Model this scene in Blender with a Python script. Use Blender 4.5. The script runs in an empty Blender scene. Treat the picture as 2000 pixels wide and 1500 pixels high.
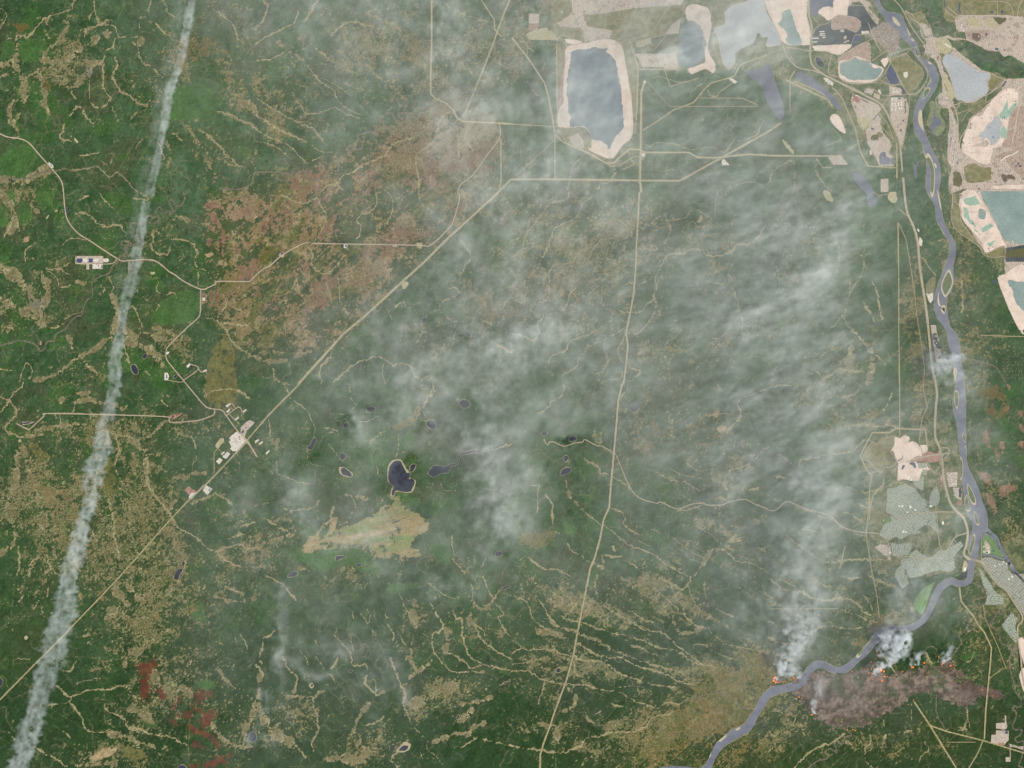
# Satellite view of a boreal plain with oil-sands ponds, a town, a wildfire and an aircraft trail.
# One scene unit is about 35 m on the ground.
import bpy, bmesh, math, random
import numpy as np
from mathutils import Vector
from mathutils.geometry import tessellate_polygon

S = bpy.context.scene
COL = S.collection
# ---------------- camera, sky, sun, exposure ----------------
CAM_H = 6000.0
cam = bpy.data.objects.new('camera', bpy.data.cameras.new('camera'))
COL.objects.link(cam); S.camera = cam
cam.location = (0, 0, CAM_H)
cam.data.sensor_width = 36.0
cam.data.angle = 2 * math.atan(1000.0 / CAM_H)
cam.data.clip_start = 10; cam.data.clip_end = 60000
SUN_AZ, SUN_EL = 118.0, 47.0
world = bpy.data.worlds.new('World'); S.world = world; world.use_nodes = True
wn = world.node_tree
sky = wn.nodes.new('ShaderNodeTexSky'); sky.sky_type = 'NISHITA'; sky.sun_disc = False
sky.sun_elevation = math.radians(SUN_EL); sky.sun_rotation = math.radians(SUN_AZ)
wn.links.new(sky.outputs[0], wn.nodes['Background'].inputs[0])
wn.nodes['Background'].inputs[1].default_value = 0.09
sl = bpy.data.lights.new('sun', 'SUN'); sl.energy = 3.9; sl.angle = math.radians(0.53); sl.color = (1, .955, .89)
sun = bpy.data.objects.new('sun', sl); COL.objects.link(sun)
a_, e_ = math.radians(SUN_AZ), math.radians(SUN_EL)
sun.rotation_euler = Vector((math.sin(a_) * math.cos(e_), math.cos(a_) * math.cos(e_), math.sin(e_))).to_track_quat('Z', 'Y').to_euler()
vs = S.view_settings
vs.view_transform = 'Standard'; vs.look = 'None'; vs.exposure = 0.17; vs.gamma = 1.0; vs.use_curve_mapping = False
S.cycles.use_denoising = True
S.cycles.max_bounces = 6; S.cycles.volume_bounces = 4; S.cycles.transparent_max_bounces = 32
S.cycles.diffuse_bounces = 2
S.render.film_transparent = False

# ---- survey data: each line is "kind width: x,y x,y ..." in the local grid of the map sheet named by @ ----
SHEETS = {'00': (0, 0, 4), '01': (500, 0, 4), '02': (1000, 0, 4), '03': (1500, 0, 4),
          '10': (0, 375, 4), '11': (500, 375, 4), '12': (1000, 375, 4), '13': (1500, 375, 4),
          '20': (0, 750, 4), '21': (500, 750, 4), '22': (1000, 750, 4), '23': (1500, 750, 4),
          '30': (0, 1125, 4), '31': (500, 1125, 4), '32': (1000, 1125, 4), '33': (1500, 1125, 4),
          'M': (0, 0, 1), 'Z1': (1650, 820, 7.98), 'Z2': (1700, 940, 7.98), 'Z3': (1500, 0, 7.98),
          'Z4': (1750, 0, 7.98), 'Z5': (1625, 160, 7.98), 'Z6': (1820, 160, 11.11),
          'Z7': (1840, 290, 12.5), 'Z8': (1850, 1020, 13.33)}
# s fen or stream opening   d the same with dark pools   k creek   c faint cut line   C pipeline corridor   r gravel road
# h highway   t thin corridor line
LINES = '''
@00
s 10: 570,0 590,5 560,30 560,70 500,90 440,110 390,130 350,140
s 16: 350,140 320,170 290,200 260,250 230,280 205,290 170,275 140,280 125,310
s 30: 125,310 135,370 125,430 90,470 40,490 -20,500
s 9: 0,60 50,110 35,160 0,215
d 13: 730,0 740,40 740,80 700,120 695,160
d 13: 740,80 760,130 770,190 820,190 880,200 915,250 925,295
s 10: 1185,0 1165,60 1150,120 1105,135 1085,190 1095,245 1060,290 1000,290 960,290 920,300 890,320 880,370 840,385 820,410 810,470 790,490 720,510
s 48: -20,520 60,500 110,480 140,540 160,590 190,640 180,700 195,760 200,790
s 24: -20,610 60,570 110,560
s 22: 190,610 250,580 295,550 300,520 340,450 390,350 380,290 350,230 365,170 345,130
s 28: 300,540 320,620 330,680 355,730 345,800 380,880
s 22: 500,150 530,200 490,260 460,320 390,360
s 50: 520,470 600,400 680,350 760,300 860,260
s 26: 340,470 450,480 540,430 640,380
s 18: 650,290 680,230 760,200 850,160 880,170
s 40: 420,580 500,620 520,680 600,660 650,600 700,560 720,500 780,490
s 14: 560,700 570,740 600,790 590,830
d 15: 540,910 600,840 650,850 660,890 700,940 740,970
s 24: 200,790 120,780 85,830 75,900 90,960
s 24: 170,800 170,870 130,920 110,980 150,1050 100,1090
s 13: 810,500 805,580 810,690 860,760 860,780
s 9: 860,780 800,840 730,830 700,770
s 13: 900,450 910,520 880,600 920,680 940,720
d 20: 940,715 990,740 1040,770 1080,800 1120,830
s 26: 1030,920 1100,860 1160,810 1230,790
s 7: 700,600 700,700 710,800 770,840
d 13: 1030,320 1070,370 1090,440 1110,490 1180,520 1240,580 1300,640
s 9: 1270,0 1300,40 1310,100 1400,150
s 18: 1150,160 1220,190 1290,260 1340,310
d 14: 1660,70 1720,110 1800,170 1840,240 1860,310
d 20: 1700,870 1800,900 1870,940 1940,960 2000,1000
s 50: 1860,740 1920,800 2000,880
s 24: 1460,980 1520,1060 1560,1130 1620,1200
s 18: 1560,1010 1640,1070 1720,1150 1820,1260 1900,1310
s 28: 1350,1040 1420,1090
s 22: 1300,1100 1330,1200 1310,1290
s 16: 1240,1120 1290,1250
s 18: 1740,1240 1790,1290 1860,1290
s 56: -20,1400 100,1410 200,1410 280,1370 340,1340 400,1335
s 30: 1090,290 1110,300 1090,360
s 10: 600,1220 700,1210 780,1190
s 8: 860,780 900,900 920,940
s 7: 780,1250 850,1290 880,1250
s 7: 1160,1060 1100,1100 1060,1160
s 12: 500,970 490,1020 470,1080 560,1100
c 3: 935,145 935,300 920,410
c 3: 970,0 960,70 920,145
c 3: 640,320 820,390 920,425 1060,480
c 3: 1320,550 2000,560
c 3: 1310,660 1200,850 1000,1200 940,1310 860,1310 810,1360 770,1395
c 3: 600,1110 860,1310
c 3: 360,200 460,250
c 3: 1010,470 1045,590 1250,600
c 2: 0,650 60,700
c 2: 740,970 1260,965
c 3: 420,960 640,1140
k 5: 0,1385 150,1400 240,1385 310,1350 440,1335 500,1315
k 3: 500,1315 580,1335 660,1320 750,1300 800,1340 860,1380 920,1350 990,1410 1020,1450 1070,1500
s 9: 560,1330 660,1320 750,1300 800,1340 860,1380 920,1350 990,1410 1020,1450 1070,1500
r 9: -20,1035 0,1045 60,1070 160,1085 230,1120 300,1200 380,1290 450,1370 485,1430 497,1500
@01
C 14: 1372,-20 1372,300 1365,600 1365,730 1400,770 1490,810 1540,860 1570,920 1620,950 2000,968
C 12: 1985,-10 1920,150 1850,350 1760,580 1690,750 1630,895
C 9: 1755,-10 1800,60 1860,150 1865,230 1915,285
r 9: 1905,968 1900,1080 1800,1220 1690,1370 1600,1440 1575,1500
C 11: 1912,1080 1915,1390 1900,1500
c 4: 1910,1385 2000,1385
c 3: 0,568 480,570 1000,572 1350,575
c 3: 395,900 395,570
k 6: -280,1470 -150,1480 -60,1450 -30,1420 -20,1370 0,1340 60,1345 130,1345 160,1370 180,1405 235,1410 250,1380 230,1355 250,1350 280,1390 290,1380 280,1345 330,1350 380,1345 385,1370 370,1385 400,1385 470,1410 550,1385 560,1340 600,1330 640,1335 640,1260 650,1240 700,1260 735,1240 735,1190 715,1155 735,1140 770,1160 825,1160 825,1110 790,1060 840,1040 900,1030 950,1060 930,1010 950,975 980,1000 1000,1030 1025,1010 1000,970 965,930 1020,890 1060,885 1100,950 1130,960 1145,940 1110,890 1180,885 1230,880 1240,810 1270,790 1290,850 1380,800 1385,860 1430,850 1490,830 1520,800 1545,740 1600,770 1680,730 1760,690 1820,640 1810,570 1850,550 1830,530 1860,460 1900,500 1980,530 2010,520
k 5: 2000,440 1950,460 1880,430 1865,390 1880,330 1940,350 1940,220 1990,215 2030,150 2090,150 2080,110 2040,90 2060,60 2120,60 2150,30 2150,0
k 4: 2190,0 2200,50 2235,90 2260,60 2255,0
s 20: 480,0 440,70 390,160
s 12: 330,80 300,170 180,240 60,300 0,350
s 18: 0,220 50,170 90,60 60,0
s 20: 590,270 640,220 720,180 800,170 850,200 930,210
s 26: 180,330 230,390 300,420 380,480 410,520
s 12: 0,470 120,460 230,400
s 13: 460,375 510,410 560,450 590,480
d 10: 410,520 500,640 600,700 640,790 700,840 780,880 830,900
d 12: 0,760 100,830 200,890 300,940 380,980 450,1010 530,1110
d 14: 0,900 100,960 180,1010 280,1060 400,1110
d 11: 0,1010 120,1080 260,1140 340,1220 400,1280
d 10: 310,780 350,820 390,890
s 9: 390,890 500,880 620,840 700,890 800,920 850,950
d 9: 440,1140 500,1180 600,1190
d 9: 390,1280 450,1250 540,1220
s 6: 0,1110 60,1115 160,1150 230,1210 280,1250
s 14: 500,1500 560,1450 640,1430 680,1370 760,1350 820,1300 900,1260 1000,1220 1080,1120 1180,1090 1270,1060
s 12: 1250,1190 1250,1300 1270,1400 1270,1500
s 16: 1270,1190 1400,1090 1430,960 1500,870
s 8: 1560,960 1580,1100 1580,1250
s 9: 1650,980 1640,1080 1700,1180
s 7: 1440,0 1600,100 1740,150 1870,180
s 6: 1550,380 1640,450 1720,500
s 26: 880,110 1000,160 1080,200
s 6: 500,600 650,680 760,760
s 8: 700,650 800,700
s 6: 860,500 960,600 1050,640
s 5: 900,560 1080,700
@02
C 13: 0,295 130,460 255,650 285,760 310,880 325,980 335,1040
C 7: 0,970 310,988 360,990
C 9: 335,1040 335,1400
C 16: -105,1500 -10,1402 300,1400 1000,1410 1310,1412 1650,1225 2000,1030 2100,960
C 13: 335,1050 400,1110 560,1180 740,1275 800,1270 850,1220 920,1165 1000,1170 1040,1190 1380,1190 1450,1230 1600,1232 1850,1205 2000,1215 2550,1220
t 6: 360,1020 420,1100 600,1190 780,1300 840,1295 950,1225 1040,1225
C 18: 1010,1500 1000,1400 1005,1180 1010,720 1035,640
C 9: 1020,1020 1100,970 1260,860 1420,800 1500,700 1550,650 1690,610 1740,590 1780,510 1870,470 2000,430
t 6: 1465,765 1800,768 1920,820
t 6: 1530,700 1550,750 1600,755 1620,720 1720,650
t 8: 985,540 1310,545
C 10: 985,540 980,800 970,930
C 10: 920,320 985,530
t 8: 350,340 355,990
t 7: 70,285 120,360 170,405
t 4: 120,360 120,465
t 3: 35,1370 330,1095
t 6: 1190,540 1235,675 1460,610
t 7: 1095,250 1240,30 1300,0
t 7: 1060,270 900,320 800,340
t 5: 950,100 1000,30
t 6: 1100,400 1200,280 1320,150
t 3: 1060,640 1230,830 1920,830
s 14: 660,1480 700,1440 770,1420 800,1360 860,1320 950,1290 920,1240 910,1180
s 9: 440,1480 460,1350 480,1290 540,1230
s 9: 1020,1120 1080,1140 1130,1115 1300,1130 1400,1170 1540,1150 1650,1180
s 11: 1650,1200 1720,1120 1740,1090 1800,1100 1900,1060 1950,970 2000,890
s 9: 1640,1480 1760,1440 1870,1420 1960,1450
s 8: 1090,620 1150,600 1300,640 1400,640
s 6: 1480,660 1400,720 1400,780
s 7: 240,560 260,480 300,440
s 8: 150,700 220,760 240,800
@03
s 10: 0,1450 50,1330 180,1260 210,1350 200,1500
s 12: 375,1240 380,1350 450,1450 500,1500
t 7: 380,1240 430,1310 500,1305
t 6: 170,860 170,620 210,560
C 12: 130,620 170,640 470,780 500,830
@10
r 9: 497,0 505,100 520,200 560,270 620,330 700,380 820,460 915,520 960,540 1010,535 1200,535 1320,620 1370,650 1440,700 1570,760 1630,745 1680,720 1710,698 1930,700 1960,690 2000,650 2060,600 2110,575 2210,490 2370,403 2440,405 2470,402 3230,415 3360,415 3500,290 3540,230 3590,50 3575,0
r 8: 1570,760 1565,940 1540,990 1450,1070 1320,1200 1300,1230 1300,1300 1340,1360 1440,1480 1530,1590 1600,1670 1640,1690 1710,1700 1740,1710 1770,1750 1850,1860 1930,1940 1960,1990 2000,2060
r 7: 915,520 860,560 600,560
t 5: 1005,535 1005,640
r 6: 1430,1475 1550,1380 1480,1340
r 6: 1550,1380 1575,1405 1600,1395
r 4: 1310,1470 1410,1485 1440,1475
k 6: -20,1205 80,1180 160,1160 270,1190 320,1245 350,1220 370,1170 420,1160 440,1110 510,1070 550,1010 600,970 640,960 650,900 680,840 720,810 715,710 760,670 850,630 870,590 920,540 930,510 980,470 990,420 950,410 960,380 1010,385 1010,415 1080,390 1070,350 1030,340 1045,290 1020,270 1030,240 1100,250 1150,190 1185,190 1170,240 1200,245 1250,210 1210,160 1240,115 1260,130 1270,165 1320,150 1330,185 1350,150 1320,80 1340,60 1390,115 1440,60 1430,0
s 40: -20,-20 60,60 100,130 110,220 90,300
s 36: 130,60 150,-20
s 28: 270,-20 250,100 290,150
s 14: 100,220 60,300 30,350
s 14: 130,240 160,300
s 60: -20,570 120,660 200,740 260,850 300,940 330,1030
s 44: -20,830 80,880 160,920 250,970
s 46: 280,620 360,700 380,800 330,900
s 24: -20,930 80,1000 60,1080
d 18: 90,1050 130,1130
s 10: 380,620 440,660 470,740 550,730
s 10: 370,610 460,600 540,650
s 10: 330,1030 400,1060 480,1050
s 26: 600,700 660,710
s 22: 780,730 820,760 780,800 750,850
s 42: 870,780 900,870 920,960 900,1060 870,1140 930,1200
d 13: 850,660 880,740 870,800
s 18: 1030,880 1080,970 1110,1060
s 32: 990,1080 1060,1130 1150,1100 1250,1150 1380,1160
s 56: 1000,1160 1100,1200 1200,1260 1270,1350
s 16: 960,1200 1000,1280 1010,1340
s 28: 1200,1060 1300,1080 1380,1140
s 32: 530,1130 560,1180 570,1240
s 26: 280,1470 360,1450 450,1420 540,1340 640,1280 740,1230 820,1160
s 14: -20,1375 90,1400
d 12: 150,1480 180,1380 220,1340 250,1400 230,1460
s 28: 680,1350 750,1400
s 18: 600,160 700,180 760,240 830,270 920,250 970,310
s 9: 770,0 830,80 900,140
d 9: 1190,330 1230,310 1260,350
s 20: 1200,310 1190,450 1300,490 1330,430
s 14: 1340,370 1430,370 1500,400 1540,480 1520,520 1540,590 1600,610 1660,690
s 13: 1550,620 1550,720
s 28: 1380,190 1430,200 1470,220
s 9: 1240,700 1220,760 1270,800 1360,790 1380,830
s 9: 1050,750 1130,830 1240,880 1220,930
s 18: 1740,800 1770,870 1720,960 1700,1010 1770,1080 1800,1150 1900,1240 2000,1290
s 13: 1700,1010 1620,980
s 8: 1820,900 1920,950
s 16: 1760,1020 1950,1050
s 10: 640,940 560,960 500,1000
s 8: 480,420 560,360 700,380
s 9: 200,560 200,460 270,400
s 14: 620,60 700,20
s 10: 1040,50 1160,60 1100,0
c 2: 440,45 560,45
c 2: 1820,388 2000,395
s 6: 1100,1385 1170,1430 1200,1500
@11
C 18: 1895,0 1700,180 1500,360 1300,560 1100,740 850,970 680,1110 600,1200 330,1500
s 12: 940,0 940,100 880,160 830,170 790,220 820,270 790,370
s 9: 490,50 500,100 550,180 530,260 490,330 450,400
s 24: -20,200 60,140 120,100 200,30
d 14: 200,30 300,70 380,90 460,50 490,50
d 10: 1030,0 1070,80 1060,160 1030,230 1000,250
s 10: 1270,0 1280,60 1310,110
s 8: 1620,0 1640,100 1620,200 1570,270
s 16: 400,420 440,480 430,560 470,610 530,640 620,590 680,500 720,490
s 8: 540,700 580,800 590,880
s 8: 640,640 650,760 660,860 700,930 750,950
d 10: 1560,330 1620,410 1680,500 1640,570 1600,650 1590,720
s 9: 1520,800 1510,760 1560,750 1580,780
d 12: 1600,780 1540,820 1460,860 1430,920
s 10: 1430,920 1340,960 1320,990
s 9: 1300,1030 1300,1090 1250,1180
s 8: 1300,1090 1380,1110
s 8: 1430,920 1530,1010 1560,1080 1540,1160
s 16: 1780,1000 1850,1040
s 24: -20,1280 80,1320 200,1320 300,1290 420,1240
s 22: 100,1340 140,1400 150,1460 250,1500
s 16: 600,1220 570,1300 500,1380 510,1500
s 14: 600,1490 680,1420 750,1360 850,1310 950,1290 1000,1300
d 14: 1000,1300 1080,1360 1100,1340 1200,1350 1240,1430 1290,1470 1350,1440 1390,1500
s 9: 1000,1330 990,1400 1010,1500
s 6: 640,1210 690,1230
s 16: 1860,1180 1950,1230 2000,1270
d 10: 1930,900 1960,850 2000,820
c 3: 0,870 110,970 250,1060 400,1130 550,1170
c 3: 550,1170 560,1220
c 3: 550,1170 630,1160
s 14: 1080,900 1140,860 1160,880
s 7: 1030,920 1070,1000
s 8: 320,680 340,800
@12
C 13: 995,0 985,200 970,450 965,620 950,800 920,960 890,1100 905,1200 885,1400 870,1500
d 12: 440,0 430,50 370,70 290,90 260,130 220,190 150,280 100,370 80,450 0,510
d 9: 630,20 610,50 560,80 530,140 500,200 410,240
s 14: 410,240 340,280 300,370 270,450 230,520
d 8: 230,520 210,580 150,640 130,700 110,800 80,860 0,850
d 8: 880,290 840,320 770,360 690,380 650,420 530,470 480,530 420,560 340,570 290,620 290,700 290,780 280,830 220,870
s 8: 880,290 950,320
d 12: 1180,160 1130,210 1070,260 1010,240
s 8: 1190,170 1230,260 1230,330 1190,400
d 7: 1190,170 1220,215 1350,200 1400,150 1450,140 1500,170 1550,200 1550,250 1510,270 1450,270 1400,220
s 7: 1590,180 1590,60 1610,0
s 13: 1250,480 1220,490 1190,530 1160,590 1120,670 1130,730 1110,800 1120,870 1110,950
s 12: 1250,480 1320,480 1400,450 1490,450
s 14: 1490,450 1520,490 1580,500 1650,490 1720,460 1750,410 1850,410 1920,350 1980,260
s 8: 1110,950 1080,1000 1020,1070 950,1120
d 8: 1120,870 1160,960
s 10: 1120,830 1060,870 1030,920 960,940 880,940 810,930 780,970 770,1010 690,1060 600,1110 500,1150 440,1180 430,1220
s 10: 430,1230 310,1280 290,1330 260,1370
s 9: 720,1150 640,1190 580,1220 570,1260 530,1270 510,1350 450,1400 400,1430 400,1500
d 9: 880,1060 800,1110 730,1150 720,1230 750,1310 710,1390 640,1430
s 8: 890,1110 830,1240 860,1320 880,1340
s 9: 910,1300 920,1370 980,1390 1000,1410 960,1450 900,1490
s 8: 860,1380 850,1450 720,1480 690,1500
s 9: 1060,700 970,715 900,715 880,760
s 12: 550,690 500,750 450,800 430,880 400,920
s 7: 450,870 530,910
s 14: 250,940 240,980 200,1040 210,1100 160,1160 80,1120 0,1110
s 7: 700,640 740,650 700,700
s 18: 980,440 1130,450 1060,400
s 7: 1670,680 1650,720 1580,710 1500,690
d 9: 1720,560 1690,630 1740,710
d 8: 1730,760 1760,850 1770,920 1800,1000 1800,1100 1810,1200
s 5: 1700,1060 1620,1140 1530,1130
s 7: 1690,1270 1740,1340
s 8: 1250,960 1290,1020
@13
C 8: 1015,240 1022,700 1022,1100 1028,1500
t 5: 1020,240 1080,370 1110,560 1140,750 1160,950 1200,1200 1225,1400 1210,1500
h 17: 1055,-110 1065,0 1085,150 1140,280 1170,400 1185,580 1210,750 1240,950 1260,1150 1280,1350 1310,1500
t 5: 820,0 870,30 940,15
t 6: 1020,130 1090,190
r 4: 1170,510 1210,520 1260,590 1315,655
t 6: 1660,1120 2010,1130
s 9: 710,480 750,540 740,630 700,690 640,790 610,880 600,980 620,1050
s 14: 620,1050 690,1110 740,1160
d 34: 740,1160 790,1230 810,1300 810,1400 780,1500
s 8: 590,960 550,1000 520,1040 440,1100 300,1150
s 8: 690,1120 640,1180 530,1220 440,1260 380,1310 260,1350
s 40: 660,1200 640,1280 650,1380
d 14: 560,1380 680,1400 760,1400
s 9: 560,1380 440,1450 380,1400 340,1420 280,1390
s 12: 810,1250 890,1310 930,1370
s 16: 810,690 850,780 870,880 890,990
s 12: 740,850 800,950 830,1010
s 10: 500,310 540,400 560,500 530,640
s 8: 430,350 480,310
s 6: 160,80 130,160 60,220
s 6: 60,570 80,650 90,760
s 5: 300,0 300,70
s 6: 640,680 640,760
s 10: 1510,690 1520,780 1520,940
k 3: 1520,1300 1640,1320 1780,1370 1850,1480
@20
r 8: 130,310 210,350 240,345 340,255 380,230 860,240 1290,255 1320,280 1345,300 1540,285 1650,250 1675,230 1675,200
r 3: 468,235 468,325 405,325
r 3: 706,240 706,280
r 6: 1770,245 1865,180 1895,220 1920,200
r 5: 1840,190 1810,150 1790,165
r 5: 1790,230 1835,280 1860,260
r 5: 1820,200 1800,185 1775,215
r 9: 1880,380 1910,430 1960,490 2010,570
C 9: 1925,445 1750,640 1600,795 1470,910 1330,1060 940,1500 500,1960 0,2465 -30,2490
r 6: 1922,460 1600,790 1590,790 1500,890
t 5: 1675,690 1672,540 1700,500 1750,450
t 4: 1690,490 1750,545
s 20: 70,130 20,200 -20,220
s 20: 70,130 120,200 110,260 40,330 60,380 120,400 170,420
s 16: -20,90 70,130
s 12: 70,120 110,70 170,20 180,-10
s 40: 160,440 140,520 130,640 120,740 100,840 70,920 50,1000
s 44: 170,470 200,570 230,680 280,800 290,900
s 28: 50,1000 90,1080 120,1150 110,1250
s 30: 110,1250 60,1290 -20,1330
s 34: 290,900 320,980 330,1080 320,1150
s 22: 190,870 180,950
s 26: 210,390 330,350 420,340 540,320 640,310 720,350
d 26: 200,410 270,400 330,390
d 20: 760,370 860,370 920,400 1000,410 1060,440 1100,480
s 40: 1000,420 1060,470 1130,520 1150,580
s 26: 1060,450 1140,420 1200,380 1280,300
d 14: 1150,600 1150,700 1160,780 1190,850 1250,920 1300,980
s 34: 1140,600 1150,700 1140,800
s 24: 1160,620 1250,650 1330,700 1420,740 1500,700 1600,690
s 18: 1160,550 1240,560
d 13: 1300,980 1350,1060 1380,1110 1450,1150 1520,1190 1600,1260 1650,1300 1720,1300 1800,1270 1890,1255 1930,1290 2000,1280
s 14: 880,1010 890,1120 890,1200 920,1280 930,1360
s 14: 850,900 870,1000
s 30: 1010,1000 1020,1100 1000,1180
s 20: 720,1150 750,1230
s 24: 370,1080 340,1150
s 22: 1380,1180 1360,1240 1420,1300 1440,1350
s 14: 140,1250 150,1400 130,1500
s 14: 230,1500 240,1400 300,1350
s 12: 370,1340 400,1440 470,1500
s 18: 350,1480 380,1450
s 26: 560,260 600,140 700,120 800,150 900,160 960,200
s 26: 480,130 600,80 700,70
s 20: 900,380 930,520 900,640 960,780
s 12: 1260,130 1310,180
s 24: 1380,900 1330,960
s 20: 1500,930 1640,880 1700,860 1820,950
s 30: 1780,1210 1880,1180 1960,1190
s 18: 1900,1110 2000,1080
s 20: 1450,1350 1440,1450
s 16: 1600,100 1650,60 1740,40 1860,50 1950,120
s 14: 1700,1330 1800,1400 1900,1440
s 12: 1500,400 1540,560 1500,640
s 10: 1700,330 1750,420
@21
C 9: 340,0 100,240 -75,445
d 11: 220,0 250,60 280,120 340,160 400,210 430,280 460,340 450,420
s 9: 400,500 410,580 450,630 540,640
s 9: 730,0 740,100 780,170 740,200
s 8: 660,230 720,250 800,290 880,290 960,250
s 30: 1280,180 1230,270 1100,330 980,380 900,450
s 10: 1400,60 1320,160 1310,200 1330,280
d 12: 1380,0 1380,50 1330,120 1310,160
s 8: 1490,50 1530,110 1550,160 1600,160
s 10: 1400,60 1340,40 1240,40
s 9: 1110,400 1110,480 1090,590
s 9: 1000,700 960,720 940,620
s 12: 560,380 640,370 540,340
d 10: 160,600 170,700 220,720 270,740 330,770 430,780
s 12: 100,280 110,400
s 9: 640,630 660,640
s 12: 0,950 100,930 180,950 260,990 340,980 440,970 510,900
s 14: 700,840 760,900 780,960
s 16: 560,1090 590,1040 600,960
s 22: 480,1180 520,1120 600,1060
s 8: 640,1110 700,1080 760,1000
d 9: 1450,780 1470,830 1560,830
s 12: 1530,1180 1540,1300 1560,1340
d 10: 1530,1370 1600,1440 1640,1500
s 7: 1750,1450 1800,1360
s 5: 560,460 640,560
s 16: 90,1060 180,1120 300,1180
s 30: 0,1180 60,1240 140,1220 280,1180
s 26: 0,1260 80,1330
s 20: 340,1440 420,1460
s 26: 1060,870 1090,900
s 16: 960,990 1040,940
s 26: 880,900 760,880 700,860
s 14: 1760,530 1830,520 1900,500 2000,470
s 16: 1100,1230 1180,1220
s 20: 1150,1290 1230,1310
@22
C 14: 860,0 830,130 815,320 795,540 775,760 760,960 715,1060 690,1200 645,1360 610,1440 600,1500
r 6: 250,430 275,475 310,450 410,485 490,460 550,455 570,435 660,480 710,488 790,540 815,560 950,850 1120,930 1160,922 1290,975 1400,940 1500,930 1520,945 1640,945 1700,920 1820,902 1900,940 2000,980
s 12: 410,0 400,60 370,110 310,130 290,180 210,230
s 10: 900,0 900,50 850,100
s 18: 560,570 600,610 680,650 690,690 760,710
d 12: 780,720 850,760 910,800 950,850
s 11: 420,740 430,820
s 26: 430,830 460,890 510,930 555,990
d 11: 555,990 620,1040 680,1090 700,1110
d 12: 710,1110 760,1130 830,1190 900,1250 950,1275 1030,1300 1120,1340 1180,1390
d 10: 1180,1390 1270,1450 1380,1500
s 15: 260,870 320,940 310,1000 320,1100
s 9: 200,1000 200,870 210,790 150,800
s 9: 340,1150 400,1200 430,1240
d 9: 430,1240 470,1310 530,1330 600,1390 640,1420
s 34: 640,1400 700,1430
s 30: 1420,1500 1500,1400 1530,1330 1560,1300 1640,1290
d 11: 1640,1290 1700,1330 1760,1390 1860,1400 1950,1440 2000,1470
s 16: 100,1340 160,1380 230,1440 300,1450
s 12: 60,1380 110,1340
d 11: 280,1440 350,1450 460,1500
s 9: 780,970 850,1000 890,1060 880,1100 990,1180
s 8: 890,1050 870,1100 960,1170
d 8: 1080,670 1130,690 1220,740 1290,760
s 7: 1230,650 1300,700 1420,730 1500,740
s 7: 1370,620 1460,680 1600,660
d 8: 1340,760 1420,810 1480,840
s 10: 1290,990 1380,980 1440,960 1500,940
d 11: 1900,940 2000,970
s 24: 1560,740 1640,780 1700,880 1600,900
s 16: 1850,830 1930,810
s 9: 2000,40 1930,60 1870,90 1810,105
s 12: 1780,110 1765,160 1790,230 1760,290 1700,340 1680,380
s 8: 1620,230 1720,235
s 10: 1990,500 1930,540 1900,590 1800,650 1700,670
s 16: 1740,1190 1700,1230 1800,1220
s 26: 780,1270 800,1310
s 8: 1080,1130 1170,1170
s 7: 980,1220 1080,1270
s 7: 1270,1260 1350,1320 1400,1370 1480,1400
s 6: 1250,1200 1400,1310 1500,1360
s 5: 1400,1250 1490,1310
s 8: 1460,1120 1550,1170 1620,1250
s 20: 700,1340 710,1390
s 16: 720,1330 800,1350 860,1340
s 9: 880,1380 960,1420 1000,1470
s 8: 1700,1100 1780,1120
s 8: 1700,1220 1830,1190
c 4: 985,855 1065,710 1065,650
c 3: 1210,970 1230,1250
c 3: 600,830 690,780 740,730
c 4: 1010,440 1080,560 1600,570
@23
C 7: 1028,0 1030,410
t 6: 1210,0 1220,80 1245,180 1200,280 1180,450 1210,550
h 17: 1310,0 1320,80 1310,200 1305,400 1340,500 1360,600 1370,720 1400,860 1430,940 1480,1000 1530,1050 1560,1150 1550,1250 1530,1320 1560,1360 1660,1390 1720,1440
t 12: 720,560 815,380 950,378 1000,350 1230,355 1245,500
t 12: 720,560 760,650 805,715
t 9: 850,685 815,690 795,800 790,960 775,1080 765,1170
t 9: 905,740 900,790 820,870 800,960 790,1060
t 6: 765,1170 790,1330 815,1500
r 6: 0,985 60,985 130,925 170,922 300,975 480,1030 560,1100 640,1140 760,1160 860,1170 930,1225 960,1310 1020,1350 1100,1345
h 9: 940,1215 1000,1120 1070,1040 1120,1015 1300,1000 1450,1000
h 12: 1080,610 1200,570 1370,545 1410,540
h 7: 1380,545 1340,600 1380,680
h 7: 1330,500 1400,500 1415,540 1370,590
t 8: 1340,640 1300,700 1240,610
h 5: 1310,1000 1315,780
h 5: 1315,1000 1340,1250 1370,1310
h 8: 1100,1345 1230,1370 1330,1330 1400,1290 1460,1200 1560,1160
h 6: 1555,1370 1655,1385
t 5: 1665,1385 1665,1180 1700,1170
s 13: 200,5 160,15 90,10 0,40
s 10: 720,0 700,60 640,90 580,100
d 24: 580,100 640,120 600,170
d 18: 670,320 780,320 870,330 940,320 1020,340
s 8: 540,440 620,370 630,330
s 13: 240,640 270,590 370,580 440,550 540,545 630,535 700,490 740,445
s 9: 740,445 790,440 850,460 880,430 1000,400
s 11: 20,520 100,560 210,640
s 7: 420,760 520,780 640,810 740,850
d 10: 740,850 840,830 920,800 1000,770
d 13: 1000,770 1080,760 1120,780 1180,820
d 10: 600,1000 660,1030 740,1080
d 10: 700,930 800,980 880,1010 940,1040
s 6: 0,860 80,920
d 10: 230,960 330,1000 420,1040 500,1060 600,1140 720,1180 800,1180 850,1220 930,1240
s 10: 130,1170 200,1230 300,1300 400,1370 500,1400
d 16: 500,1400 600,1380 700,1370 860,1370 960,1380
s 14: 150,740 60,720
s 7: 260,1130 400,1160
s 12: 980,70 920,180 900,250
@30
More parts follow.
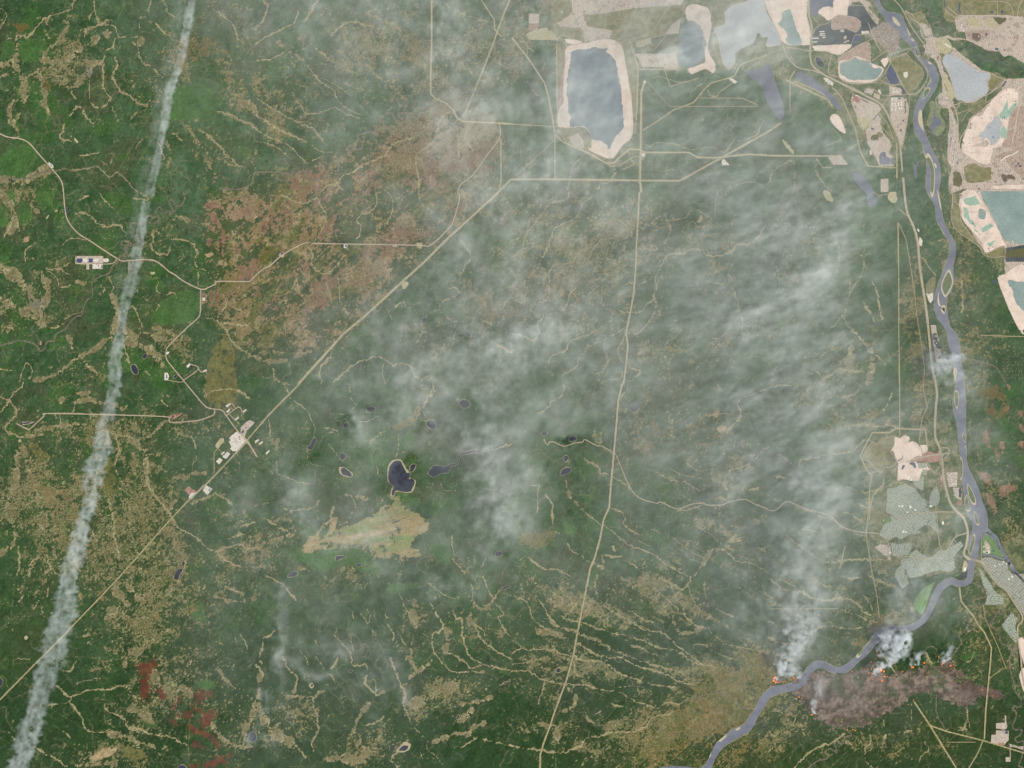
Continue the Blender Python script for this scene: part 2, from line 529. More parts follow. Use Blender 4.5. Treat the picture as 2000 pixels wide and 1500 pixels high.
s 10: 350,20 380,80 370,170
s 12: 130,230 180,150
s 10: 270,220 310,200 260,260
s 8: 320,220 330,300
s 8: 100,700 120,650 240,650
s 10: 490,740 550,740 600,660
s 20: 700,740 770,720
s 14: 410,850 460,870 500,920 550,940 600,930 700,890 830,890 920,860 990,860
s 10: 990,860 1040,930 1080,980
s 11: 550,940 540,980 450,1000 380,1010
d 14: 540,980 600,1050 640,1110 660,1180 700,1215 790,1220 860,1210
s 40: 860,1230 1000,1260 1080,1300
s 22: 1080,1300 1200,1330 1250,1400
s 36: 660,1430 760,1380 880,1350
s 30: 600,1480 720,1470 900,1460
s 14: 270,1330 360,1390 440,1430 520,1490
s 10: 60,1190 100,1260 150,1300
s 10: 490,1210 550,1260
s 16: 820,1040 900,1080 960,1110 1020,1190 1100,1200 1180,1240 1300,1250 1400,1290 1470,1320
s 40: 1100,580 1000,610 980,700
s 30: 1250,650 1340,740 1440,750 1500,820
s 40: 1200,740 1240,850 1320,900
s 34: 1380,900 1440,880 1490,930
s 34: 1650,1150 1700,1230 1760,1290 1850,1330 1950,1340
s 24: 1700,720 1760,800 1830,870 1900,900 1970,960
s 30: 1990,960 1970,1100 1920,1200 1900,1340
s 24: 640,470 720,450 790,400
s 8: 600,850 640,820 780,800
s 10: 1870,450 1910,510 1940,570
s 8: 1830,470 1850,530
s 14: 1500,670 1460,720
s 40: 1000,1040 1080,1060 1200,1140
s 26: 830,330 900,300 860,260
s 40: 1000,80 1100,180 1200,100
s 40: 900,60 920,140 1000,230
s 30: 1340,60 1330,140
s 26: 1680,160 1820,200 1990,180
c 3: 120,0 90,300
c 3: 560,630 1080,660
s 20: 1750,80 1900,140
@31
d 13: 80,0 200,60 260,130 310,190
s 14: 150,420 100,470 60,490 50,560 30,640 50,690
s 14: 0,690 40,740 50,770
s 24: 30,780 20,900 20,1000 50,1100
s 60: 50,1100 100,1180 180,1260 280,1300
d 14: 300,1320 350,1370 390,1420
s 8: 340,580 400,670 410,830
s 18: 210,640 260,740 320,790 300,900
s 9: 460,500 490,580 470,620 530,720 580,770 620,830
s 16: 590,720 650,640
s 24: 240,940 330,940 430,950 520,900
d 14: 440,950 450,1020 480,1120 480,1230 440,1290 450,1370
s 26: 430,1040 480,1100
s 10: 610,460 680,540 740,600 750,690 800,700 860,690 880,750
s 8: 730,450 760,590
s 14: 870,770 850,830 900,890 940,930
s 10: 890,760 930,830 940,900
s 26: 1000,900 900,960 870,1010 830,1060 790,1130
s 24: 790,1130 760,1210 820,1260 780,1330
s 56: 780,1330 860,1370 820,1440 700,1430
s 36: 540,1440 640,1420
s 9: 1020,370 1070,440 1075,580
s 18: 1040,640 1090,740 1120,830 1160,900 1150,1000
d 8: 1150,1000 1190,1090 1220,1160 1290,1240 1340,1280 1340,1350 1410,1410 1460,1480
s 30: 1200,790 1280,740 1390,650
s 24: 1220,680 1250,740
s 32: 1200,540 1210,620 1180,640
s 11: 1130,450 1160,530 1220,530 1230,460
s 14: 1360,200 1410,300 1460,380 1430,440 1380,450 1390,590 1430,640 1520,740 1660,750
s 10: 1400,170 1410,290
s 8: 1120,140 1200,310 1280,430 1350,480
s 40: 1220,280 1240,400
s 30: 1480,420 1500,520 1480,570
s 18: 1480,590 1600,650 1680,720 1780,690
s 60: 1250,1000 1380,930 1480,890 1560,850
s 30: 1380,1300 1480,1260 1560,1230 1650,1230 1700,1180 1790,1140
s 14: 1540,260 1560,330 1610,340 1610,460 1640,560 1660,620 1760,680 1860,710 2000,745
s 26: 1700,270 1670,320 1670,370
s 10: 1700,380 1770,420 1790,460
s 12: 1720,400 1760,490 1870,580 1960,630 2020,660
s 26: 1660,160 1760,260 1850,200
s 12: 1850,200 1880,150 1930,90
d 11: 1870,210 1930,290 1900,330 1950,430 2000,480
s 10: 1650,0 1690,100 1700,250
s 10: 1770,0 1810,100 1860,180
s 8: 1700,0 1730,70
s 7: 1330,40 1460,140 1560,180
s 20: 1690,740 1780,760
s 40: 1540,1150 1630,1110 1700,1030
s 20: 1900,850 1990,820
s 26: 1600,1000 1740,980 1840,950
s 10: 860,1170 940,1140 1000,1100
s 8: 1000,280 1030,330
s 8: 750,280 760,340
s 8: 820,290 870,380
s 10: 1430,680 1480,680
s 16: 1100,1370 1060,1440 1110,1490
s 10: 860,260 890,300 880,370
s 14: 1600,1340 1730,1260
s 12: 1760,1270 2000,1330
@32
C 12: 600,0 560,200 500,500 480,620 420,830 340,1040 290,1190 245,1310 220,1400 218,1520
s 12: 660,0 650,80 670,150 680,190 730,240 770,270
d 12: 770,270 860,320 940,360 1000,400 1040,420 1160,440 1220,480
s 12: 1220,480 1300,550 1370,600 1440,650 1480,690 1540,700 1590,715
s 11: 1460,690 1380,650 1340,610 1280,580 1200,570 1100,540 1040,510
d 12: 1040,510 960,490 880,465 800,450 700,420 620,390 540,360
s 14: 540,360 480,350 420,330 380,310
s 22: 300,350 350,390 420,410 500,440 590,480 660,500 720,540 780,580 850,600
d 12: 850,600 920,630 1000,660 1090,690 1200,720 1300,750 1400,800
s 16: 500,520 600,580 680,620 780,640 860,640 930,680
d 12: 930,680 1030,720 1120,740 1200,770 1300,820 1420,850
s 14: 0,600 60,570 150,575 240,575 330,580 400,610 480,630 560,660 680,665
s 13: 680,665 760,700 800,730 860,770 920,790
s 12: 920,790 1000,820 1100,850 1200,860 1290,870
s 12: 0,740 80,740 140,750 200,790 270,820 400,840 500,845 600,860 720,890 800,900 870,920
s 13: 870,920 930,960 970,980 1060,1010 1150,1030
s 16: -20,1320 60,1340 140,1350 220,1360 300,1375 400,1380 480,1350 540,1330
s 14: 540,1330 580,1270 680,1250 740,1230 830,1220 960,1210 1040,1180 1060,1160
s 10: 1060,1160 1090,1110 1160,1090 1220,1080 1260,1040 1270,1010
s 9: 60,170 120,210 150,300 180,350 240,400 300,430
s 40: 200,430 300,440 360,460 460,500
s 12: 200,180 250,240 280,300 330,360
s 8: 300,170 340,240
s 9: 350,40 400,130
s 9: 380,150 400,210
s 8: 460,170 470,210
s 14: 440,230 500,210 460,290
s 9: 400,330 470,260
s 22: 600,230 600,270 550,330
s 10: 480,660 500,760 540,790
s 12: 870,240 950,290 1050,350 1110,360
s 8: 1110,100 1180,150 1240,210 1300,260
s 24: 1240,300 1280,390 1300,440 1400,440 1490,400
s 14: 1340,260 1340,290
s 12: 1340,290 1380,340 1460,400 1490,400
s 8: 1490,400 1560,440 1640,510 1700,540
d 8: 1700,540 1790,560 1860,570 2000,600
s 14: 1330,110 1380,60 1400,0
s 20: 1150,10 1240,60 1330,110
s 8: 1500,30 1510,160 1560,230 1620,270 1720,320
s 8: 1640,280 1760,330
s 18: 1520,340 1560,310
s 8: 1370,60 1420,200 1480,280
s 9: 1430,530 1410,570
d 8: 1430,530 1500,540 1580,590 1640,620 1750,660
s 9: 920,540 1000,560 1080,600 1150,620
s 7: 820,870 980,860 1080,900
s 7: 0,500 60,540 100,560
s 9: 0,690 120,670 260,640
s 22: 340,920 380,930 340,960
s 26: 430,880 490,930 490,1000 400,1060
s 34: 220,1150 280,1170 330,1150
s 40: 350,1200 355,1260
s 14: 350,1270 360,1310
s 20: 110,1200 130,1220
s 7: 640,1090 760,1010
s 20: 580,1100 640,1150
s 14: 780,1000 850,1020
s 8: 1150,1030 1200,990 1260,990 1310,1010
k 3: 1320,1000 1370,960 1440,960 1500,930 1640,905
k 2: 1640,905 1720,960 1790,1020 1850,1030
s 12: 260,810 240,900 200,1000
c 3: 740,1110 820,1020
c 3: 1290,170 1300,250
c 3: 1370,640 1385,780
c 2: 1100,1290 1170,1330
@33
C 10: 1140,980 1260,1160 1470,1500
C 9: 1260,1165 1400,1215 1680,1285 2010,1385
C 12: 1495,90 1510,200 1560,260 1610,320 1640,380 1690,440 1745,560 1735,700 1715,900 1700,1060 1690,1270
C 7: 1680,1285 1640,1380 1570,1500
C 8: 900,620 950,690 995,760
t 6: 820,0 850,150 870,330
t 4: 1680,220 1700,340 1800,560 1860,720
t 4: 1730,800 1840,715
t 3: 30,255 550,255
t 3: 1400,1298 1620,1298
h 12: 1720,-60 1760,20 1850,100 1930,220 1980,300 1985,350 1950,400 1955,520 1975,640 1985,760 2005,870
k 6: 2000,1500 1960,1480 1980,1420 1990,1380 2000,1330 1990,1290 1950,1300 1930,1270 1970,1240 1980,1200 1930,1200 1910,1170 1930,1120 1940,1070 1910,1040 1920,1020 1970,1020 1975,960 1930,900 1920,830 1900,770 1890,700 1890,640 1910,580 1880,550 1820,520 1810,460 1770,410 1730,380 1770,330 1790,280 1820,300 1850,240
k 4: 1600,55 1650,75 1700,110 1720,150 1650,175 1600,200 1640,240 1665,280 1640,310 1660,370 1620,400 1570,430 1560,380 1530,440 1490,470 1510,520 1460,600 1430,640 1440,710
k 4: 315,1500 350,1470 400,1440 450,1430 480,1400 440,1380 480,1350 520,1370 540,1380 520,1310 520,1280 580,1310 600,1260 650,1240 620,1200 640,1140 660,1110 640,1080 690,1100 720,1100 690,1040 740,1050 820,1030 870,1050 920,1020 900,970 960,960 990,920 1060,910 1120,880 1180,870 1220,810 1260,770 1320,780 1350,790 1370,730
k 3: 1040,800 1130,760 1200,730 1240,690 1230,580 1280,550 1320,580
k 3: 1320,930 1310,1000 1325,1100 1360,1150 1380,1190
s 22: 1230,600 1280,700
s 12: 1340,780 1220,580
s 14: 210,1500 300,1400 370,1350 500,1300 600,1230
s 12: 790,1190 800,1300 760,1340 760,1440 820,1500
s 9: 1260,1210 1230,1260 1230,1310 1260,1350 1190,1420 1185,1500
s 8: 1500,1180 1550,1200 1380,1210
d 11: 1550,1030 1560,1100 1530,1190
s 8: 1560,1100 1580,1190
s 12: 220,1100 200,1150
d 12: 250,1160 290,1250
s 9: 0,1190 30,1240 60,1250
s 30: 60,1050 110,1060
s 9: 1610,600 1590,650 1560,670
s 8: 900,1130 910,1180
s 22: 920,1220 900,1300 880,1400
s 18: 600,1290 650,1320
s 22: 1120,1200 1050,1230
s 7: 1120,1000 1120,1140
d 13: 0,20 60,60 110,100 200,120 280,130
s 14: 90,20 200,80 280,140 400,180 490,190
s 14: 490,190 540,170 600,180 680,200 720,240 740,280 800,300
d 14: 560,0 650,20 740,10
d 18: 800,0 900,50 1000,90
d 11: 380,40 450,80 500,130
s 9: 740,140 790,200 820,280
s 6: 0,150 90,230 180,280 260,320 360,360 480,380
d 12: 350,430 420,400 480,390 560,400 650,410 740,400
d 16: 0,470 60,510 150,530 220,520
s 6: 60,370 180,440 240,510
s 6: 300,250 420,320 520,380
d 14: 610,280 700,310 770,340
s 6: 150,270 170,300
c 3: 0,250 60,60
s 10: 0,1380 80,1290
s 7: 0,350 60,380
@Z3
h 26: 640,-40 640,240 680,400 660,700 660,900 700,1030 850,1150 1060,1260 1300,1370 1500,1470 1466,1470
r 14: -10,-40 10,60 60,300 180,550 240,740 300,880 430,1030 560,1080 700,1100 800,1140
r 9: -60,860 240,765 320,740 660,795
r 9: 660,795 850,780 1000,830 1110,900 1120,1190
t 7: 690,260 810,400
r 11: 1000,830 940,1130 1100,1200 1250,1295 1600,1295 1730,1240 1900,990 1850,860
r 9: 1130,870 1590,620 1700,600
r 12: 1560,350 1660,620 1760,800
r 9: 1470,20 1560,200 1720,400
r 9: 1700,480 1850,700
r 11: 1620,950 1850,800 1900,900 1920,1000
r 9: 1740,1240 1900,1325 1995,1330 2100,1250
r 12: 410,1265 600,1340 800,1430 900,1500
r 8: 1830,1190 1900,1330 1890,1500
C 14: 345,1500 345,1200 430,1090
t 6: 190,690 190,780
t 6: 300,790 430,1000
@Z4
r 13: -20,0 100,150 220,380 400,640 450,700
r 11: 150,170 260,240 290,310 380,390 380,480 430,590 620,640
r 12: 960,240 1100,240 1740,245 1880,290
r 14: 1700,260 1820,280 1780,330 1560,560 1500,640 1300,690 1100,620 900,600 800,560 620,640 600,720 690,840
r 12: 1500,640 1760,720 2010,900
r 10: 760,130 800,200 930,290 950,470 1080,500 1100,620
t 8: 1250,0 1080,80 1240,230
r 9: 1370,20 1700,30 1800,120 1830,260
r 9: 1960,0 1920,110 1880,300
r 8: 1580,0 1585,220
r 16: 800,100 960,240
t 7: 1920,110 2010,190
r 11: 400,712 460,700 520,640
h 12: -110,850 0,815 225,752
r 12: 610,900 680,1100 740,1300 730,1500
r 14: 900,740 1000,850 1120,960 1320,1100 1460,1135 1700,1240 2010,1230
r 8: 1700,1240 1500,1420 1400,1490
r 8: -60,930 150,835 240,780 380,950 470,1070 490,1200 450,1300 330,1440 200,1470 90,1300 -10,1110
t 6: 300,840 460,1010 500,1120 530,1240
r 8: 1700,380 1640,400 1560,560
r 8: 1700,440 2010,520
k 6: 180,-20 200,80 260,150 320,150 380,60 400,-20
k 6: 470,-20 420,50 500,130 540,120 500,200 520,260 600,270 690,310 680,350 610,360 590,400 620,430 740,450 780,520 830,480 850,440 880,460 860,530
k 3: 1070,640 1060,700 1070,780
k 3: 1320,860 1350,940 1480,950 1560,900 1620,980
@Z5
h 26: 95,0 470,190 740,330 850,480 950,700 1040,900 1080,1200 1095,1400
C 20: 0,90 60,130 160,260 270,520 360,720 400,900 440,1080 500,1200 560,1310 990,1335
C 24: 1010,950 1010,1500
t 6: 1210,200 1200,380 1160,600 1110,1000
r 8: 890,40 1060,45 1080,10
r 9: 890,60 890,220 740,430 520,740 490,760 560,970 710,1120
t 7: 890,230 890,560
r 8: 640,110 780,200 900,210 1080,200 1180,190
r 8: 1180,190 1080,20
r 8: 1180,190 1330,180 1440,40
r 11: 1720,0 1720,160 1620,260 1650,380 1730,400 1830,440 1830,700 1850,1000 1810,1100 1860,1340 1900,1500
r 18: 1740,0 1900,380 1960,600 1960,1000 1990,1200
r 8: 1870,390 1940,400 1995,350
C 11: 730,480 860,640 960,900
C 10: 760,680 960,900
t 8: -130,1010 140,905 130,850 0,720
t 6: 140,1120 400,960
t 6: 280,525 390,540 340,300
@Z6
r 20: 270,-30 300,120 430,330 430,500 560,480 650,440 900,440 1100,310 1180,290 1500,80 1560,-30
r 18: 1180,290 1180,440 1350,340 1500,200 1640,-20
t 12: 880,450 900,580 520,690
r 24: 1280,430 1000,680 820,850 770,1000 620,1230 600,1500
r 22: 1880,250 1870,560 1760,1200 1690,1500
t 12: 640,870 760,680 920,560
@Z7
r 20: 140,-20 140,300 230,500 170,750 180,1060 250,1100 250,1300 270,1500
r 24: 320,300 540,820 600,860 1200,860 2020,880
r 22: 600,1010 2020,1040
r 14: 530,860 440,940 260,1080
r 18: 1190,250 1210,440 1330,520 1230,700 1230,860
r 14: 1420,300 1340,520 1550,640
r 26: 850,1080 1000,1300 1120,1500 1230,1740
t 10: 480,560 590,590 600,480 760,360
r 14: 1640,320 1740,560 1880,640 2020,640
r 12: 1700,250 1900,60 2020,-20
@12
d 8: 30,0 70,60 80,110
s 7: 690,380 620,470
@33
r 5: 1890,1320 1892,1420
C 7: 600,-230 560,-60
'''
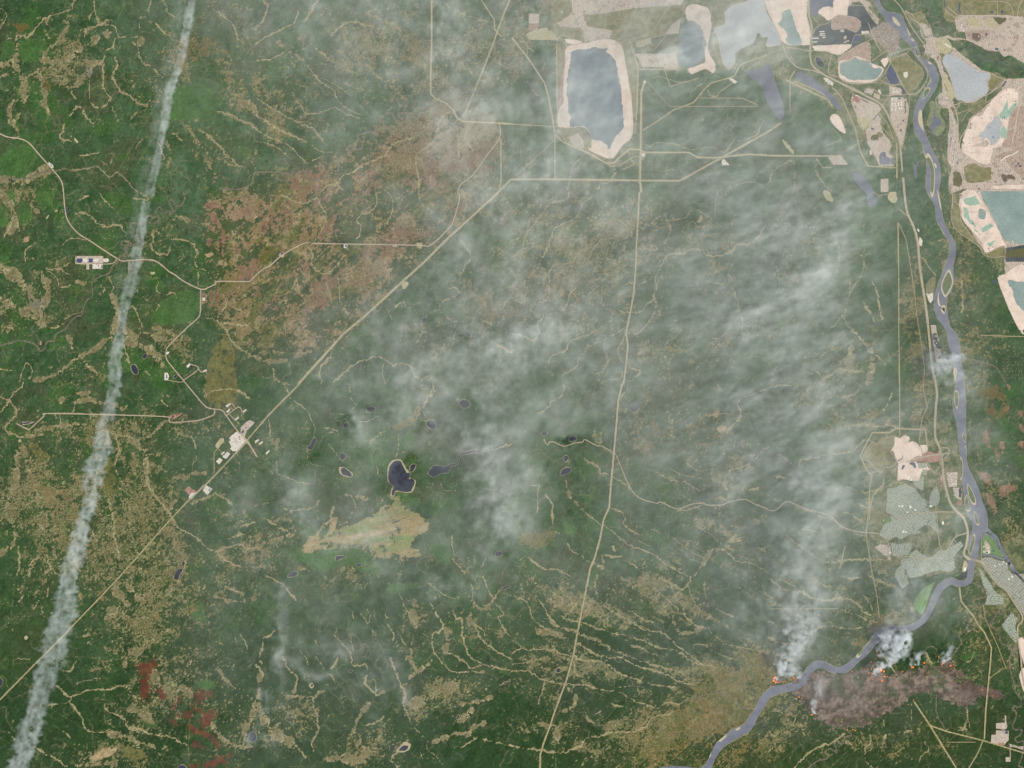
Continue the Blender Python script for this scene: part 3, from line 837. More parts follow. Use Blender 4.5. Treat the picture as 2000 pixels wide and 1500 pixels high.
# flat areas, "kind: x,y ..." ; drawn in order, later ones lie on top
AREAS = '''
@02
reclaimed: 560,110 700,60 1000,30 1300,0 1340,130 1290,220 1200,270 1080,300 800,350 760,300 780,240 600,210 560,150
mine_ground: 340,60 460,-10 560,-20 1100,-20 1360,-20 1320,40 1100,50 900,70 700,110 560,110 560,150 600,210 780,240 760,300 570,325 540,220 400,210 330,180
reclaimed: 295,200 325,20 440,-20 470,60 450,120 330,190
reclaimed: 330,200 400,220 540,240 540,320 470,310 390,270 350,330 340,280
gravel_pad: 130,105 210,110 210,180 135,185
red_soil: 130,190 210,190 205,230 135,240
pale_ground: 135,250 270,220 345,290 345,310 135,308
reclaimed: 350,340 430,370 405,560 400,720 402,800 360,985
red_soil: 360,860 372,760 380,600 405,540 408,440 440,350 540,330 620,325 430,372 415,500 400,700 400,800
reclaimed: 850,350 925,320 985,530 975,700 970,1040 935,1060 936,800 912,640 885,480
tailings_sand: 430,370 580,335 740,305 850,350 885,480 912,640 936,800 940,1050 860,1140 800,1225 755,1238 680,1210 600,1165 625,1090 605,1030 545,990 480,995 362,990 362,870 400,800 400,700 415,500
tailings_sand: 415,305 540,322 520,340 440,340
reclaimed: 365,1010 520,1000 600,1060 605,1160 400,1090
mine_ground: 440,1075 520,1040 560,1100 560,1160 500,1150
slate_pond: 470,400 580,385 640,365 690,380 740,375 740,410 790,450 815,500 830,600 850,680 855,760 870,880 870,990 830,1040 790,1100 770,1150 755,1160 735,1130 690,1100 640,1095 615,1075 600,1020 550,985 500,990 455,985 455,900 440,870 440,800 430,740 428,640 440,560 455,480
mine_ground: 960,420 1280,420 1310,540 1190,540 1180,520 1020,520
pale_ground: 975,330 1080,300 1090,340 980,370
brush: 1190,280 1290,295 1250,330 1190,390 1090,410
gravel_pad: 1240,200 1320,140 1300,260 1200,270
tailings_sand: 1355,75 1400,35 1480,45 1540,80 1560,200 1530,380 1590,510 1570,575 1540,550 1500,540 1400,580 1370,540 1480,500 1510,470 1490,300 1450,200 1370,160
reclaimed: 1590,0 1880,-20 1720,60 1670,110 1660,190 1580,230 1610,300 1640,420 1680,530 1740,490 1750,530 1680,545 1620,500 1575,350 1565,180
slate_pond: 1390,165 1450,180 1480,230 1500,300 1520,350 1500,400 1490,470 1400,530 1310,495 1295,430 1310,330 1330,250 1340,205
lilac_pond: 1660,100 1730,40 1800,20 1950,-20 1990,100 2060,220 2100,320 2090,350 1990,360 2000,290 1960,290 1920,255 1890,330 1850,350 1750,410 1740,490 1700,535 1660,510 1630,420 1610,300 1580,220 1660,190 1665,130
river_lake: 1830,560 1900,540 1940,530 2010,500 2050,620 2130,850 2110,930 2070,900 1990,790 1960,700 1920,640 1870,610
white_pad: 1655,1240 1700,1290 1640,1290 1640,1250
white_pad: 1010,1195 1040,1195 1040,1222 1010,1222
white_pad: 1690,615 1720,610 1760,640 1740,655
white_pad: 1025,630 1045,630 1045,655 1025,655
@Z3
tailings_sand: -60,0 40,0 600,-30 605,240 660,500 645,690 500,700 310,695 200,610 120,430 0,180 -40,60
teal_pond: 230,190 290,150 350,150 370,220 420,380 460,480 490,560 530,640 490,695 340,690 270,620 310,560 260,470 160,380 210,310 215,240
river_lake: 665,-20 1030,-20 1000,100 920,120 850,130 790,190 780,210 665,245
tailings_sand: 780,200 850,120 960,100 1010,120 1040,-20 1260,-20 1240,150 1230,240 1100,230 950,320 880,270
coal_flat: 1250,90 1500,90 1560,200 1640,320 1720,400 1680,430 1630,470 1600,530 1420,540 1360,540 1290,700 1130,690 760,720 700,720 690,640 690,560 740,450 800,400 920,370 1000,320 1100,230 1230,240 1240,150
scraped_ground: 1000,310 1100,235 1200,240 1390,290 1450,380 1370,500 1200,440 1010,455
white_bar: 695,588 790,586 790,603 695,605
white_bar: 800,486 880,484 880,500 800,502
white_bar: 805,520 890,518 890,530 805,535
white_bar: 805,545 890,543 890,555 805,558
white_bar: 845,577 900,573 900,588 845,590
white_bar: 695,648 770,645 770,660 695,662
tailings_sand: 695,720 910,705 1120,700 1290,690 1280,740 1130,850 1000,830 900,800 740,790
white_pad: 740,720 910,708 910,785 770,785
white_pad: 1450,485 1570,480 1570,520 1460,530
mine_ground: 1120,460 1190,450 1190,500 1130,500
mine_ground: 1180,570 1220,565 1220,605 1185,605
mine_ground: 1175,650 1270,620 1270,650 1175,668
blue_pond: 1350,550 1440,560 1470,600 1430,640 1320,640
blue_pond: 1315,662 1430,662 1360,710 1295,745
scraped_ground: 1120,890 1550,655 1600,960 1620,1005 1460,950 1370,890 1270,950 1130,985
tailings_sand: 1110,960 1260,940 1370,875 1540,940 1620,990 1780,1050 1795,1110 1710,1230 1600,1285 1260,1280 1110,1190
teal_pond: 1130,990 1270,940 1370,885 1400,920 1540,950 1620,1010 1640,1060 1750,1060 1775,1110 1700,1210 1600,1245 1290,1240 1200,1190 1130,1150
mine_ground: 1260,100 1320,30 1420,30 1500,90 1560,200 1560,90 1640,120 1560,20 1430,-20 1270,-20
mine_ground: 1540,110 1620,180 1740,310 1720,385 1640,290
refinery_ground: 1560,560 1640,420 1690,440 1790,340 1990,450 2060,560 2000,830 1900,830 1800,740 1650,620
river_lake: 430,1140 500,1100 560,1150 700,1220 800,1300 900,1360 960,1440 1060,1540 1150,1680 1160,1740 1120,1720 1010,1620 900,1520 800,1450 700,1360 560,1290 450,1215
lake: 740,900 800,900 880,1000 860,1055 800,1040 750,980
white_pad: 850,1215 920,1215 1020,1290 1005,1345 900,1265
blue_pond: 1910,1010 1990,1100 2050,1200 2045,1300 1900,1310 1840,1180
brush: 720,250 800,215 860,260 890,320 720,400 700,330
tailings_sand: 1760,940 1850,900 1880,940 1820,1050
@Z4
reclaimed: -90,920 140,840 270,960 400,1060 430,1150 410,1230 300,1380 200,1470 60,1260 -10,1110 -70,1000
white_pad: 115,1130 185,1115 180,1200 150,1222 120,1190
reclaimed: 730,-20 2020,-20 2020,280 1740,240 1100,240 960,260 900,330 780,300 750,260
reclaimed: 140,180 260,220 400,210 540,440 560,560 640,590 440,590 380,400 260,300
mine_ground: 940,260 1100,240 1740,240 2020,270 2020,1000 1880,920 1780,860 1680,890 1610,800 1420,790 1300,720 1100,620 1090,500 960,480 920,340
scraped_ground: 1110,480 1440,470 1440,560 1320,650 1200,640 1110,570
dark_pit: 1190,530 1290,520 1320,590 1280,640 1210,620
pale_ground: 1100,330 1200,275 1320,370 1360,420 1240,425 1140,390
pale_ground: 1400,300 1480,290 1590,420 1430,420 1390,350
brush: 1530,280 1730,290 1610,375
scraped_ground: 1840,560 1910,540 1900,650 1860,690
mine_ground: 440,590 640,600 800,550 900,600 1060,590 920,640 860,620 800,590 640,640 600,660 480,690
mine_ground: 370,360 450,370 540,460 560,570 650,600 560,620 470,560
mine_ground: 430,740 500,640 620,640 680,780 700,900 740,1100 880,1340 930,1520 720,1520 720,1200 630,960 560,900 460,840
pale_ground: 600,640 780,590 880,740 820,830 700,820
pale_ground: 760,1120 860,1340 930,1520 780,1520 740,1300
white_pad: 740,680 770,670 860,730 850,750 800,730
mine_ground: 880,740 1200,980 1330,1090 1470,1130 1300,1110 1120,1000 960,900 880,860
lilac_pond: 880,790 890,870 960,890 1090,980 1160,1030 1330,1120 1450,1140 1475,1200 1430,1300 1440,1400 1400,1470 1250,1560 1130,1590 1000,1560 940,1540 900,1400 860,1250 800,1110 725,960 770,850 840,850
reclaimed: 1480,1150 1560,1130 1700,1230 1500,1400 1440,1380 1440,1300
mine_ground: 1700,1230 2020,1220 2020,1540 1500,1540 1640,1400
blue_pond: 1700,1265 1725,1270 1680,1350 1662,1340
blue_pond: 1540,750 1595,750 1600,785 1545,780
blue_pond: 1635,160 1668,160 1668,208 1635,208
blue_pond: 1478,170 1520,165 1515,205 1475,200
blue_pond: 980,50 1005,50 1000,150 1015,210 1000,215 970,140
blue_pond: 750,0 765,0 763,120 748,118
blue_pond: 1380,520 1440,530 1400,565
dark_pit: 640,890 665,880 665,905 640,920
blue_pond: 420,750 450,750 455,800 430,795
@Z5
gravel_pad: 330,180 720,350 750,400 760,440 500,720 400,640 380,520 330,400 290,280
red_soil: 340,185 460,240 420,330 300,300
pale_ground: 400,560 640,600 500,740 440,690
gravel_pad: 520,760 720,510 760,560 750,660 800,800 900,910 930,1000 880,1100 960,1180 960,1310 740,1300 660,1140 560,970
brush: 620,840 710,820 710,900 610,900
reclaimed: 800,820 720,780 700,840 760,860
river_lake: 750,1120 830,1090 850,1160 900,1190 905,1280 800,1290 745,1270
river_lake: 920,1190 960,1190 960,1285 925,1280
blue_pond: 460,262 570,315 555,325 458,275
blue_pond: 345,375 380,380 360,420
blue_pond: 225,320 268,365 250,380 220,340
blue_pond: 610,710 660,730 640,750 605,735
gravel_pad: 890,60 1090,100 1080,205 950,200 895,230
gravel_pad: 545,95 660,120 620,200 500,160
gravel_pad: 650,170 750,200 740,280 650,230
white_pad: 730,110 770,180 760,195 715,140
gravel_pad: 910,240 1150,240 1200,400 1190,520 1150,760 1120,880 1090,1030 1050,920 1000,800 930,640 910,590
brush: 1130,310 1155,310 1150,470 1130,480
blue_pond: 1060,90 1090,85 1140,150 1135,190
blue_pond: 1030,245 1070,250 1065,275 1032,272
blue_pond: 1110,240 1150,245 1145,265 1110,262
blue_pond: 1095,595 1140,595 1135,625 1100,620
blue_pond: 1060,740 1090,745 1085,775 1055,770
marsh: 1520,330 1590,300 1700,370 1680,500 1770,640 1700,830 1560,800 1530,700 1480,650 1530,450
river_lake: 1600,350 1615,360 1600,500 1640,560 1700,600 1690,680 1620,690 1570,780 1545,770 1530,690 1560,600 1590,550 1570,510 1590,460
river_lake: 1255,1225 1275,1260 1300,1310 1330,1250 1365,1230 1320,1320 1320,1500 1290,1500 1270,1330
mine_ground: 1680,170 1760,200 1880,280 1900,330 1830,420 1760,400 1700,370 1650,310 1650,240
mine_ground: 1820,400 1860,420 1960,700 1990,1100 2000,1500 1900,1500 1860,1340 1800,1230 1800,1100 1810,800 1840,740
tailings_sand: 30,500 110,540 190,700 210,800 120,760 0,640 -30,560
gravel_pad: -60,1180 130,1130 250,1290 120,1290 20,1290
tailings_sand: 585,1070 610,1060 620,1120 590,1130
@Z6
mine_ground: 720,1500 700,1100 780,900 850,760 1100,620 1250,440 1400,300 1650,130 1700,30 1800,-40 2020,-60 2020,1520
tailings_sand: 730,1080 790,1000 860,800 900,740 1080,720 1200,540 1360,330 1640,140 1870,230 1880,560 1820,900 1740,1250 1700,1500 720,1500
scraped_ground: 1870,600 2020,590 2020,1520 1720,1520 1760,1250 1830,1000
scraped_ground: 1700,700 1880,520 1840,820 1700,1500 1520,1400 1600,1200 1640,1040
teal_flat: 1640,620 1780,470 1870,480 1820,520 1740,640 1680,720 1580,800 1500,800 1460,720 1540,640 1600,430 1660,380 1650,440
teal_flat: 1520,940 1600,1000 1640,1110 1580,1240 1500,1210 1480,1080
mine_ground: 820,880 880,900 870,1010 800,1010
lilac_pond: 1340,800 1380,740 1470,780 1500,860 1530,890 1500,960 1475,1060 1475,1220 1360,1340 1270,1380 1270,1300 1180,1200 1110,1270 1080,1290 1090,1210 1020,1180 1060,1100 1130,1070 1190,950 1330,840
mine_ground: 720,1480 1000,1340 1180,1260 1260,1330 1240,1390 1100,1420 900,1440
blue_pond: 400,1190 430,1200 400,1400 385,1450
lilac_pond: 170,430 200,450 215,490 190,495
blue_pond: 1600,-20 1640,-20 1560,110 1535,100
reclaimed: 1230,-30 1500,-20 1560,0 1450,110 1250,180 1220,100
@Z7
mine_ground: 150,-20 540,-20 560,120 960,370 1150,380 1190,-20 2020,-20 2020,1060 950,1060 850,1080 620,1110 470,1120 220,1100 160,800 240,500 150,300
tailings_sand: 545,-30 1190,-30 1190,240 1150,370 960,370 545,120
scraped_ground: 1300,200 1700,20 2020,-20 2020,640 1800,600 1560,330
reclaimed: 560,430 760,360 850,380 960,450 1180,460 1200,560 1290,590 1200,640 1190,760 900,830 610,830 540,600
white_bar: 1425,305 1520,215 1620,170 1720,145 1860,45 1875,65 1740,160 1640,190 1550,230 1445,318
dark_pit: 1450,640 1540,640 1600,740 1580,800 1500,800
dark_pit: 1580,640 1740,660 1790,760 1700,740 1600,740
blue_pond: 1830,350 1880,340 1880,400 1830,390
blue_pond: 1770,420 1840,400 1830,435 1775,440
blue_pond: 1870,410 1945,410 1935,455 1880,455
blue_pond: 925,820 1020,785 1020,800 935,840
blue_pond: 1950,720 2010,710 2010,755 1960,755
blue_pond: 855,990 900,960 940,1000 930,1010
blue_pond: 1280,800 1320,800 1320,835 1285,830
blue_pond: 340,320 400,340 385,385 355,360
brush: 270,590 440,590 480,700 490,820 440,920 280,880
tailings_sand: 1300,910 2020,900 2020,980 1310,980
tailings_sand: 450,1100 480,1050 650,1000 650,1060 480,1120
brush: 250,1090 540,990 600,1000 350,1130
reclaimed: 270,1120 350,1130 360,1340 460,1330 480,1520 270,1520
tailings_sand: 470,1140 820,1090 940,1060 1000,1280 1130,1520 480,1520
teal_flat: 485,1220 820,1160 870,1190 640,1270 490,1280
teal_flat: 490,1300 850,1230 880,1260 640,1330 500,1345
teal_flat: 500,1350 880,1290 900,1320 680,1390 510,1410
teal_flat: 510,1430 600,1420 590,1480 510,1490
teal_flat: 700,1400 900,1350 930,1400 830,1430
teal_pond: 940,1070 1180,1050 1290,1060 2020,1065 2020,1520 1125,1520 1040,1300 1000,1220
@13
mine_ground: 1500,30 1640,0 1680,60 1860,360 2010,370 2010,560 1850,640 1840,420 1700,480 1660,420 1500,170
tailings_sand: 1510,40 1640,10 1850,400 1830,430 1700,470 1660,380 1530,230 1510,150
teal_flat: 1520,60 1620,30 1660,90 1560,110
teal_flat: 1525,120 1560,130 1580,200 1620,260 1650,300 1600,260 1530,200
teal_pond: 1645,150 1670,130 1705,165 1690,210 1650,205
teal_flat: 1660,290 1740,240 1760,270 1680,320
teal_flat: 1610,300 1650,320 1600,270
teal_flat: 1700,400 1780,380 1740,430
reclaimed: 1440,80 1500,120 1520,250 1680,440 1700,480 1840,420 1840,500 1700,500 1640,420 1450,270
teal_pond: 1655,0 1720,20 2010,20 2010,380 1900,390 1840,360 1720,120
coal_flat: 1850,440 2010,410 2010,440 1980,470 1860,470
brush: 1850,475 2010,440 2010,510 1850,505
coal_flat: 1850,510 2010,505 2010,545 1860,545
tailings_sand: 1800,700 1850,640 2010,590 2010,1060 1950,1055
teal_pond: 1875,690 1900,685 1940,700 2010,720 2010,930 1990,925 1930,850 1910,760 1880,730
blue_pond: 1760,690 1780,690 1785,715 1765,720
white_pad: 1235,790 1260,770 1290,790 1290,840 1270,870 1255,850
reclaimed: 1240,710 1300,660 1310,700 1290,780 1240,790
gravel_pad: 1270,1040 1310,1040 1320,1100 1360,1300 1360,1330 1315,1330
lake: 1290,1105 1315,1105 1318,1120 1292,1120
lake: 1285,1122 1298,1122 1300,1160 1288,1160
lake: 1300,1130 1322,1135 1325,1160 1303,1160
lake: 1300,1170 1330,1165 1340,1200 1305,1195
lake: 1310,1200 1340,1198 1345,1225 1322,1220
blue_pond: 1325,1290 1355,1275 1355,1300 1330,1305
white_pad: 1170,280 1182,300 1180,315 1165,300
white_pad: 1185,350 1208,380 1200,425 1175,410
pale_ground: 940,10 1000,0 1000,80 945,70
pale_ground: 430,-10 470,-10 510,60 490,75 450,50
river_lake: 775,-40 810,-30 845,90 785,110
river_lake: 660,-140 730,-130 810,-30 780,20 700,-60
@03
gravel_pad: 880,1400 940,1395 940,1500 880,1500
pale_ground: 100,1085 150,1120 205,1190 190,1200 140,1150
river_lake: -10,620 60,740 100,850 130,900 80,930 30,860 -20,760
@Z1
reclaimed: 290,540 420,350 500,370 620,280 760,260 780,330 760,400 720,490 780,560 800,640 820,660 720,740 640,740 560,820 490,780 380,660 300,620
tailings_sand: 770,280 800,262 860,285 920,245 990,260 1010,300 990,350 1050,335 1130,370 1160,420 1180,395 1290,400 1280,500 1210,530 1150,560 1070,600 1110,650 1140,680 1260,680 1300,740 1330,780 1210,800 1170,900 1150,950 1060,950 950,930 890,925 830,950 820,880 830,700 810,650 760,560 715,490 770,390
red_soil: 1000,640 1150,560 1290,490 1450,530 1450,470 1500,540 1520,620 1460,640 1400,670 1300,650 1150,640 1030,660
brush: 650,520 740,480 780,570 800,640 690,640 640,590
brush: 580,780 690,785 695,870 630,905
river_lake: 820,640 890,590 890,540 910,570 880,620 830,650
blue_pond: 880,760 900,700 945,710 920,750 900,780
blue_pond: 1000,690 1020,660 1090,665 1112,740 1090,755 1060,710
neighbourhood: 1135,670 1260,680 1290,740 1150,760
neighbourhood: 1210,770 1290,780 1270,860 1200,850
neighbourhood: 1170,890 1240,880 1220,1100 1180,1090 1060,980 1060,950 1150,950
neighbourhood: 655,1070 780,1060 900,990 940,990 1100,1070 1130,1120 1200,1210 1290,1270 1280,1330 1330,1430 980,1460 880,1560 690,1460 640,1440 655,1200
neighbourhood: 1350,1120 1400,1040 1440,1060 1480,1160 1470,1280 1420,1340 1300,1360 1320,1200
gravel_pad: 1580,820 1760,810 1740,1040 1620,1040
gravel_pad: 1680,1060 1820,1060 1820,1260 1720,1200
lake: 1780,1075 1815,1075 1812,1200 1775,1195
red_soil: 1740,1270 1825,1270 1820,1330 1750,1320
red_soil: 1480,850 1520,870 1560,1040 1620,1240 1560,1100 1500,960
river_lake: 1235,1350 1260,1340 1290,1370 1270,1380
@Z2
neighbourhood: 300,530 560,540 730,490 1010,480 1040,740 1080,830 1140,880 1100,830 1000,770 930,690 850,680 720,770 800,800 600,830 470,910 400,860 300,920 140,840 200,680 330,620
neighbourhood: 310,950 420,980 620,960 650,1010 590,1150 350,1170 330,1060
neighbourhood: 620,1120 720,1060 800,1140 910,1180 920,1200 1080,1070 1180,1070 1350,810 1370,820 1190,1060 1320,990 1400,930 1450,1000 1290,1180 1320,1330 1300,1380 1200,1410 1080,1380 900,1430 700,1500 580,1500 560,1380 470,1320 480,1210 600,1200
neighbourhood: 420,1350 480,1310 540,1340 520,1500 380,1500 390,1400
gravel_pad: 150,980 310,1010 320,1160 230,1160 60,1030
blue_pond: 640,700 670,695 695,740 690,770 665,740
blue_pond: 855,390 890,385 885,420 860,410
blue_pond: 900,600 920,605 915,650 895,640
blue_pond: 265,1010 300,1010 300,1030 270,1030
pale_ground: 265,1180 310,1175 320,1220 280,1230
grass_field: 200,590 300,570 320,620 210,670
lake: 1430,1415 1460,1410 1455,1500 1420,1490
lake: 1470,1415 1500,1420 1490,1500 1465,1500
pale_ground: 1460,1240 1510,1300 1490,1400 1430,1400
@Z8
grass_field: 930,360 990,330 1180,390 1270,470 1310,640 1400,740 1500,870 1380,890 1150,830 890,820 880,620
gravel_pad: 960,540 1000,470 1060,540 1120,640 1130,800 990,820 990,640
white_pad: 1000,745 1090,740 1090,810 1000,812
blue_pond: 1175,650 1220,660 1215,675 1180,665
blue_pond: 1250,610 1275,620 1275,660 1255,650
blue_pond: 1180,715 1250,740 1180,770
white_pad: 935,740 975,745 975,800 940,790
lake: 1008,770 1060,765 1060,800 1008,802
townsite: 890,920 1160,910 1260,980 1440,1010 1560,1060 1580,1240 1760,1400 1800,1500 1400,1560 1200,1500 980,1250 860,1020
neighbourhood: 790,1150 880,1240 960,1360 940,1450 1000,1500 900,1500 860,1370 820,1240
@33
neighbourhood: 1690,-10 1740,60 1760,110 1840,170 1840,220 1690,225 1710,170 1700,110 1670,50
neighbourhood: 1850,350 1900,285 1945,330 1930,400 1950,470 1940,530 1890,470 1825,390
townsite: 1730,0 2010,-20 2010,330 1930,200 1880,130 1800,80
grass_field: 1140,200 1200,110 1300,50 1260,140 1240,230 1200,300 1150,250
neighbourhood: 1000,0 1080,-10 1100,60 1050,100 1020,60
gravel_pad: 1780,1150 1840,1145 1865,1145 1865,1190 1845,1200 1780,1190
gravel_pad: 1780,1205 1880,1210 1880,1280 1845,1320 1780,1310 1740,1300 1745,1240 1780,1240
red_soil: 1800,1300 1845,1305 1845,1325 1800,1320
gravel_pad: 1855,1415 1895,1415 1895,1450 1857,1450
mine_ground: 1880,1310 2010,1340 2010,1360 1890,1330
blue_pond: 1850,1212 1875,1212 1875,1232 1852,1232
gravel_pad: 1848,1090 1860,1090 1860,1145 1850,1145
tailings_sand: 1955,530 1970,480 2010,520 2010,700 1985,640
tailings_sand: 1965,760 2010,720 2010,900 1980,860
@10
gravel_pad: 590,500 805,500 805,558 590,560
gravel_pad: 675,553 697,553 697,606 675,606
white_pad: 723,562 802,562 802,600 723,600
blue_pond: 595,545 600,520 640,518 648,535 636,552 612,555
blue_pond: 690,550 692,520 725,520 725,552
white_pad: 645,520 682,520 684,545 650,545
white_pad: 735,520 770,520 768,545 730,545
white_pad: 805,522 845,520 852,540 840,548 808,546
blue_pond: 792,570 800,570 800,596 792,594
lake: 1030,1352 1055,1350 1075,1380 1078,1410 1068,1425 1050,1418 1030,1395 1023,1370
lake: 1125,1268 1142,1264 1150,1275 1142,1292 1128,1303 1115,1298 1110,1285
lake: 1355,1445 1370,1430 1390,1430 1380,1445 1365,1455
white_pad: 1285,1412 1310,1412 1322,1440 1312,1470 1285,1470
blue_pond: 1300,1425 1308,1430 1306,1460 1298,1455
white_pad: 1455,1360 1480,1337 1490,1350 1468,1375
white_pad: 1590,1395 1613,1385 1615,1400 1592,1408
blue_pond: 1650,750 1662,742 1668,762 1656,770
blue_pond: 1910,668 1920,665 1925,690 1915,692
blue_pond: 1572,770 1579,770 1577,825 1572,820
white_pad: 1582,825 1604,825 1604,850 1582,850
blue_pond: 518,110 524,115 535,165 518,160
pale_ground: 430,138 448,138 448,152 430,152
pale_ground: 378,178 384,182 368,212 360,208
pale_ground: 1178,625 1205,625 1205,640 1178,640
red_soil: 310,1165 325,1165 325,1200 308,1198
white_pad: 1300,1250 1325,1247 1318,1262 1300,1272
@00
white_pad: 380,1265 415,1290 420,1310 400,1310 378,1280
blue_pond: 390,1280 408,1295 400,1305
pale_ground: 575,1082 585,1078 612,1108 600,1114
lake: 150,268 200,282 208,298 185,292
lake: 275,205 300,185 315,182 290,212
@11
white_pad: 685,410 717,410 710,438 686,438
blue_pond: 697,414 712,412 708,432 698,430
pale_ground: 180,490 195,470 222,480 212,512 188,506
blue_pond: 192,480 208,470 220,486 204,500
white_pad: 1070,415 1098,415 1098,428 1070,428
blue_pond: 1076,418 1092,418 1092,424 1076,424
pale_ground: 1255,400 1290,400 1300,420 1290,438 1260,425
pale_ground: 1140,710 1180,700 1192,720 1165,755 1140,730
lake: 1300,985 1325,980 1330,995 1320,1020 1300,1025 1294,1005
lake: 1625,1090 1640,1086 1675,1110 1680,1128 1660,1128 1635,1112
@20
gravel_pad: 175,295 270,296 235,312 178,320
lake: 180,302 250,300 225,310 182,314
red_soil: 1315,248 1435,223 1362,278
lake: 1342,248 1358,246 1355,260 1345,258
lake: 1378,240 1388,240 1384,250
white_pad: 1762,170 1795,148 1805,158 1775,183
white_pad: 1768,215 1792,193 1800,202 1778,228
white_pad: 1832,275 1860,255 1870,263 1842,287
white_pad: 1895,212 1922,195 1928,205 1903,225
gravel_pad: 1880,380 1880,340 1920,300 1955,280 1970,290 1990,300 1950,345 1930,360 1910,420
white_pad: 1785,440 1800,410 1850,370 1925,440 1850,525 1820,525 1798,505 1808,490
blue_pond: 1785,432 1800,430 1803,444 1788,446
blue_pond: 1882,380 1902,355 1908,368 1892,390
blue_pond: 1915,345 1930,330 1928,345
brush: 1755,400 1810,345 1826,358 1775,418
pale_ground: 1685,480 1725,422 1748,440 1705,498
white_pad: 1738,570 1775,530 1800,545 1765,585
white_pad: 1688,605 1715,575 1740,595 1712,628
white_pad: 1725,545 1750,525 1758,535 1735,555
red_soil: 1442,830 1472,800 1535,840 1500,885
white_pad: 1475,880 1495,850 1530,850 1500,895 1480,902
white_pad: 1585,830 1610,790 1660,820 1620,868
blue_pond: 1628,828 1640,815 1648,828 1636,838
lake: 1425,1390 1440,1380 1448,1390 1435,1420 1425,1425
lake: 1365,1490 1400,1445 1432,1445 1410,1480 1395,1525 1378,1530 1360,1520
lake: 1930,592 1945,588 1960,602 1942,605
@21
white_pad: -10,445 20,430 25,440 -5,465
white_pad: 22,465 50,445 55,456 28,475
white_pad: 75,540 100,515 108,525 82,552
lake: 460,420 470,420 470,450 455,475 440,505 420,515 402,505 402,490 425,470 440,440
lake: 668,543 690,543 700,560 695,580 680,592 662,588 654,570
lake: 870,185 900,178 935,183 930,200 905,217 880,218 866,205
lake: 682,325 700,303 722,306 730,320 715,338 690,342
lake: 1590,140 1620,124 1655,130 1672,155 1665,178 1635,190 1605,180 1590,165
lake: 1335,300 1350,284 1380,284 1400,300 1406,325 1400,345 1380,353 1355,340 1335,318
pale_ground: 645,665 660,645 700,655 745,690 760,710 745,728 700,722 660,705
lake: 665,665 690,655 735,690 750,712 740,724 710,715 680,710 670,690
pale_ground: 1028,730 1030,650 1060,600 1100,588 1140,600 1175,660 1200,690 1205,735 1245,750 1245,790 1220,840 1180,850 1100,840 1080,870 1055,875 1055,830 1070,800 1035,765
lake: 1060,620 1085,600 1110,598 1130,605 1150,640 1170,680 1180,695 1200,695 1204,715 1195,740 1230,742 1240,765 1235,790 1220,815 1212,835 1180,845 1140,840 1100,832 1088,840 1078,868 1062,870 1060,840 1072,805 1045,775 1032,740 1036,690 1042,650
lake: 1208,640 1225,628 1248,630 1240,655 1222,685 1210,685 1204,665
lake: 1347,690 1380,645 1415,635 1470,645 1510,630 1560,615 1578,590 1580,560 1620,535 1660,530 1690,512 1740,520 1770,508 1830,480 1838,484 1810,500 1765,522 1740,540 1710,532 1680,542 1620,552 1592,575 1585,610 1565,635 1520,648 1500,690 1440,700 1400,728 1365,718 1350,705
lake: 1950,745 1965,742 1980,760 1980,775 1965,770
lake: 878,992 890,978 912,978 912,990 895,998
lake: 645,1160 655,1155 668,1168 662,1178 650,1175
lake: 620,1365 630,1345 660,1340 702,1350 705,1355 670,1362 640,1378 622,1382
lake: 785,1410 810,1403 825,1410 805,1428 790,1420
lake: 255,1490 290,1465 320,1465 326,1480 310,1500 250,1505
lake: 1870,1325 1890,1308 1915,1308 1924,1325 1905,1345 1880,1345
lake: 742,545 752,540 756,548 748,552
@22
lake: 925,190 935,160 965,152 985,162 988,190 975,210 950,218 930,208
lake: 232,385 245,368 265,372 275,388 262,403 240,402
lake: 442,430 460,410 490,408 508,425 495,440 455,448
lake: 402,580 412,563 430,560 440,575 435,595 420,608 405,600
lake: 376,705 400,665 430,652 460,658 462,675 440,695 400,712
@31
lake: 725,745 735,732 752,735 750,748 732,756
lake: 424,855 428,840 445,842 445,862 428,868
pale_ground: 415,850 430,832 450,845 448,868 430,878 418,865
lake: 426,852 438,842 446,852 436,866
pale_ground: 1095,1370 1140,1310 1160,1295 1210,1320 1190,1360 1150,1375 1110,1375
lake: 1115,1360 1145,1328 1185,1325 1190,1340 1170,1362 1145,1365
lake: 1055,1340 1075,1325 1088,1330 1070,1348
lake: 1930,845 1980,805 1988,812 1960,835 1938,850
lake: 1563,1115 1575,1090 1592,1078 1590,1095 1572,1120
lake: 1922,102 1950,78 1980,75 1988,86 1960,95 1930,108
lake: 1880,925 1895,910 1900,918
@30
lake: 1945,1250 1960,1220 1985,1215 2000,1235 2005,1270 1990,1295 1965,1298 1950,1280
lake: 1390,1490 1410,1478 1440,1478 1455,1495 1440,1510 1400,1510
lake: -20,800 10,800 22,820 15,850 0,870 -20,870
pale_ground: 190,475 205,465 222,478 210,495 195,495
@32
reclaimed: 325,740 350,715 400,705 440,705 430,730 385,750 350,760
lake: 345,730 360,720 382,725 378,745 360,755 348,748
lake: 8,820 20,818 22,828 12,832
'''
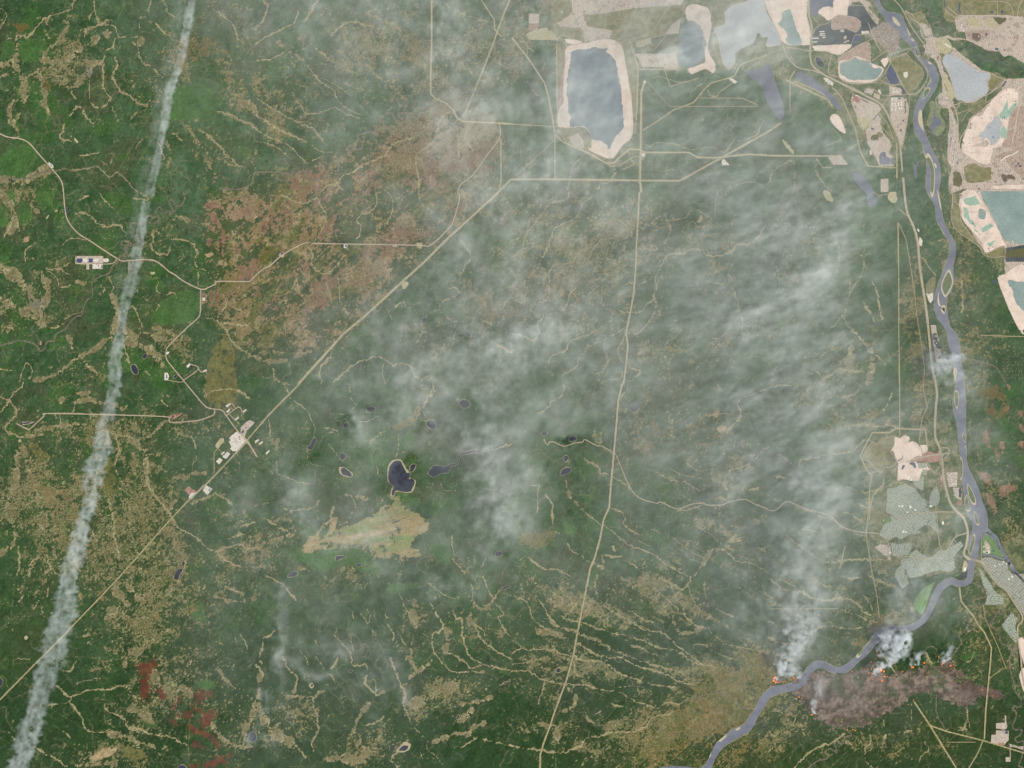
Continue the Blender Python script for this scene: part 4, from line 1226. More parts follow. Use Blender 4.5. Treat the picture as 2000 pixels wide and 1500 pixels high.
# patches of natural ground painted into the land cover: "kind: ..."
PATCHES = '''
@M
scrub: 1490,-40 1700,-40 1720,30 1760,60 1800,130 1790,200 1770,280 1745,330 1700,320 1640,230 1560,170 1500,150 1440,130
scrub: 1750,-20 1770,40 1810,70 1800,110 1850,140 1850,200 1890,220 1900,160 1880,60 1830,70 1800,20 1770,-20
scrub: 1840,-40 2040,-40 2040,90 1990,110 1950,90 1880,70 1850,40
scrub: 1855,180 1960,160 2040,160 2040,360 1860,370 1845,300 1850,240
scrub: 1060,-40 1500,-40 1480,60 1420,140 1250,135 1250,330 1160,310 1090,260 1085,90 1040,60
scrub: 1860,380 2040,370 2040,560 1960,540 1930,500 1880,440
scrub: 1880,1085 2040,1030 2040,1400 1990,1360 1960,1200
scrub: 1690,850 1860,820 1880,900 1885,1000 1860,1060 1880,1120 1720,1130 1690,1060
@10
pink: 1600,80 1680,80 1700,110 1745,110 1745,125 1610,130
pink: 1610,165 1690,160 1710,250 1700,260 1650,240 1640,190
pink: 1630,260 1680,280 1680,320 1640,290
pink: 1720,260 1760,300 1755,510 1735,510 1730,300
pink: 1680,380 1710,390 1720,500 1695,480
pink: 1620,370 1650,360 1645,430 1610,420
tan: 1605,480 1660,480 1655,515 1610,510
pink: 1640,780 1665,770 1660,890 1640,885
pink: 1690,750 1715,750 1710,890 1685,890
pink: 1580,790 1600,780 1625,880 1590,870
pink: 1850,650 1880,620 1880,690 1850,690
pink: 1890,600 1910,590 1910,690 1890,690
pink: 1950,560 1980,560 1980,690 1955,690
pink: 1790,340 1815,330 1800,380 1785,370
pinktan: 1730,140 1850,40 2000,0 2000,180 1900,250 1820,220 1750,200
olive: 1740,1090 1790,1130 1830,1250 1850,1400 1860,1640 1780,1720 1700,1700 1600,1620 1620,1350 1650,1250 1700,1150
tan: 200,350 220,345 235,370 210,400 180,390
@20
olive: 850,560 890,590 900,620 905,800 890,870 850,890 800,870 770,830 780,720 810,640
olive: 230,480 300,460 380,560 430,560 350,600 280,600 240,540
@21
fen: 320,1200 490,1215 560,1180 700,1130 840,1060 960,1020 1080,1000 1100,890 1200,960 1230,1010 1340,1060 1340,1110 1300,1140 1210,1150 1310,1210 1200,1260 1040,1290 1000,1330 900,1310 840,1290 760,1275 640,1300 480,1300 360,1290
fen: 840,1290 960,1320 1060,1380 1180,1380 1300,1330 1200,1260 1000,1270
tan: 560,1170 600,1040 640,1040 620,1120 600,1180
fen: 1070,900 1110,890 1190,960 1200,1010 1100,1000
bright: 450,1320 600,1300 700,1285 780,1275 850,1300 930,1380 980,1440 970,1490 850,1480 700,1400 560,1460 440,1450 400,1400 460,1340
bright: 240,1290 320,1280 440,1300 450,1350 400,1400 280,1390
bright: 340,1080 480,1150 580,1120 570,1190 440,1210 340,1160
bright: 1090,840 1200,880 1200,960 1130,930
bright: 1110,440 1190,370 1240,410 1230,500 1150,500
bright: 1360,1290 1400,1230 1500,1260 1540,1340 1500,1400 1400,1370
olive: 1000,350 1200,270 1260,280 1240,320 1100,370
bright: 1190,880 1290,900 1240,980 1180,920
@31
bright: 1020,90 1060,65 1240,50 1290,80 1130,110 1070,140 1020,110
bright: 1900,720 1980,760 1900,760
@30
red: 1070,690 1150,680 1200,640 1230,660 1240,700 1200,730 1170,780 1170,850 1170,920 1180,950 1100,970 1090,900 1095,850 1080,830 1100,790 1090,740 1050,730
red: 1210,895 1250,870 1300,940 1280,970 1240,940
red: 1330,990 1350,980 1375,1020 1350,1055 1330,1020
red: 1370,970 1400,930 1420,1000 1390,1010
red: 1300,1090 1340,1090 1390,1160 1390,1190 1330,1150
red: 1510,920 1570,880 1620,930 1590,960 1570,1010 1530,990 1520,940
red: 1620,900 1670,900 1660,960 1630,940
red: 1460,1000 1520,1020 1600,1060 1670,1050 1690,1090 1640,1130 1620,1190 1580,1190 1550,1120 1600,1090 1560,1060 1500,1040
red: 1440,1060 1500,1040 1500,1100 1470,1130 1430,1090
red: 1370,1070 1400,1070 1410,1110 1380,1110
red: 1450,1160 1500,1160 1570,1210 1640,1220 1700,1280 1720,1340 1760,1340 1680,1350 1640,1290 1560,1240 1490,1220
red: 1490,1300 1540,1300 1600,1330 1610,1370 1560,1350 1500,1320
red: 1560,1470 1640,1440 1720,1410 1790,1410 1840,1410 1720,1440 1790,1460 1700,1480 1640,1500 1480,1500 1480,1480
red: 1140,990 1165,985 1150,1010
red: 1770,1390 1800,1390 1835,1410 1790,1405
bright: 1520,830 1600,810 1680,830 1680,880 1560,880 1520,870
bright: 1530,200 1570,190 1610,350 1570,340
bright: 1500,280 1540,280 1550,350 1510,340
bright: 1110,1070 1160,1090 1240,1160 1200,1190 1120,1130
olive: 930,1350 1020,1340 1120,1360 1150,1440 1080,1500 1000,1440
tan: 700,1420 820,1340 920,1350 860,1410 720,1450
@20
red: 10,460 25,430 30,450 15,500
@21
red: 305,65 320,55 345,90 330,105
@00
bright: 0,1230 100,1160 230,1120 290,1200 250,1330 180,1400 0,1370
bright: 1340,700 1550,650 1740,790 1700,870 1500,940 1310,930
bright: 20,320 110,330 100,430 0,480
bright: 150,310 260,310 360,320 290,480 190,480 140,420
brown: 1520,300 1680,290 1640,390 1540,480 1440,480 1420,400
brown: 330,640 400,640 410,690 370,710 330,680
brown: 60,180 200,190 240,230 160,260 80,240
@10
bright: 60,-10 140,0 130,100 80,110
bright: 280,0 420,0 410,80 340,140 290,90
bright: 170,60 240,100 250,220 160,270 130,180
bright: 0,100 50,150 60,260 0,280
bright: 1180,960 1260,850 1450,770 1560,800 1560,900 1500,1010 1300,1040 1180,1020
@33
brown: 660,560 740,440 860,370 840,300 1000,380 880,400 780,480 690,600
pink: 830,350 880,360 890,400 860,400 840,380
bright: 1500,640 1600,580 1640,620 1560,680
@23
brown: 1640,80 1700,20 1800,10 1870,120 1880,220 1780,280 1700,200
pink: 1860,0 1890,0 1890,50 1870,40
pink: 1680,380 1700,340 1730,410 1740,490 1720,500 1680,430
pink: 1760,500 1780,490 1820,570 1790,580
pink: 1810,450 1840,430 1850,520 1820,540
pink: 1840,140 1890,180 1870,240 1830,200
pink: 1960,210 1995,210 1990,260 1960,250
pink: 1950,290 2000,340 1990,400 1960,320
pink: 1620,680 1740,700 1750,800 1700,780
pink: 1800,800 1900,780 1950,820 1880,850 1850,880 1810,870
pink: 1700,860 1730,860 1790,960 1800,1010 1760,990 1720,930
pink: 1960,430 2000,450 2000,510 1950,480
@12
tan: 1470,170 1485,180 1480,240 1455,240
@22
brown: 1050,50 1070,50 1075,180 1060,180
brown: 1095,50 1115,50 1110,230 1100,230
brown: 1145,10 1150,10 1160,400 1145,400
brown: 1100,300 1130,300 1130,430 1100,430
brown: 1170,430 1200,440 1205,560 1175,560
brown: 1300,440 1315,440 1320,550 1300,550
brown: 1395,330 1415,340 1410,560 1395,560
brown: 1200,320 1215,320 1220,430 1200,430
brown: 1070,440 1100,440 1095,560 1070,560
brown: 1010,500 1050,500 1040,570 1010,570
brown: 1345,440 1360,440 1362,540 1345,540
tan: 1570,225 1600,210 1620,225 1610,250 1590,255 1572,240
tan: 1600,345 1620,328 1670,340 1680,355 1650,380 1620,375
olive: 40,1190 200,1140 330,1150 340,1190 280,1260 180,1290 60,1250
bright: 400,1080 440,1070 480,1120 500,1160 420,1160
bright: 560,870 620,860 620,960 580,960
'''
BURN = [(1570,1318),(1590,1312),(1625,1315),(1665,1312),(1690,1300),(1705,1315),(1725,1318),(1735,1322),(1760,1312),(1785,1308),(1805,1303),(1832,1300),(1845,1292),(1862,1297),(1868,1310),(1890,1325),(1905,1340),(1925,1345),(1950,1352),(1962,1362),(1945,1362),(1920,1350),(1905,1370),(1890,1380),(1875,1376),(1850,1366),(1828,1358),(1815,1352),(1800,1350),(1785,1355),(1770,1368),(1748,1382),(1725,1395),(1708,1402),(1690,1418),(1660,1420),(1635,1420),(1600,1408),(1583,1392),(1572,1375),(1562,1360),(1545,1352),(1560,1340),(1575,1335)]
RIVER_L = [(1695,-25),(1703,-8),(1712,12),(1722,28),(1732,42),(1742,54),(1755,70),(1772,82),(1780,96),(1787,110),(1797,122),(1805,134),(1812,145),(1817,156),(1812,166),(1804,176),(1793,195),(1786,215),(1784,240),(1788,262),(1800,280),(1806,300),(1810,320),(1808,350),(1810,374),(1825,400),(1829,430),(1840,450),(1852,472),(1855,490),(1848,510),(1838,540),(1829,565),(1824,585),(1824,602),(1831,622),(1845,640),(1850,655),(1853,675),(1860,695),(1865,720),(1866,750),(1863,775),(1861,795),(1868,830),(1872,860),(1875,890),(1876,925),(1882,960),(1884,985),(1890,1006),(1899,1020),(1899,1034),(1893,1050),(1889,1065),(1889,1074),(1896,1085),(1891,1092),(1890,1105),(1889,1125),(1885,1132),(1872,1133),(1860,1128),(1845,1132),(1832,1142),(1824,1155),(1815,1175),(1808,1195),(1795,1210),(1780,1219),(1765,1222),(1740,1222),(1720,1228),(1710,1235),(1698,1250),(1683,1270),(1668,1285),(1655,1295),(1640,1303),(1625,1300),(1612,1292),(1602,1290),(1590,1292),(1578,1302),(1565,1318),(1550,1332),(1530,1338),(1512,1340),(1500,1346),(1492,1354),(1483,1365),(1474,1385),(1466,1395),(1456,1410),(1448,1417),(1430,1425),(1418,1435),(1400,1450),(1392,1465),(1385,1480),(1378,1492),(1367,1503),(1360,1530)]
RIVER_R = [(1705,-25),(1714,-8),(1722,12),(1733,22),(1748,25),(1760,28),(1768,45),(1777,65),(1784,76),(1792,86),(1796,102),(1802,113),(1815,118),(1825,128),(1831,140),(1834,155),(1828,172),(1817,190),(1807,205),(1801,220),(1803,240),(1808,260),(1820,290),(1835,320),(1837,350),(1834,374),(1838,400),(1843,430),(1855,455),(1866,475),(1867,495),(1862,515),(1862,532),(1864,550),(1857,570),(1849,584),(1850,610),(1855,635),(1868,652),(1874,670),(1877,700),(1883,735),(1884,750),(1887,790),(1886,830),(1888,870),(1889,905),(1900,930),(1912,955),(1917,975),(1927,1000),(1929,1025),(1928,1034),(1924,1044),(1917,1056),(1911,1080),(1910,1088),(1904,1102),(1902,1116),(1901,1125),(1897,1138),(1885,1145),(1872,1146),(1858,1142),(1845,1150),(1838,1160),(1832,1170),(1825,1185),(1815,1205),(1805,1218),(1790,1228),(1778,1233),(1760,1232),(1745,1234),(1735,1238),(1720,1250),(1705,1265),(1693,1280),(1680,1290),(1665,1305),(1650,1315),(1635,1316),(1620,1312),(1608,1305),(1600,1305),(1590,1310),(1580,1325),(1570,1340),(1555,1348),(1530,1353),(1515,1358),(1502,1366),(1490,1385),(1480,1400),(1474,1415),(1462,1430),(1445,1440),(1430,1448),(1420,1455),(1408,1465),(1398,1480),(1390,1500),(1385,1530)]
CHANNELS = [([(1925,1030),(1935,1040),(1946,1050),(1952,1064),(1960,1080),(1970,1096),(1978,1108),(1988,1122),(2005,1140),(2030,1165)], 5.5),
            ([(1920,1040),(1932,1046),(1942,1052),(1948,1060),(1953,1070)], 3.2),
            ([(1919,1084.5),(1930,1084),(1942,1086),(1954,1090),(1962,1091),(1965,1086)], 3.6),
            ([(1968,1092),(1974,1106),(1982,1118),(1996,1132),(2010,1145)], 3.5),
            ([(1788,100),(1791,112),(1792,84)], 2),
            ([(1290,1500),(1320,1498),(1345,1500),(1375,1505)], 4)]
ISLANDS = [('river_island', [(1853,530),(1858,540),(1860,552),(1855,565),(1847,577),(1841,568),(1840,556),(1846,540)]),
           ('river_island', [(1808.5,310),(1813,318),(1817,330),(1818,350),(1818,375),(1823,375),(1825,340),(1821,318),(1814,305)]),
           ('river_island', [(1876,895),(1880,905),(1880,925),(1876,935),(1875,915)]),
           ('river_island', [(1890,948),(1896,955),(1903,970),(1905,982),(1899,982),(1893,970)]),
           ('river_island', [(1884,980),(1889,968),(1892,985),(1894,996),(1886,994)]),
           ('river_island', [(1903,1000),(1908,1008),(1912,1022),(1909,1024),(1904,1016)]),
           ('river_island', [(1899,1052),(1902,1045),(1904,1052),(1900,1070),(1896,1081),(1892,1078),(1895,1065)]),
           ('river_island', [(1864,768),(1869,765),(1872,775),(1870,795),(1866,790)]),
           ('river_island', [(1880,848),(1884,850),(1886,862),(1882,860)]),
           ('river_island', [(1788,92),(1792,98),(1790,104),(1796,108),(1789,108)]),
           ('river_island', [(1806,178),(1812,172),(1816,176),(1810,186),(1803,192)]),
           ('sandbar', [(1743,33),(1750,36),(1757,46),(1758,51),(1750,48),(1745,42)]),
           ('sandbar', [(1778,69),(1786,79),(1782,80),(1777,72)]),
           ('sandbar', [(1771,53),(1776,62),(1782,75),(1779,74),(1774,65)]),
           ('sandbar', [(1813,120),(1820,124),(1819,126),(1814,124)]),
           ('sandbar', [(1803,163),(1817,155),(1818,159),(1810,170),(1804,176),(1802,172)]),
           ('sandbar', [(1797,214),(1801,222),(1802,240),(1804,256),(1795,242),(1793,228)]),
           ('sandbar', [(1801,285),(1805,298),(1809,310),(1805,302)]),
           ('sandbar', [(1824,318),(1829,322),(1829,328),(1826,326)]),
           ('sandbar', [(1833,571),(1835,590),(1840,604),(1845,609),(1844,600),(1838,603),(1831,590)]),
           ('sandbar', [(1836,600),(1845,596),(1847,606),(1843,613)]),
           ('sandbar', [(1830,370),(1836,390),(1839,410),(1835,400)]),
           ('sandbar', [(1836,446),(1841,451),(1846,463),(1839,457)]),
           ('sandbar', [(1437,1424),(1446,1420),(1444,1424),(1438,1427)]),
           ('sandbar', [(1404,1447),(1417,1436),(1419,1438),(1408,1448)]),
           ('sandbar', [(1385,1478),(1388,1470),(1389,1474),(1386,1480)]),
           ('sandbar', [(1862,722),(1868,718),(1869,728),(1865,745)]),
           ('sandbar', [(1672,1277),(1685,1268),(1684,1272),(1674,1281)]),
           ('sandbar', [(1683,1263),(1700,1247),(1702,1250),(1688,1264)]),
           ('sandbar', [(1884,870),(1886,872),(1885,877)]),
           ('river_island', [(1675,1279),(1690,1252),(1700,1244),(1703,1247),(1690,1262),(1681,1279)])]

# ---------------- helpers ----------------
rng = np.random.default_rng(7)
random.seed(7)

def parse(text):
    fr = None
    for ln in text.strip().splitlines():
        ln = ln.strip()
        if not ln: continue
        if ln[0] == '@': fr = SHEETS[ln[1:]]; continue
        h, c = ln.split(':')
        h = h.split()
        pts = [tuple(map(float, p.split(','))) for p in c.split()]
        pts = [(fr[0] + x / fr[2], fr[1] + y / fr[2]) for x, y in pts]
        yield h[0], (float(h[1]) / fr[2] if len(h) > 1 else 0), pts

def lin(c):
    c = np.asarray(c, float) / 255.0
    return np.where(c <= .04045, c / 12.92, ((c + .055) / 1.055) ** 2.4) / np.array([1.10, 1.09, 1.20])   # sunlit tone -> reflectance

def wx(x, y, z=0.0):      # map-sheet position to scene position
    return (x - 1000.0, 750.0 - y, z)

# working grid of the land survey
G = 2.08
XS = np.arange(-48, 2048.1, G); YS = np.arange(-48, 1548.1, G)
NX, NY = len(XS), len(YS)
PX, PY = np.meshgrid(XS, YS)

def fb(beta=1.2, lo=2.2, hi=400.0, ang=None, ratio=1.0, shape=None):
    """noise with wavelengths between lo and hi (px), optionally stretched along ang (deg, up from +x)"""
    ny, nx = shape or (NY, NX)
    F = np.fft.rfft2(rng.standard_normal((ny, nx)))
    fy = np.fft.fftfreq(ny)[:, None] / G; fx = np.fft.rfftfreq(nx)[None] / G
    if ang is not None:
        t = math.radians(ang); u = fx * math.cos(t) - fy * math.sin(t); v = fx * math.sin(t) + fy * math.cos(t)
        r = np.hypot(u * ratio, v)
    else:
        r = np.hypot(fx, fy)
    r = np.maximum(r, 1e-6)
    A = r ** -beta * np.exp(-(r * lo * .5) ** 4) * (1 - np.exp(-(r * hi) ** 2))
    n = np.fft.irfft2(F * A, s=(ny, nx))
    return (n - n.mean()) / n.std()

def samp(A, x, y):
    i = (np.asarray(x) - XS[0]) / G; j = (np.asarray(y) - YS[0]) / G
    i = np.clip(i, 0, NX - 1.001); j = np.clip(j, 0, NY - 1.001)
    i0 = i.astype(int); j0 = j.astype(int); u = i - i0; v = j - j0
    return (A[j0, i0] * (1 - u) + A[j0, i0 + 1] * u) * (1 - v) + (A[j0 + 1, i0] * (1 - u) + A[j0 + 1, i0 + 1] * u) * v

def sm(a, b, x):
    t = np.clip((x - a) / (b - a), 0, 1); return t * t * (3 - 2 * t)

def gauss(cx, cy, rx, ry, ang=0.0, X=None, Y=None):
    X = PX if X is None else X; Y = PY if Y is None else Y
    t = math.radians(ang); dx = X - cx; dy = Y - cy
    u = (dx * math.cos(t) - dy * math.sin(t)) / rx; v = (dx * math.sin(t) + dy * math.cos(t)) / ry
    return np.exp(-(u * u + v * v))

def inside(poly, X, Y):
    r = np.zeros(X.shape, bool); n = len(poly); j = n - 1
    for i in range(n):
        xi, yi = poly[i]; xj, yj = poly[j]
        if yi != yj:
            r ^= ((yi > Y) != (yj > Y)) & (X < (xj - xi) * (Y - yi) / (yj - yi) + xi)
        j = i
    return r

def pmask(poly, jit=0.0, grow=0.0):
    """soft mask of a polygon on the grid, evaluated only in its box"""
    p = np.array(poly); m = jit * 2 + grow + 6
    i0 = max(0, int((p[:, 0].min() - m - XS[0]) / G)); i1 = min(NX, int((p[:, 0].max() + m - XS[0]) / G) + 2)
    j0 = max(0, int((p[:, 1].min() - m - YS[0]) / G)); j1 = min(NY, int((p[:, 1].max() + m - YS[0]) / G) + 2)
    if i1 <= i0 or j1 <= j0: return None
    sl_ = (slice(j0, j1), slice(i0, i1))
    X, Y = PX[sl_], PY[sl_]
    if jit: X = X + JX[sl_] * jit; Y = Y + JY[sl_] * jit
    acc = np.zeros(X.shape)
    o = .3 * G
    for a, b in ((-o, -o), (o, -o), (-o, o), (o, o), (0, 0)):
        acc += inside(poly, X + a, Y + b)
    acc /= 5
    for _ in range(int(round(grow / G))):
        q = np.pad(acc, 1, mode='edge')
        acc = np.maximum.reduce([q[1:-1, 1:-1], q[:-2, 1:-1], q[2:, 1:-1], q[1:-1, :-2], q[1:-1, 2:]])
    return sl_, acc

def smooth_line(pts, step=2.0, closed=False):
    P = np.array(pts, float)
    if closed: P = np.vstack([P[-1:], P, P[:2]])
    else: P = np.vstack([2 * P[0] - P[1], P, 2 * P[-1] - P[-2]])
    out = []
    for k in range(1, len(P) - 2):
        a, b, c, d = P[k - 1], P[k], P[k + 1], P[k + 2]
        n = max(1, int(math.hypot(*(c - b)) / step))
        t = np.arange(n)[:, None] / n
        out.append(.5 * (2 * b + (c - a) * t + (2 * a - 5 * b + 4 * c - d) * t ** 2 + (3 * b - a - 3 * c + d) * t ** 3))
    if not closed: out.append(P[-2:-1])
    return np.vstack(out)

def stamp(M, P, R, soft=1.2):
    """paint discs of radius R (array) at P into M with max()"""
    R = np.broadcast_to(np.asarray(R, float), (len(P),))
    for lo_, hi_ in ((0, 2), (2, 5), (5, 9), (9, 16), (16, 40)):
        s = (R > lo_) & (R <= hi_)
        if not s.any(): continue
        p = P[s]; r = R[s]; k = int(math.ceil((r.max() + soft) / G))
        ci = np.round((p[:, 0] - XS[0]) / G).astype(int); cj = np.round((p[:, 1] - YS[0]) / G).astype(int)
        for dj in range(-k, k + 1):
            for di in range(-k, k + 1):
                i = ci + di; j = cj + dj
                ok = (i >= 0) & (j >= 0) & (i < NX) & (j < NY)
                if not ok.any(): continue
                i = i[ok]; j = j[ok]
                d = np.hypot(XS[i] - p[ok, 0], YS[j] - p[ok, 1])
                v = np.clip((r[ok] - d) / soft + .5, 0, 1)
                np.maximum.at(M, (j, i), v)

# ---------------- materials ----------------
def new_mat(name):
    m = bpy.data.materials.new(name); m.use_nodes = True
    return m, m.node_tree, m.node_tree.nodes['Principled BSDF']

def surf(name, c1, c2=None, size=8.0, fine=1.2, rough=.95, bump=0.0, contrast=1.0, c3=None, bench=0.0):
    """procedural surface: two or three tones mixed by noise with grain on top"""
    m, nt, b = new_mat(name)
    geo = nt.nodes.new('ShaderNodeNewGeometry')
    n1 = nt.nodes.new('ShaderNodeTexNoise'); n1.inputs['Scale'].default_value = 1.0 / size; n1.inputs['Detail'].default_value = 6; n1.inputs['Roughness'].default_value = .62
    n2 = nt.nodes.new('ShaderNodeTexNoise'); n2.inputs['Scale'].default_value = 1.0 / fine; n2.inputs['Detail'].default_value = 2
    nt.links.new(geo.outputs['Position'], n1.inputs['Vector']); nt.links.new(geo.outputs['Position'], n2.inputs['Vector'])
    r = nt.nodes.new('ShaderNodeValToRGB'); e = r.color_ramp.elements
    w = .14 / contrast
    e[0].position = .5 - w; e[1].position = .5 + w
    c2 = c2 or tuple(v * .85 for v in c1)
    e[0].color = (*lin(c1), 1); e[1].color = (*lin(c2), 1)
    if c3:
        k = e.new(.5); k.color = (*lin(c3), 1)
    nt.links.new(n1.outputs['Fac'], r.inputs[0])
    mul = nt.nodes.new('ShaderNodeMix'); mul.data_type = 'RGBA'; mul.blend_type = 'MULTIPLY'; mul.inputs[0].default_value = 1
    mr = nt.nodes.new('ShaderNodeMapRange'); mr.inputs[1].default_value = .3; mr.inputs[2].default_value = .7; mr.inputs[3].default_value = .86; mr.inputs[4].default_value = 1.12
    nt.links.new(n2.outputs['Fac'], mr.inputs[0]); nt.links.new(r.outputs[0], mul.inputs[6]); nt.links.new(mr.outputs[0], mul.inputs[7])
    out = mul.outputs[2]
    if bench:      # cut benches, haul tracks and dumped rows winding over the floor
        for sc, am, tone in ((.085, bench, (112, 100, 92)), (.13, bench * .8, (222, 206, 194))):
            wv_ = nt.nodes.new('ShaderNodeTexWave'); wv_.inputs['Scale'].default_value = sc; wv_.inputs['Distortion'].default_value = 14; wv_.inputs['Detail'].default_value = 4; wv_.inputs['Detail Scale'].default_value = .7
            nt.links.new(geo.outputs['Position'], wv_.inputs['Vector'])
            m1 = nt.nodes.new('ShaderNodeMapRange'); m1.inputs[1].default_value = .72; m1.inputs[2].default_value = .98; m1.inputs[4].default_value = am
            mx = nt.nodes.new('ShaderNodeMix'); mx.data_type = 'RGBA'; mx.inputs[7].default_value = (*lin(tone), 1)
            nt.links.new(wv_.outputs['Fac'], m1.inputs[0]); nt.links.new(m1.outputs[0], mx.inputs[0]); nt.links.new(out, mx.inputs[6]); out = mx.outputs[2]
    nt.links.new(out, b.inputs['Base Color'])
    b.inputs['Roughness'].default_value = rough; b.inputs['Specular IOR Level'].default_value = .15
    if bump:
        bp = nt.nodes.new('ShaderNodeBump'); bp.inputs['Distance'].default_value = bump; bp.inputs['Strength'].default_value = .8
        nt.links.new(n1.outputs['Fac'], bp.inputs['Height']); nt.links.new(bp.outputs[0], b.inputs['Normal'])
    return m

def attr_mat(name, grain=.18, gsize=1.6, bump=.5, dark=None, pale=None):
    m, nt, b = new_mat(name)
    at = nt.nodes.new('ShaderNodeAttribute'); at.attribute_name = 'cover'
    geo = nt.nodes.new('ShaderNodeNewGeometry')
    n2 = nt.nodes.new('ShaderNodeTexNoise'); n2.inputs['Scale'].default_value = 1.0 / gsize; n2.inputs['Detail'].default_value = 3; n2.inputs['Roughness'].default_value = .7
    nt.links.new(geo.outputs['Position'], n2.inputs['Vector'])
    mr = nt.nodes.new('ShaderNodeMapRange'); mr.inputs[1].default_value = .3; mr.inputs[2].default_value = .7; mr.inputs[3].default_value = 1 - grain; mr.inputs[4].default_value = 1 + grain
    mul = nt.nodes.new('ShaderNodeMix'); mul.data_type = 'RGBA'; mul.blend_type = 'MULTIPLY'; mul.inputs[0].default_value = 1
    src = at.outputs['Color']
    for tone, sc, lo, hi, am in ((dark, .36, .45, .53, .9), (pale, .46, .565, .63, .8)):   # scattered trees and openings
        if tone is None: continue
        ns = nt.nodes.new('ShaderNodeTexNoise'); ns.inputs['Scale'].default_value = sc; ns.inputs['Detail'].default_value = 2.5; ns.inputs['Roughness'].default_value = .6; ns.inputs['Distortion'].default_value = .8
        nt.links.new(geo.outputs['Position'], ns.inputs['Vector'])
        m1 = nt.nodes.new('ShaderNodeMapRange'); m1.inputs[1].default_value = lo; m1.inputs[2].default_value = hi; m1.inputs[4].default_value = am
        m2 = nt.nodes.new('ShaderNodeMath'); m2.operation = 'MULTIPLY'
        mx = nt.nodes.new('ShaderNodeMix'); mx.data_type = 'RGBA'; mx.inputs[7].default_value = (*lin(tone), 1)
        nt.links.new(ns.outputs['Fac'], m1.inputs[0]); nt.links.new(m1.outputs[0], m2.inputs[0]); nt.links.new(at.outputs['Alpha'], m2.inputs[1])
        nt.links.new(m2.outputs[0], mx.inputs[0]); nt.links.new(src, mx.inputs[6]); src = mx.outputs[2]
    nt.links.new(n2.outputs['Fac'], mr.inputs[0]); nt.links.new(src, mul.inputs[6]); nt.links.new(mr.outputs[0], mul.inputs[7])
    nt.links.new(mul.outputs[2], b.inputs['Base Color'])
    b.inputs['Roughness'].default_value = .95; b.inputs['Specular IOR Level'].default_value = .1
    bp = nt.nodes.new('ShaderNodeBump'); bp.inputs['Distance'].default_value = bump; bp.inputs['Strength'].default_value = .7
    nt.links.new(n2.outputs['Fac'], bp.inputs['Height']); nt.links.new(bp.outputs[0], b.inputs['Normal'])
    return m

def water(name, c, c2=None, size=40.0):
    m = surf(name, c, c2 or tuple(v * 1.08 for v in c), size=size, fine=3.0, rough=.25)
    m.node_tree.nodes['Principled BSDF'].inputs['Specular IOR Level'].default_value = .5
    return m

def smoke_mat(name, dens, color=(.93, .955, .95), g=-.35):
    m, nt, b = new_mat(name); nt.nodes.remove(b)
    pv = nt.nodes.new('ShaderNodeVolumePrincipled'); nt.links.new(pv.outputs[0], nt.nodes['Material Output'].inputs['Volume'])
    pv.inputs['Color'].default_value = (*color, 1); pv.inputs['Density'].default_value = dens; pv.inputs['Anisotropy'].default_value = g
    return m

# ---------------- object helpers ----------------
def link(name, me, mat=None, parent=None):
    o = bpy.data.objects.new(name, me); COL.objects.link(o)
    if mat is not None: me.materials.append(mat)
    if parent is not None: o.parent = parent
    return o

def structure(o): o['kind'] = 'structure'; return o
def stuff(o, label, cat): o['kind'] = 'stuff'; o['label'] = label; o['category'] = cat; return o
def thing(o, label, cat, group=None):
    o['label'] = label; o['category'] = cat
    if group: o['group'] = group
    return o

def mesh_np(name, V, F, col=None, smooth=False):
    me = bpy.data.meshes.new(name)
    V = np.ascontiguousarray(V, np.float32); F = np.ascontiguousarray(F, np.int32)
    me.vertices.add(len(V)); me.vertices.foreach_set('co', V.ravel())
    me.loops.add(F.size); me.loops.foreach_set('vertex_index', F.ravel())
    me.polygons.add(len(F)); me.polygons.foreach_set('loop_start', np.arange(len(F), dtype=np.int32) * F.shape[1])
    me.update(calc_edges=True)
    if smooth: me.polygons.foreach_set('use_smooth', np.ones(len(F), bool))
    if col is not None:
        at = me.attributes.new('cover', 'FLOAT_COLOR', 'POINT')
        C = np.zeros((len(V), 4), np.float32); C[:, :col.shape[1]] = col
        at.data.foreach_set('color', C.ravel())
    return me

def grid_layer(name, Z, C, keep, mat, coarse=None):
    """sheet over the survey grid, only the cells in keep (per vertex)"""
    idx = np.arange(NX * NY).reshape(NY, NX)
    k = keep[:-1, :-1] | keep[1:, :-1] | keep[:-1, 1:] | keep[1:, 1:]
    big = None
    if coarse is not None:        # wherever the sheet is buried deep under the canopy one large cell replaces sixteen
        nb, mb = (NY - 1) // 4, (NX - 1) // 4
        cc_ = np.ones((nb, mb), bool)
        for a_j in range(5):
            for a_i in range(5): cc_ &= coarse[a_j:a_j + nb * 4:4, a_i:a_i + mb * 4:4][:nb, :mb]
        k = k.copy(); k[:nb * 4, :mb * 4] &= ~np.repeat(np.repeat(cc_, 4, 0), 4, 1)
        jj, ii = np.nonzero(cc_); jj *= 4; ii *= 4
        big = np.stack([idx[jj + 4, ii], idx[jj + 4, ii + 4], idx[jj, ii + 4], idx[jj, ii]], -1)
    F = np.stack([idx[1:, :-1], idx[1:, 1:], idx[:-1, 1:], idx[:-1, :-1]], -1)[k]
    if big is not None: F = np.concatenate([F, big])
    used = np.zeros(NX * NY, bool); used[F.ravel()] = True
    remap = np.cumsum(used) - 1
    V = np.stack([PX - 1000, 750 - PY, Z], -1).reshape(-1, 3)[used]
    me = mesh_np(name, V, remap[F], C.reshape(-1, C.shape[-1])[used], smooth=True)
    return link(name, me, mat)

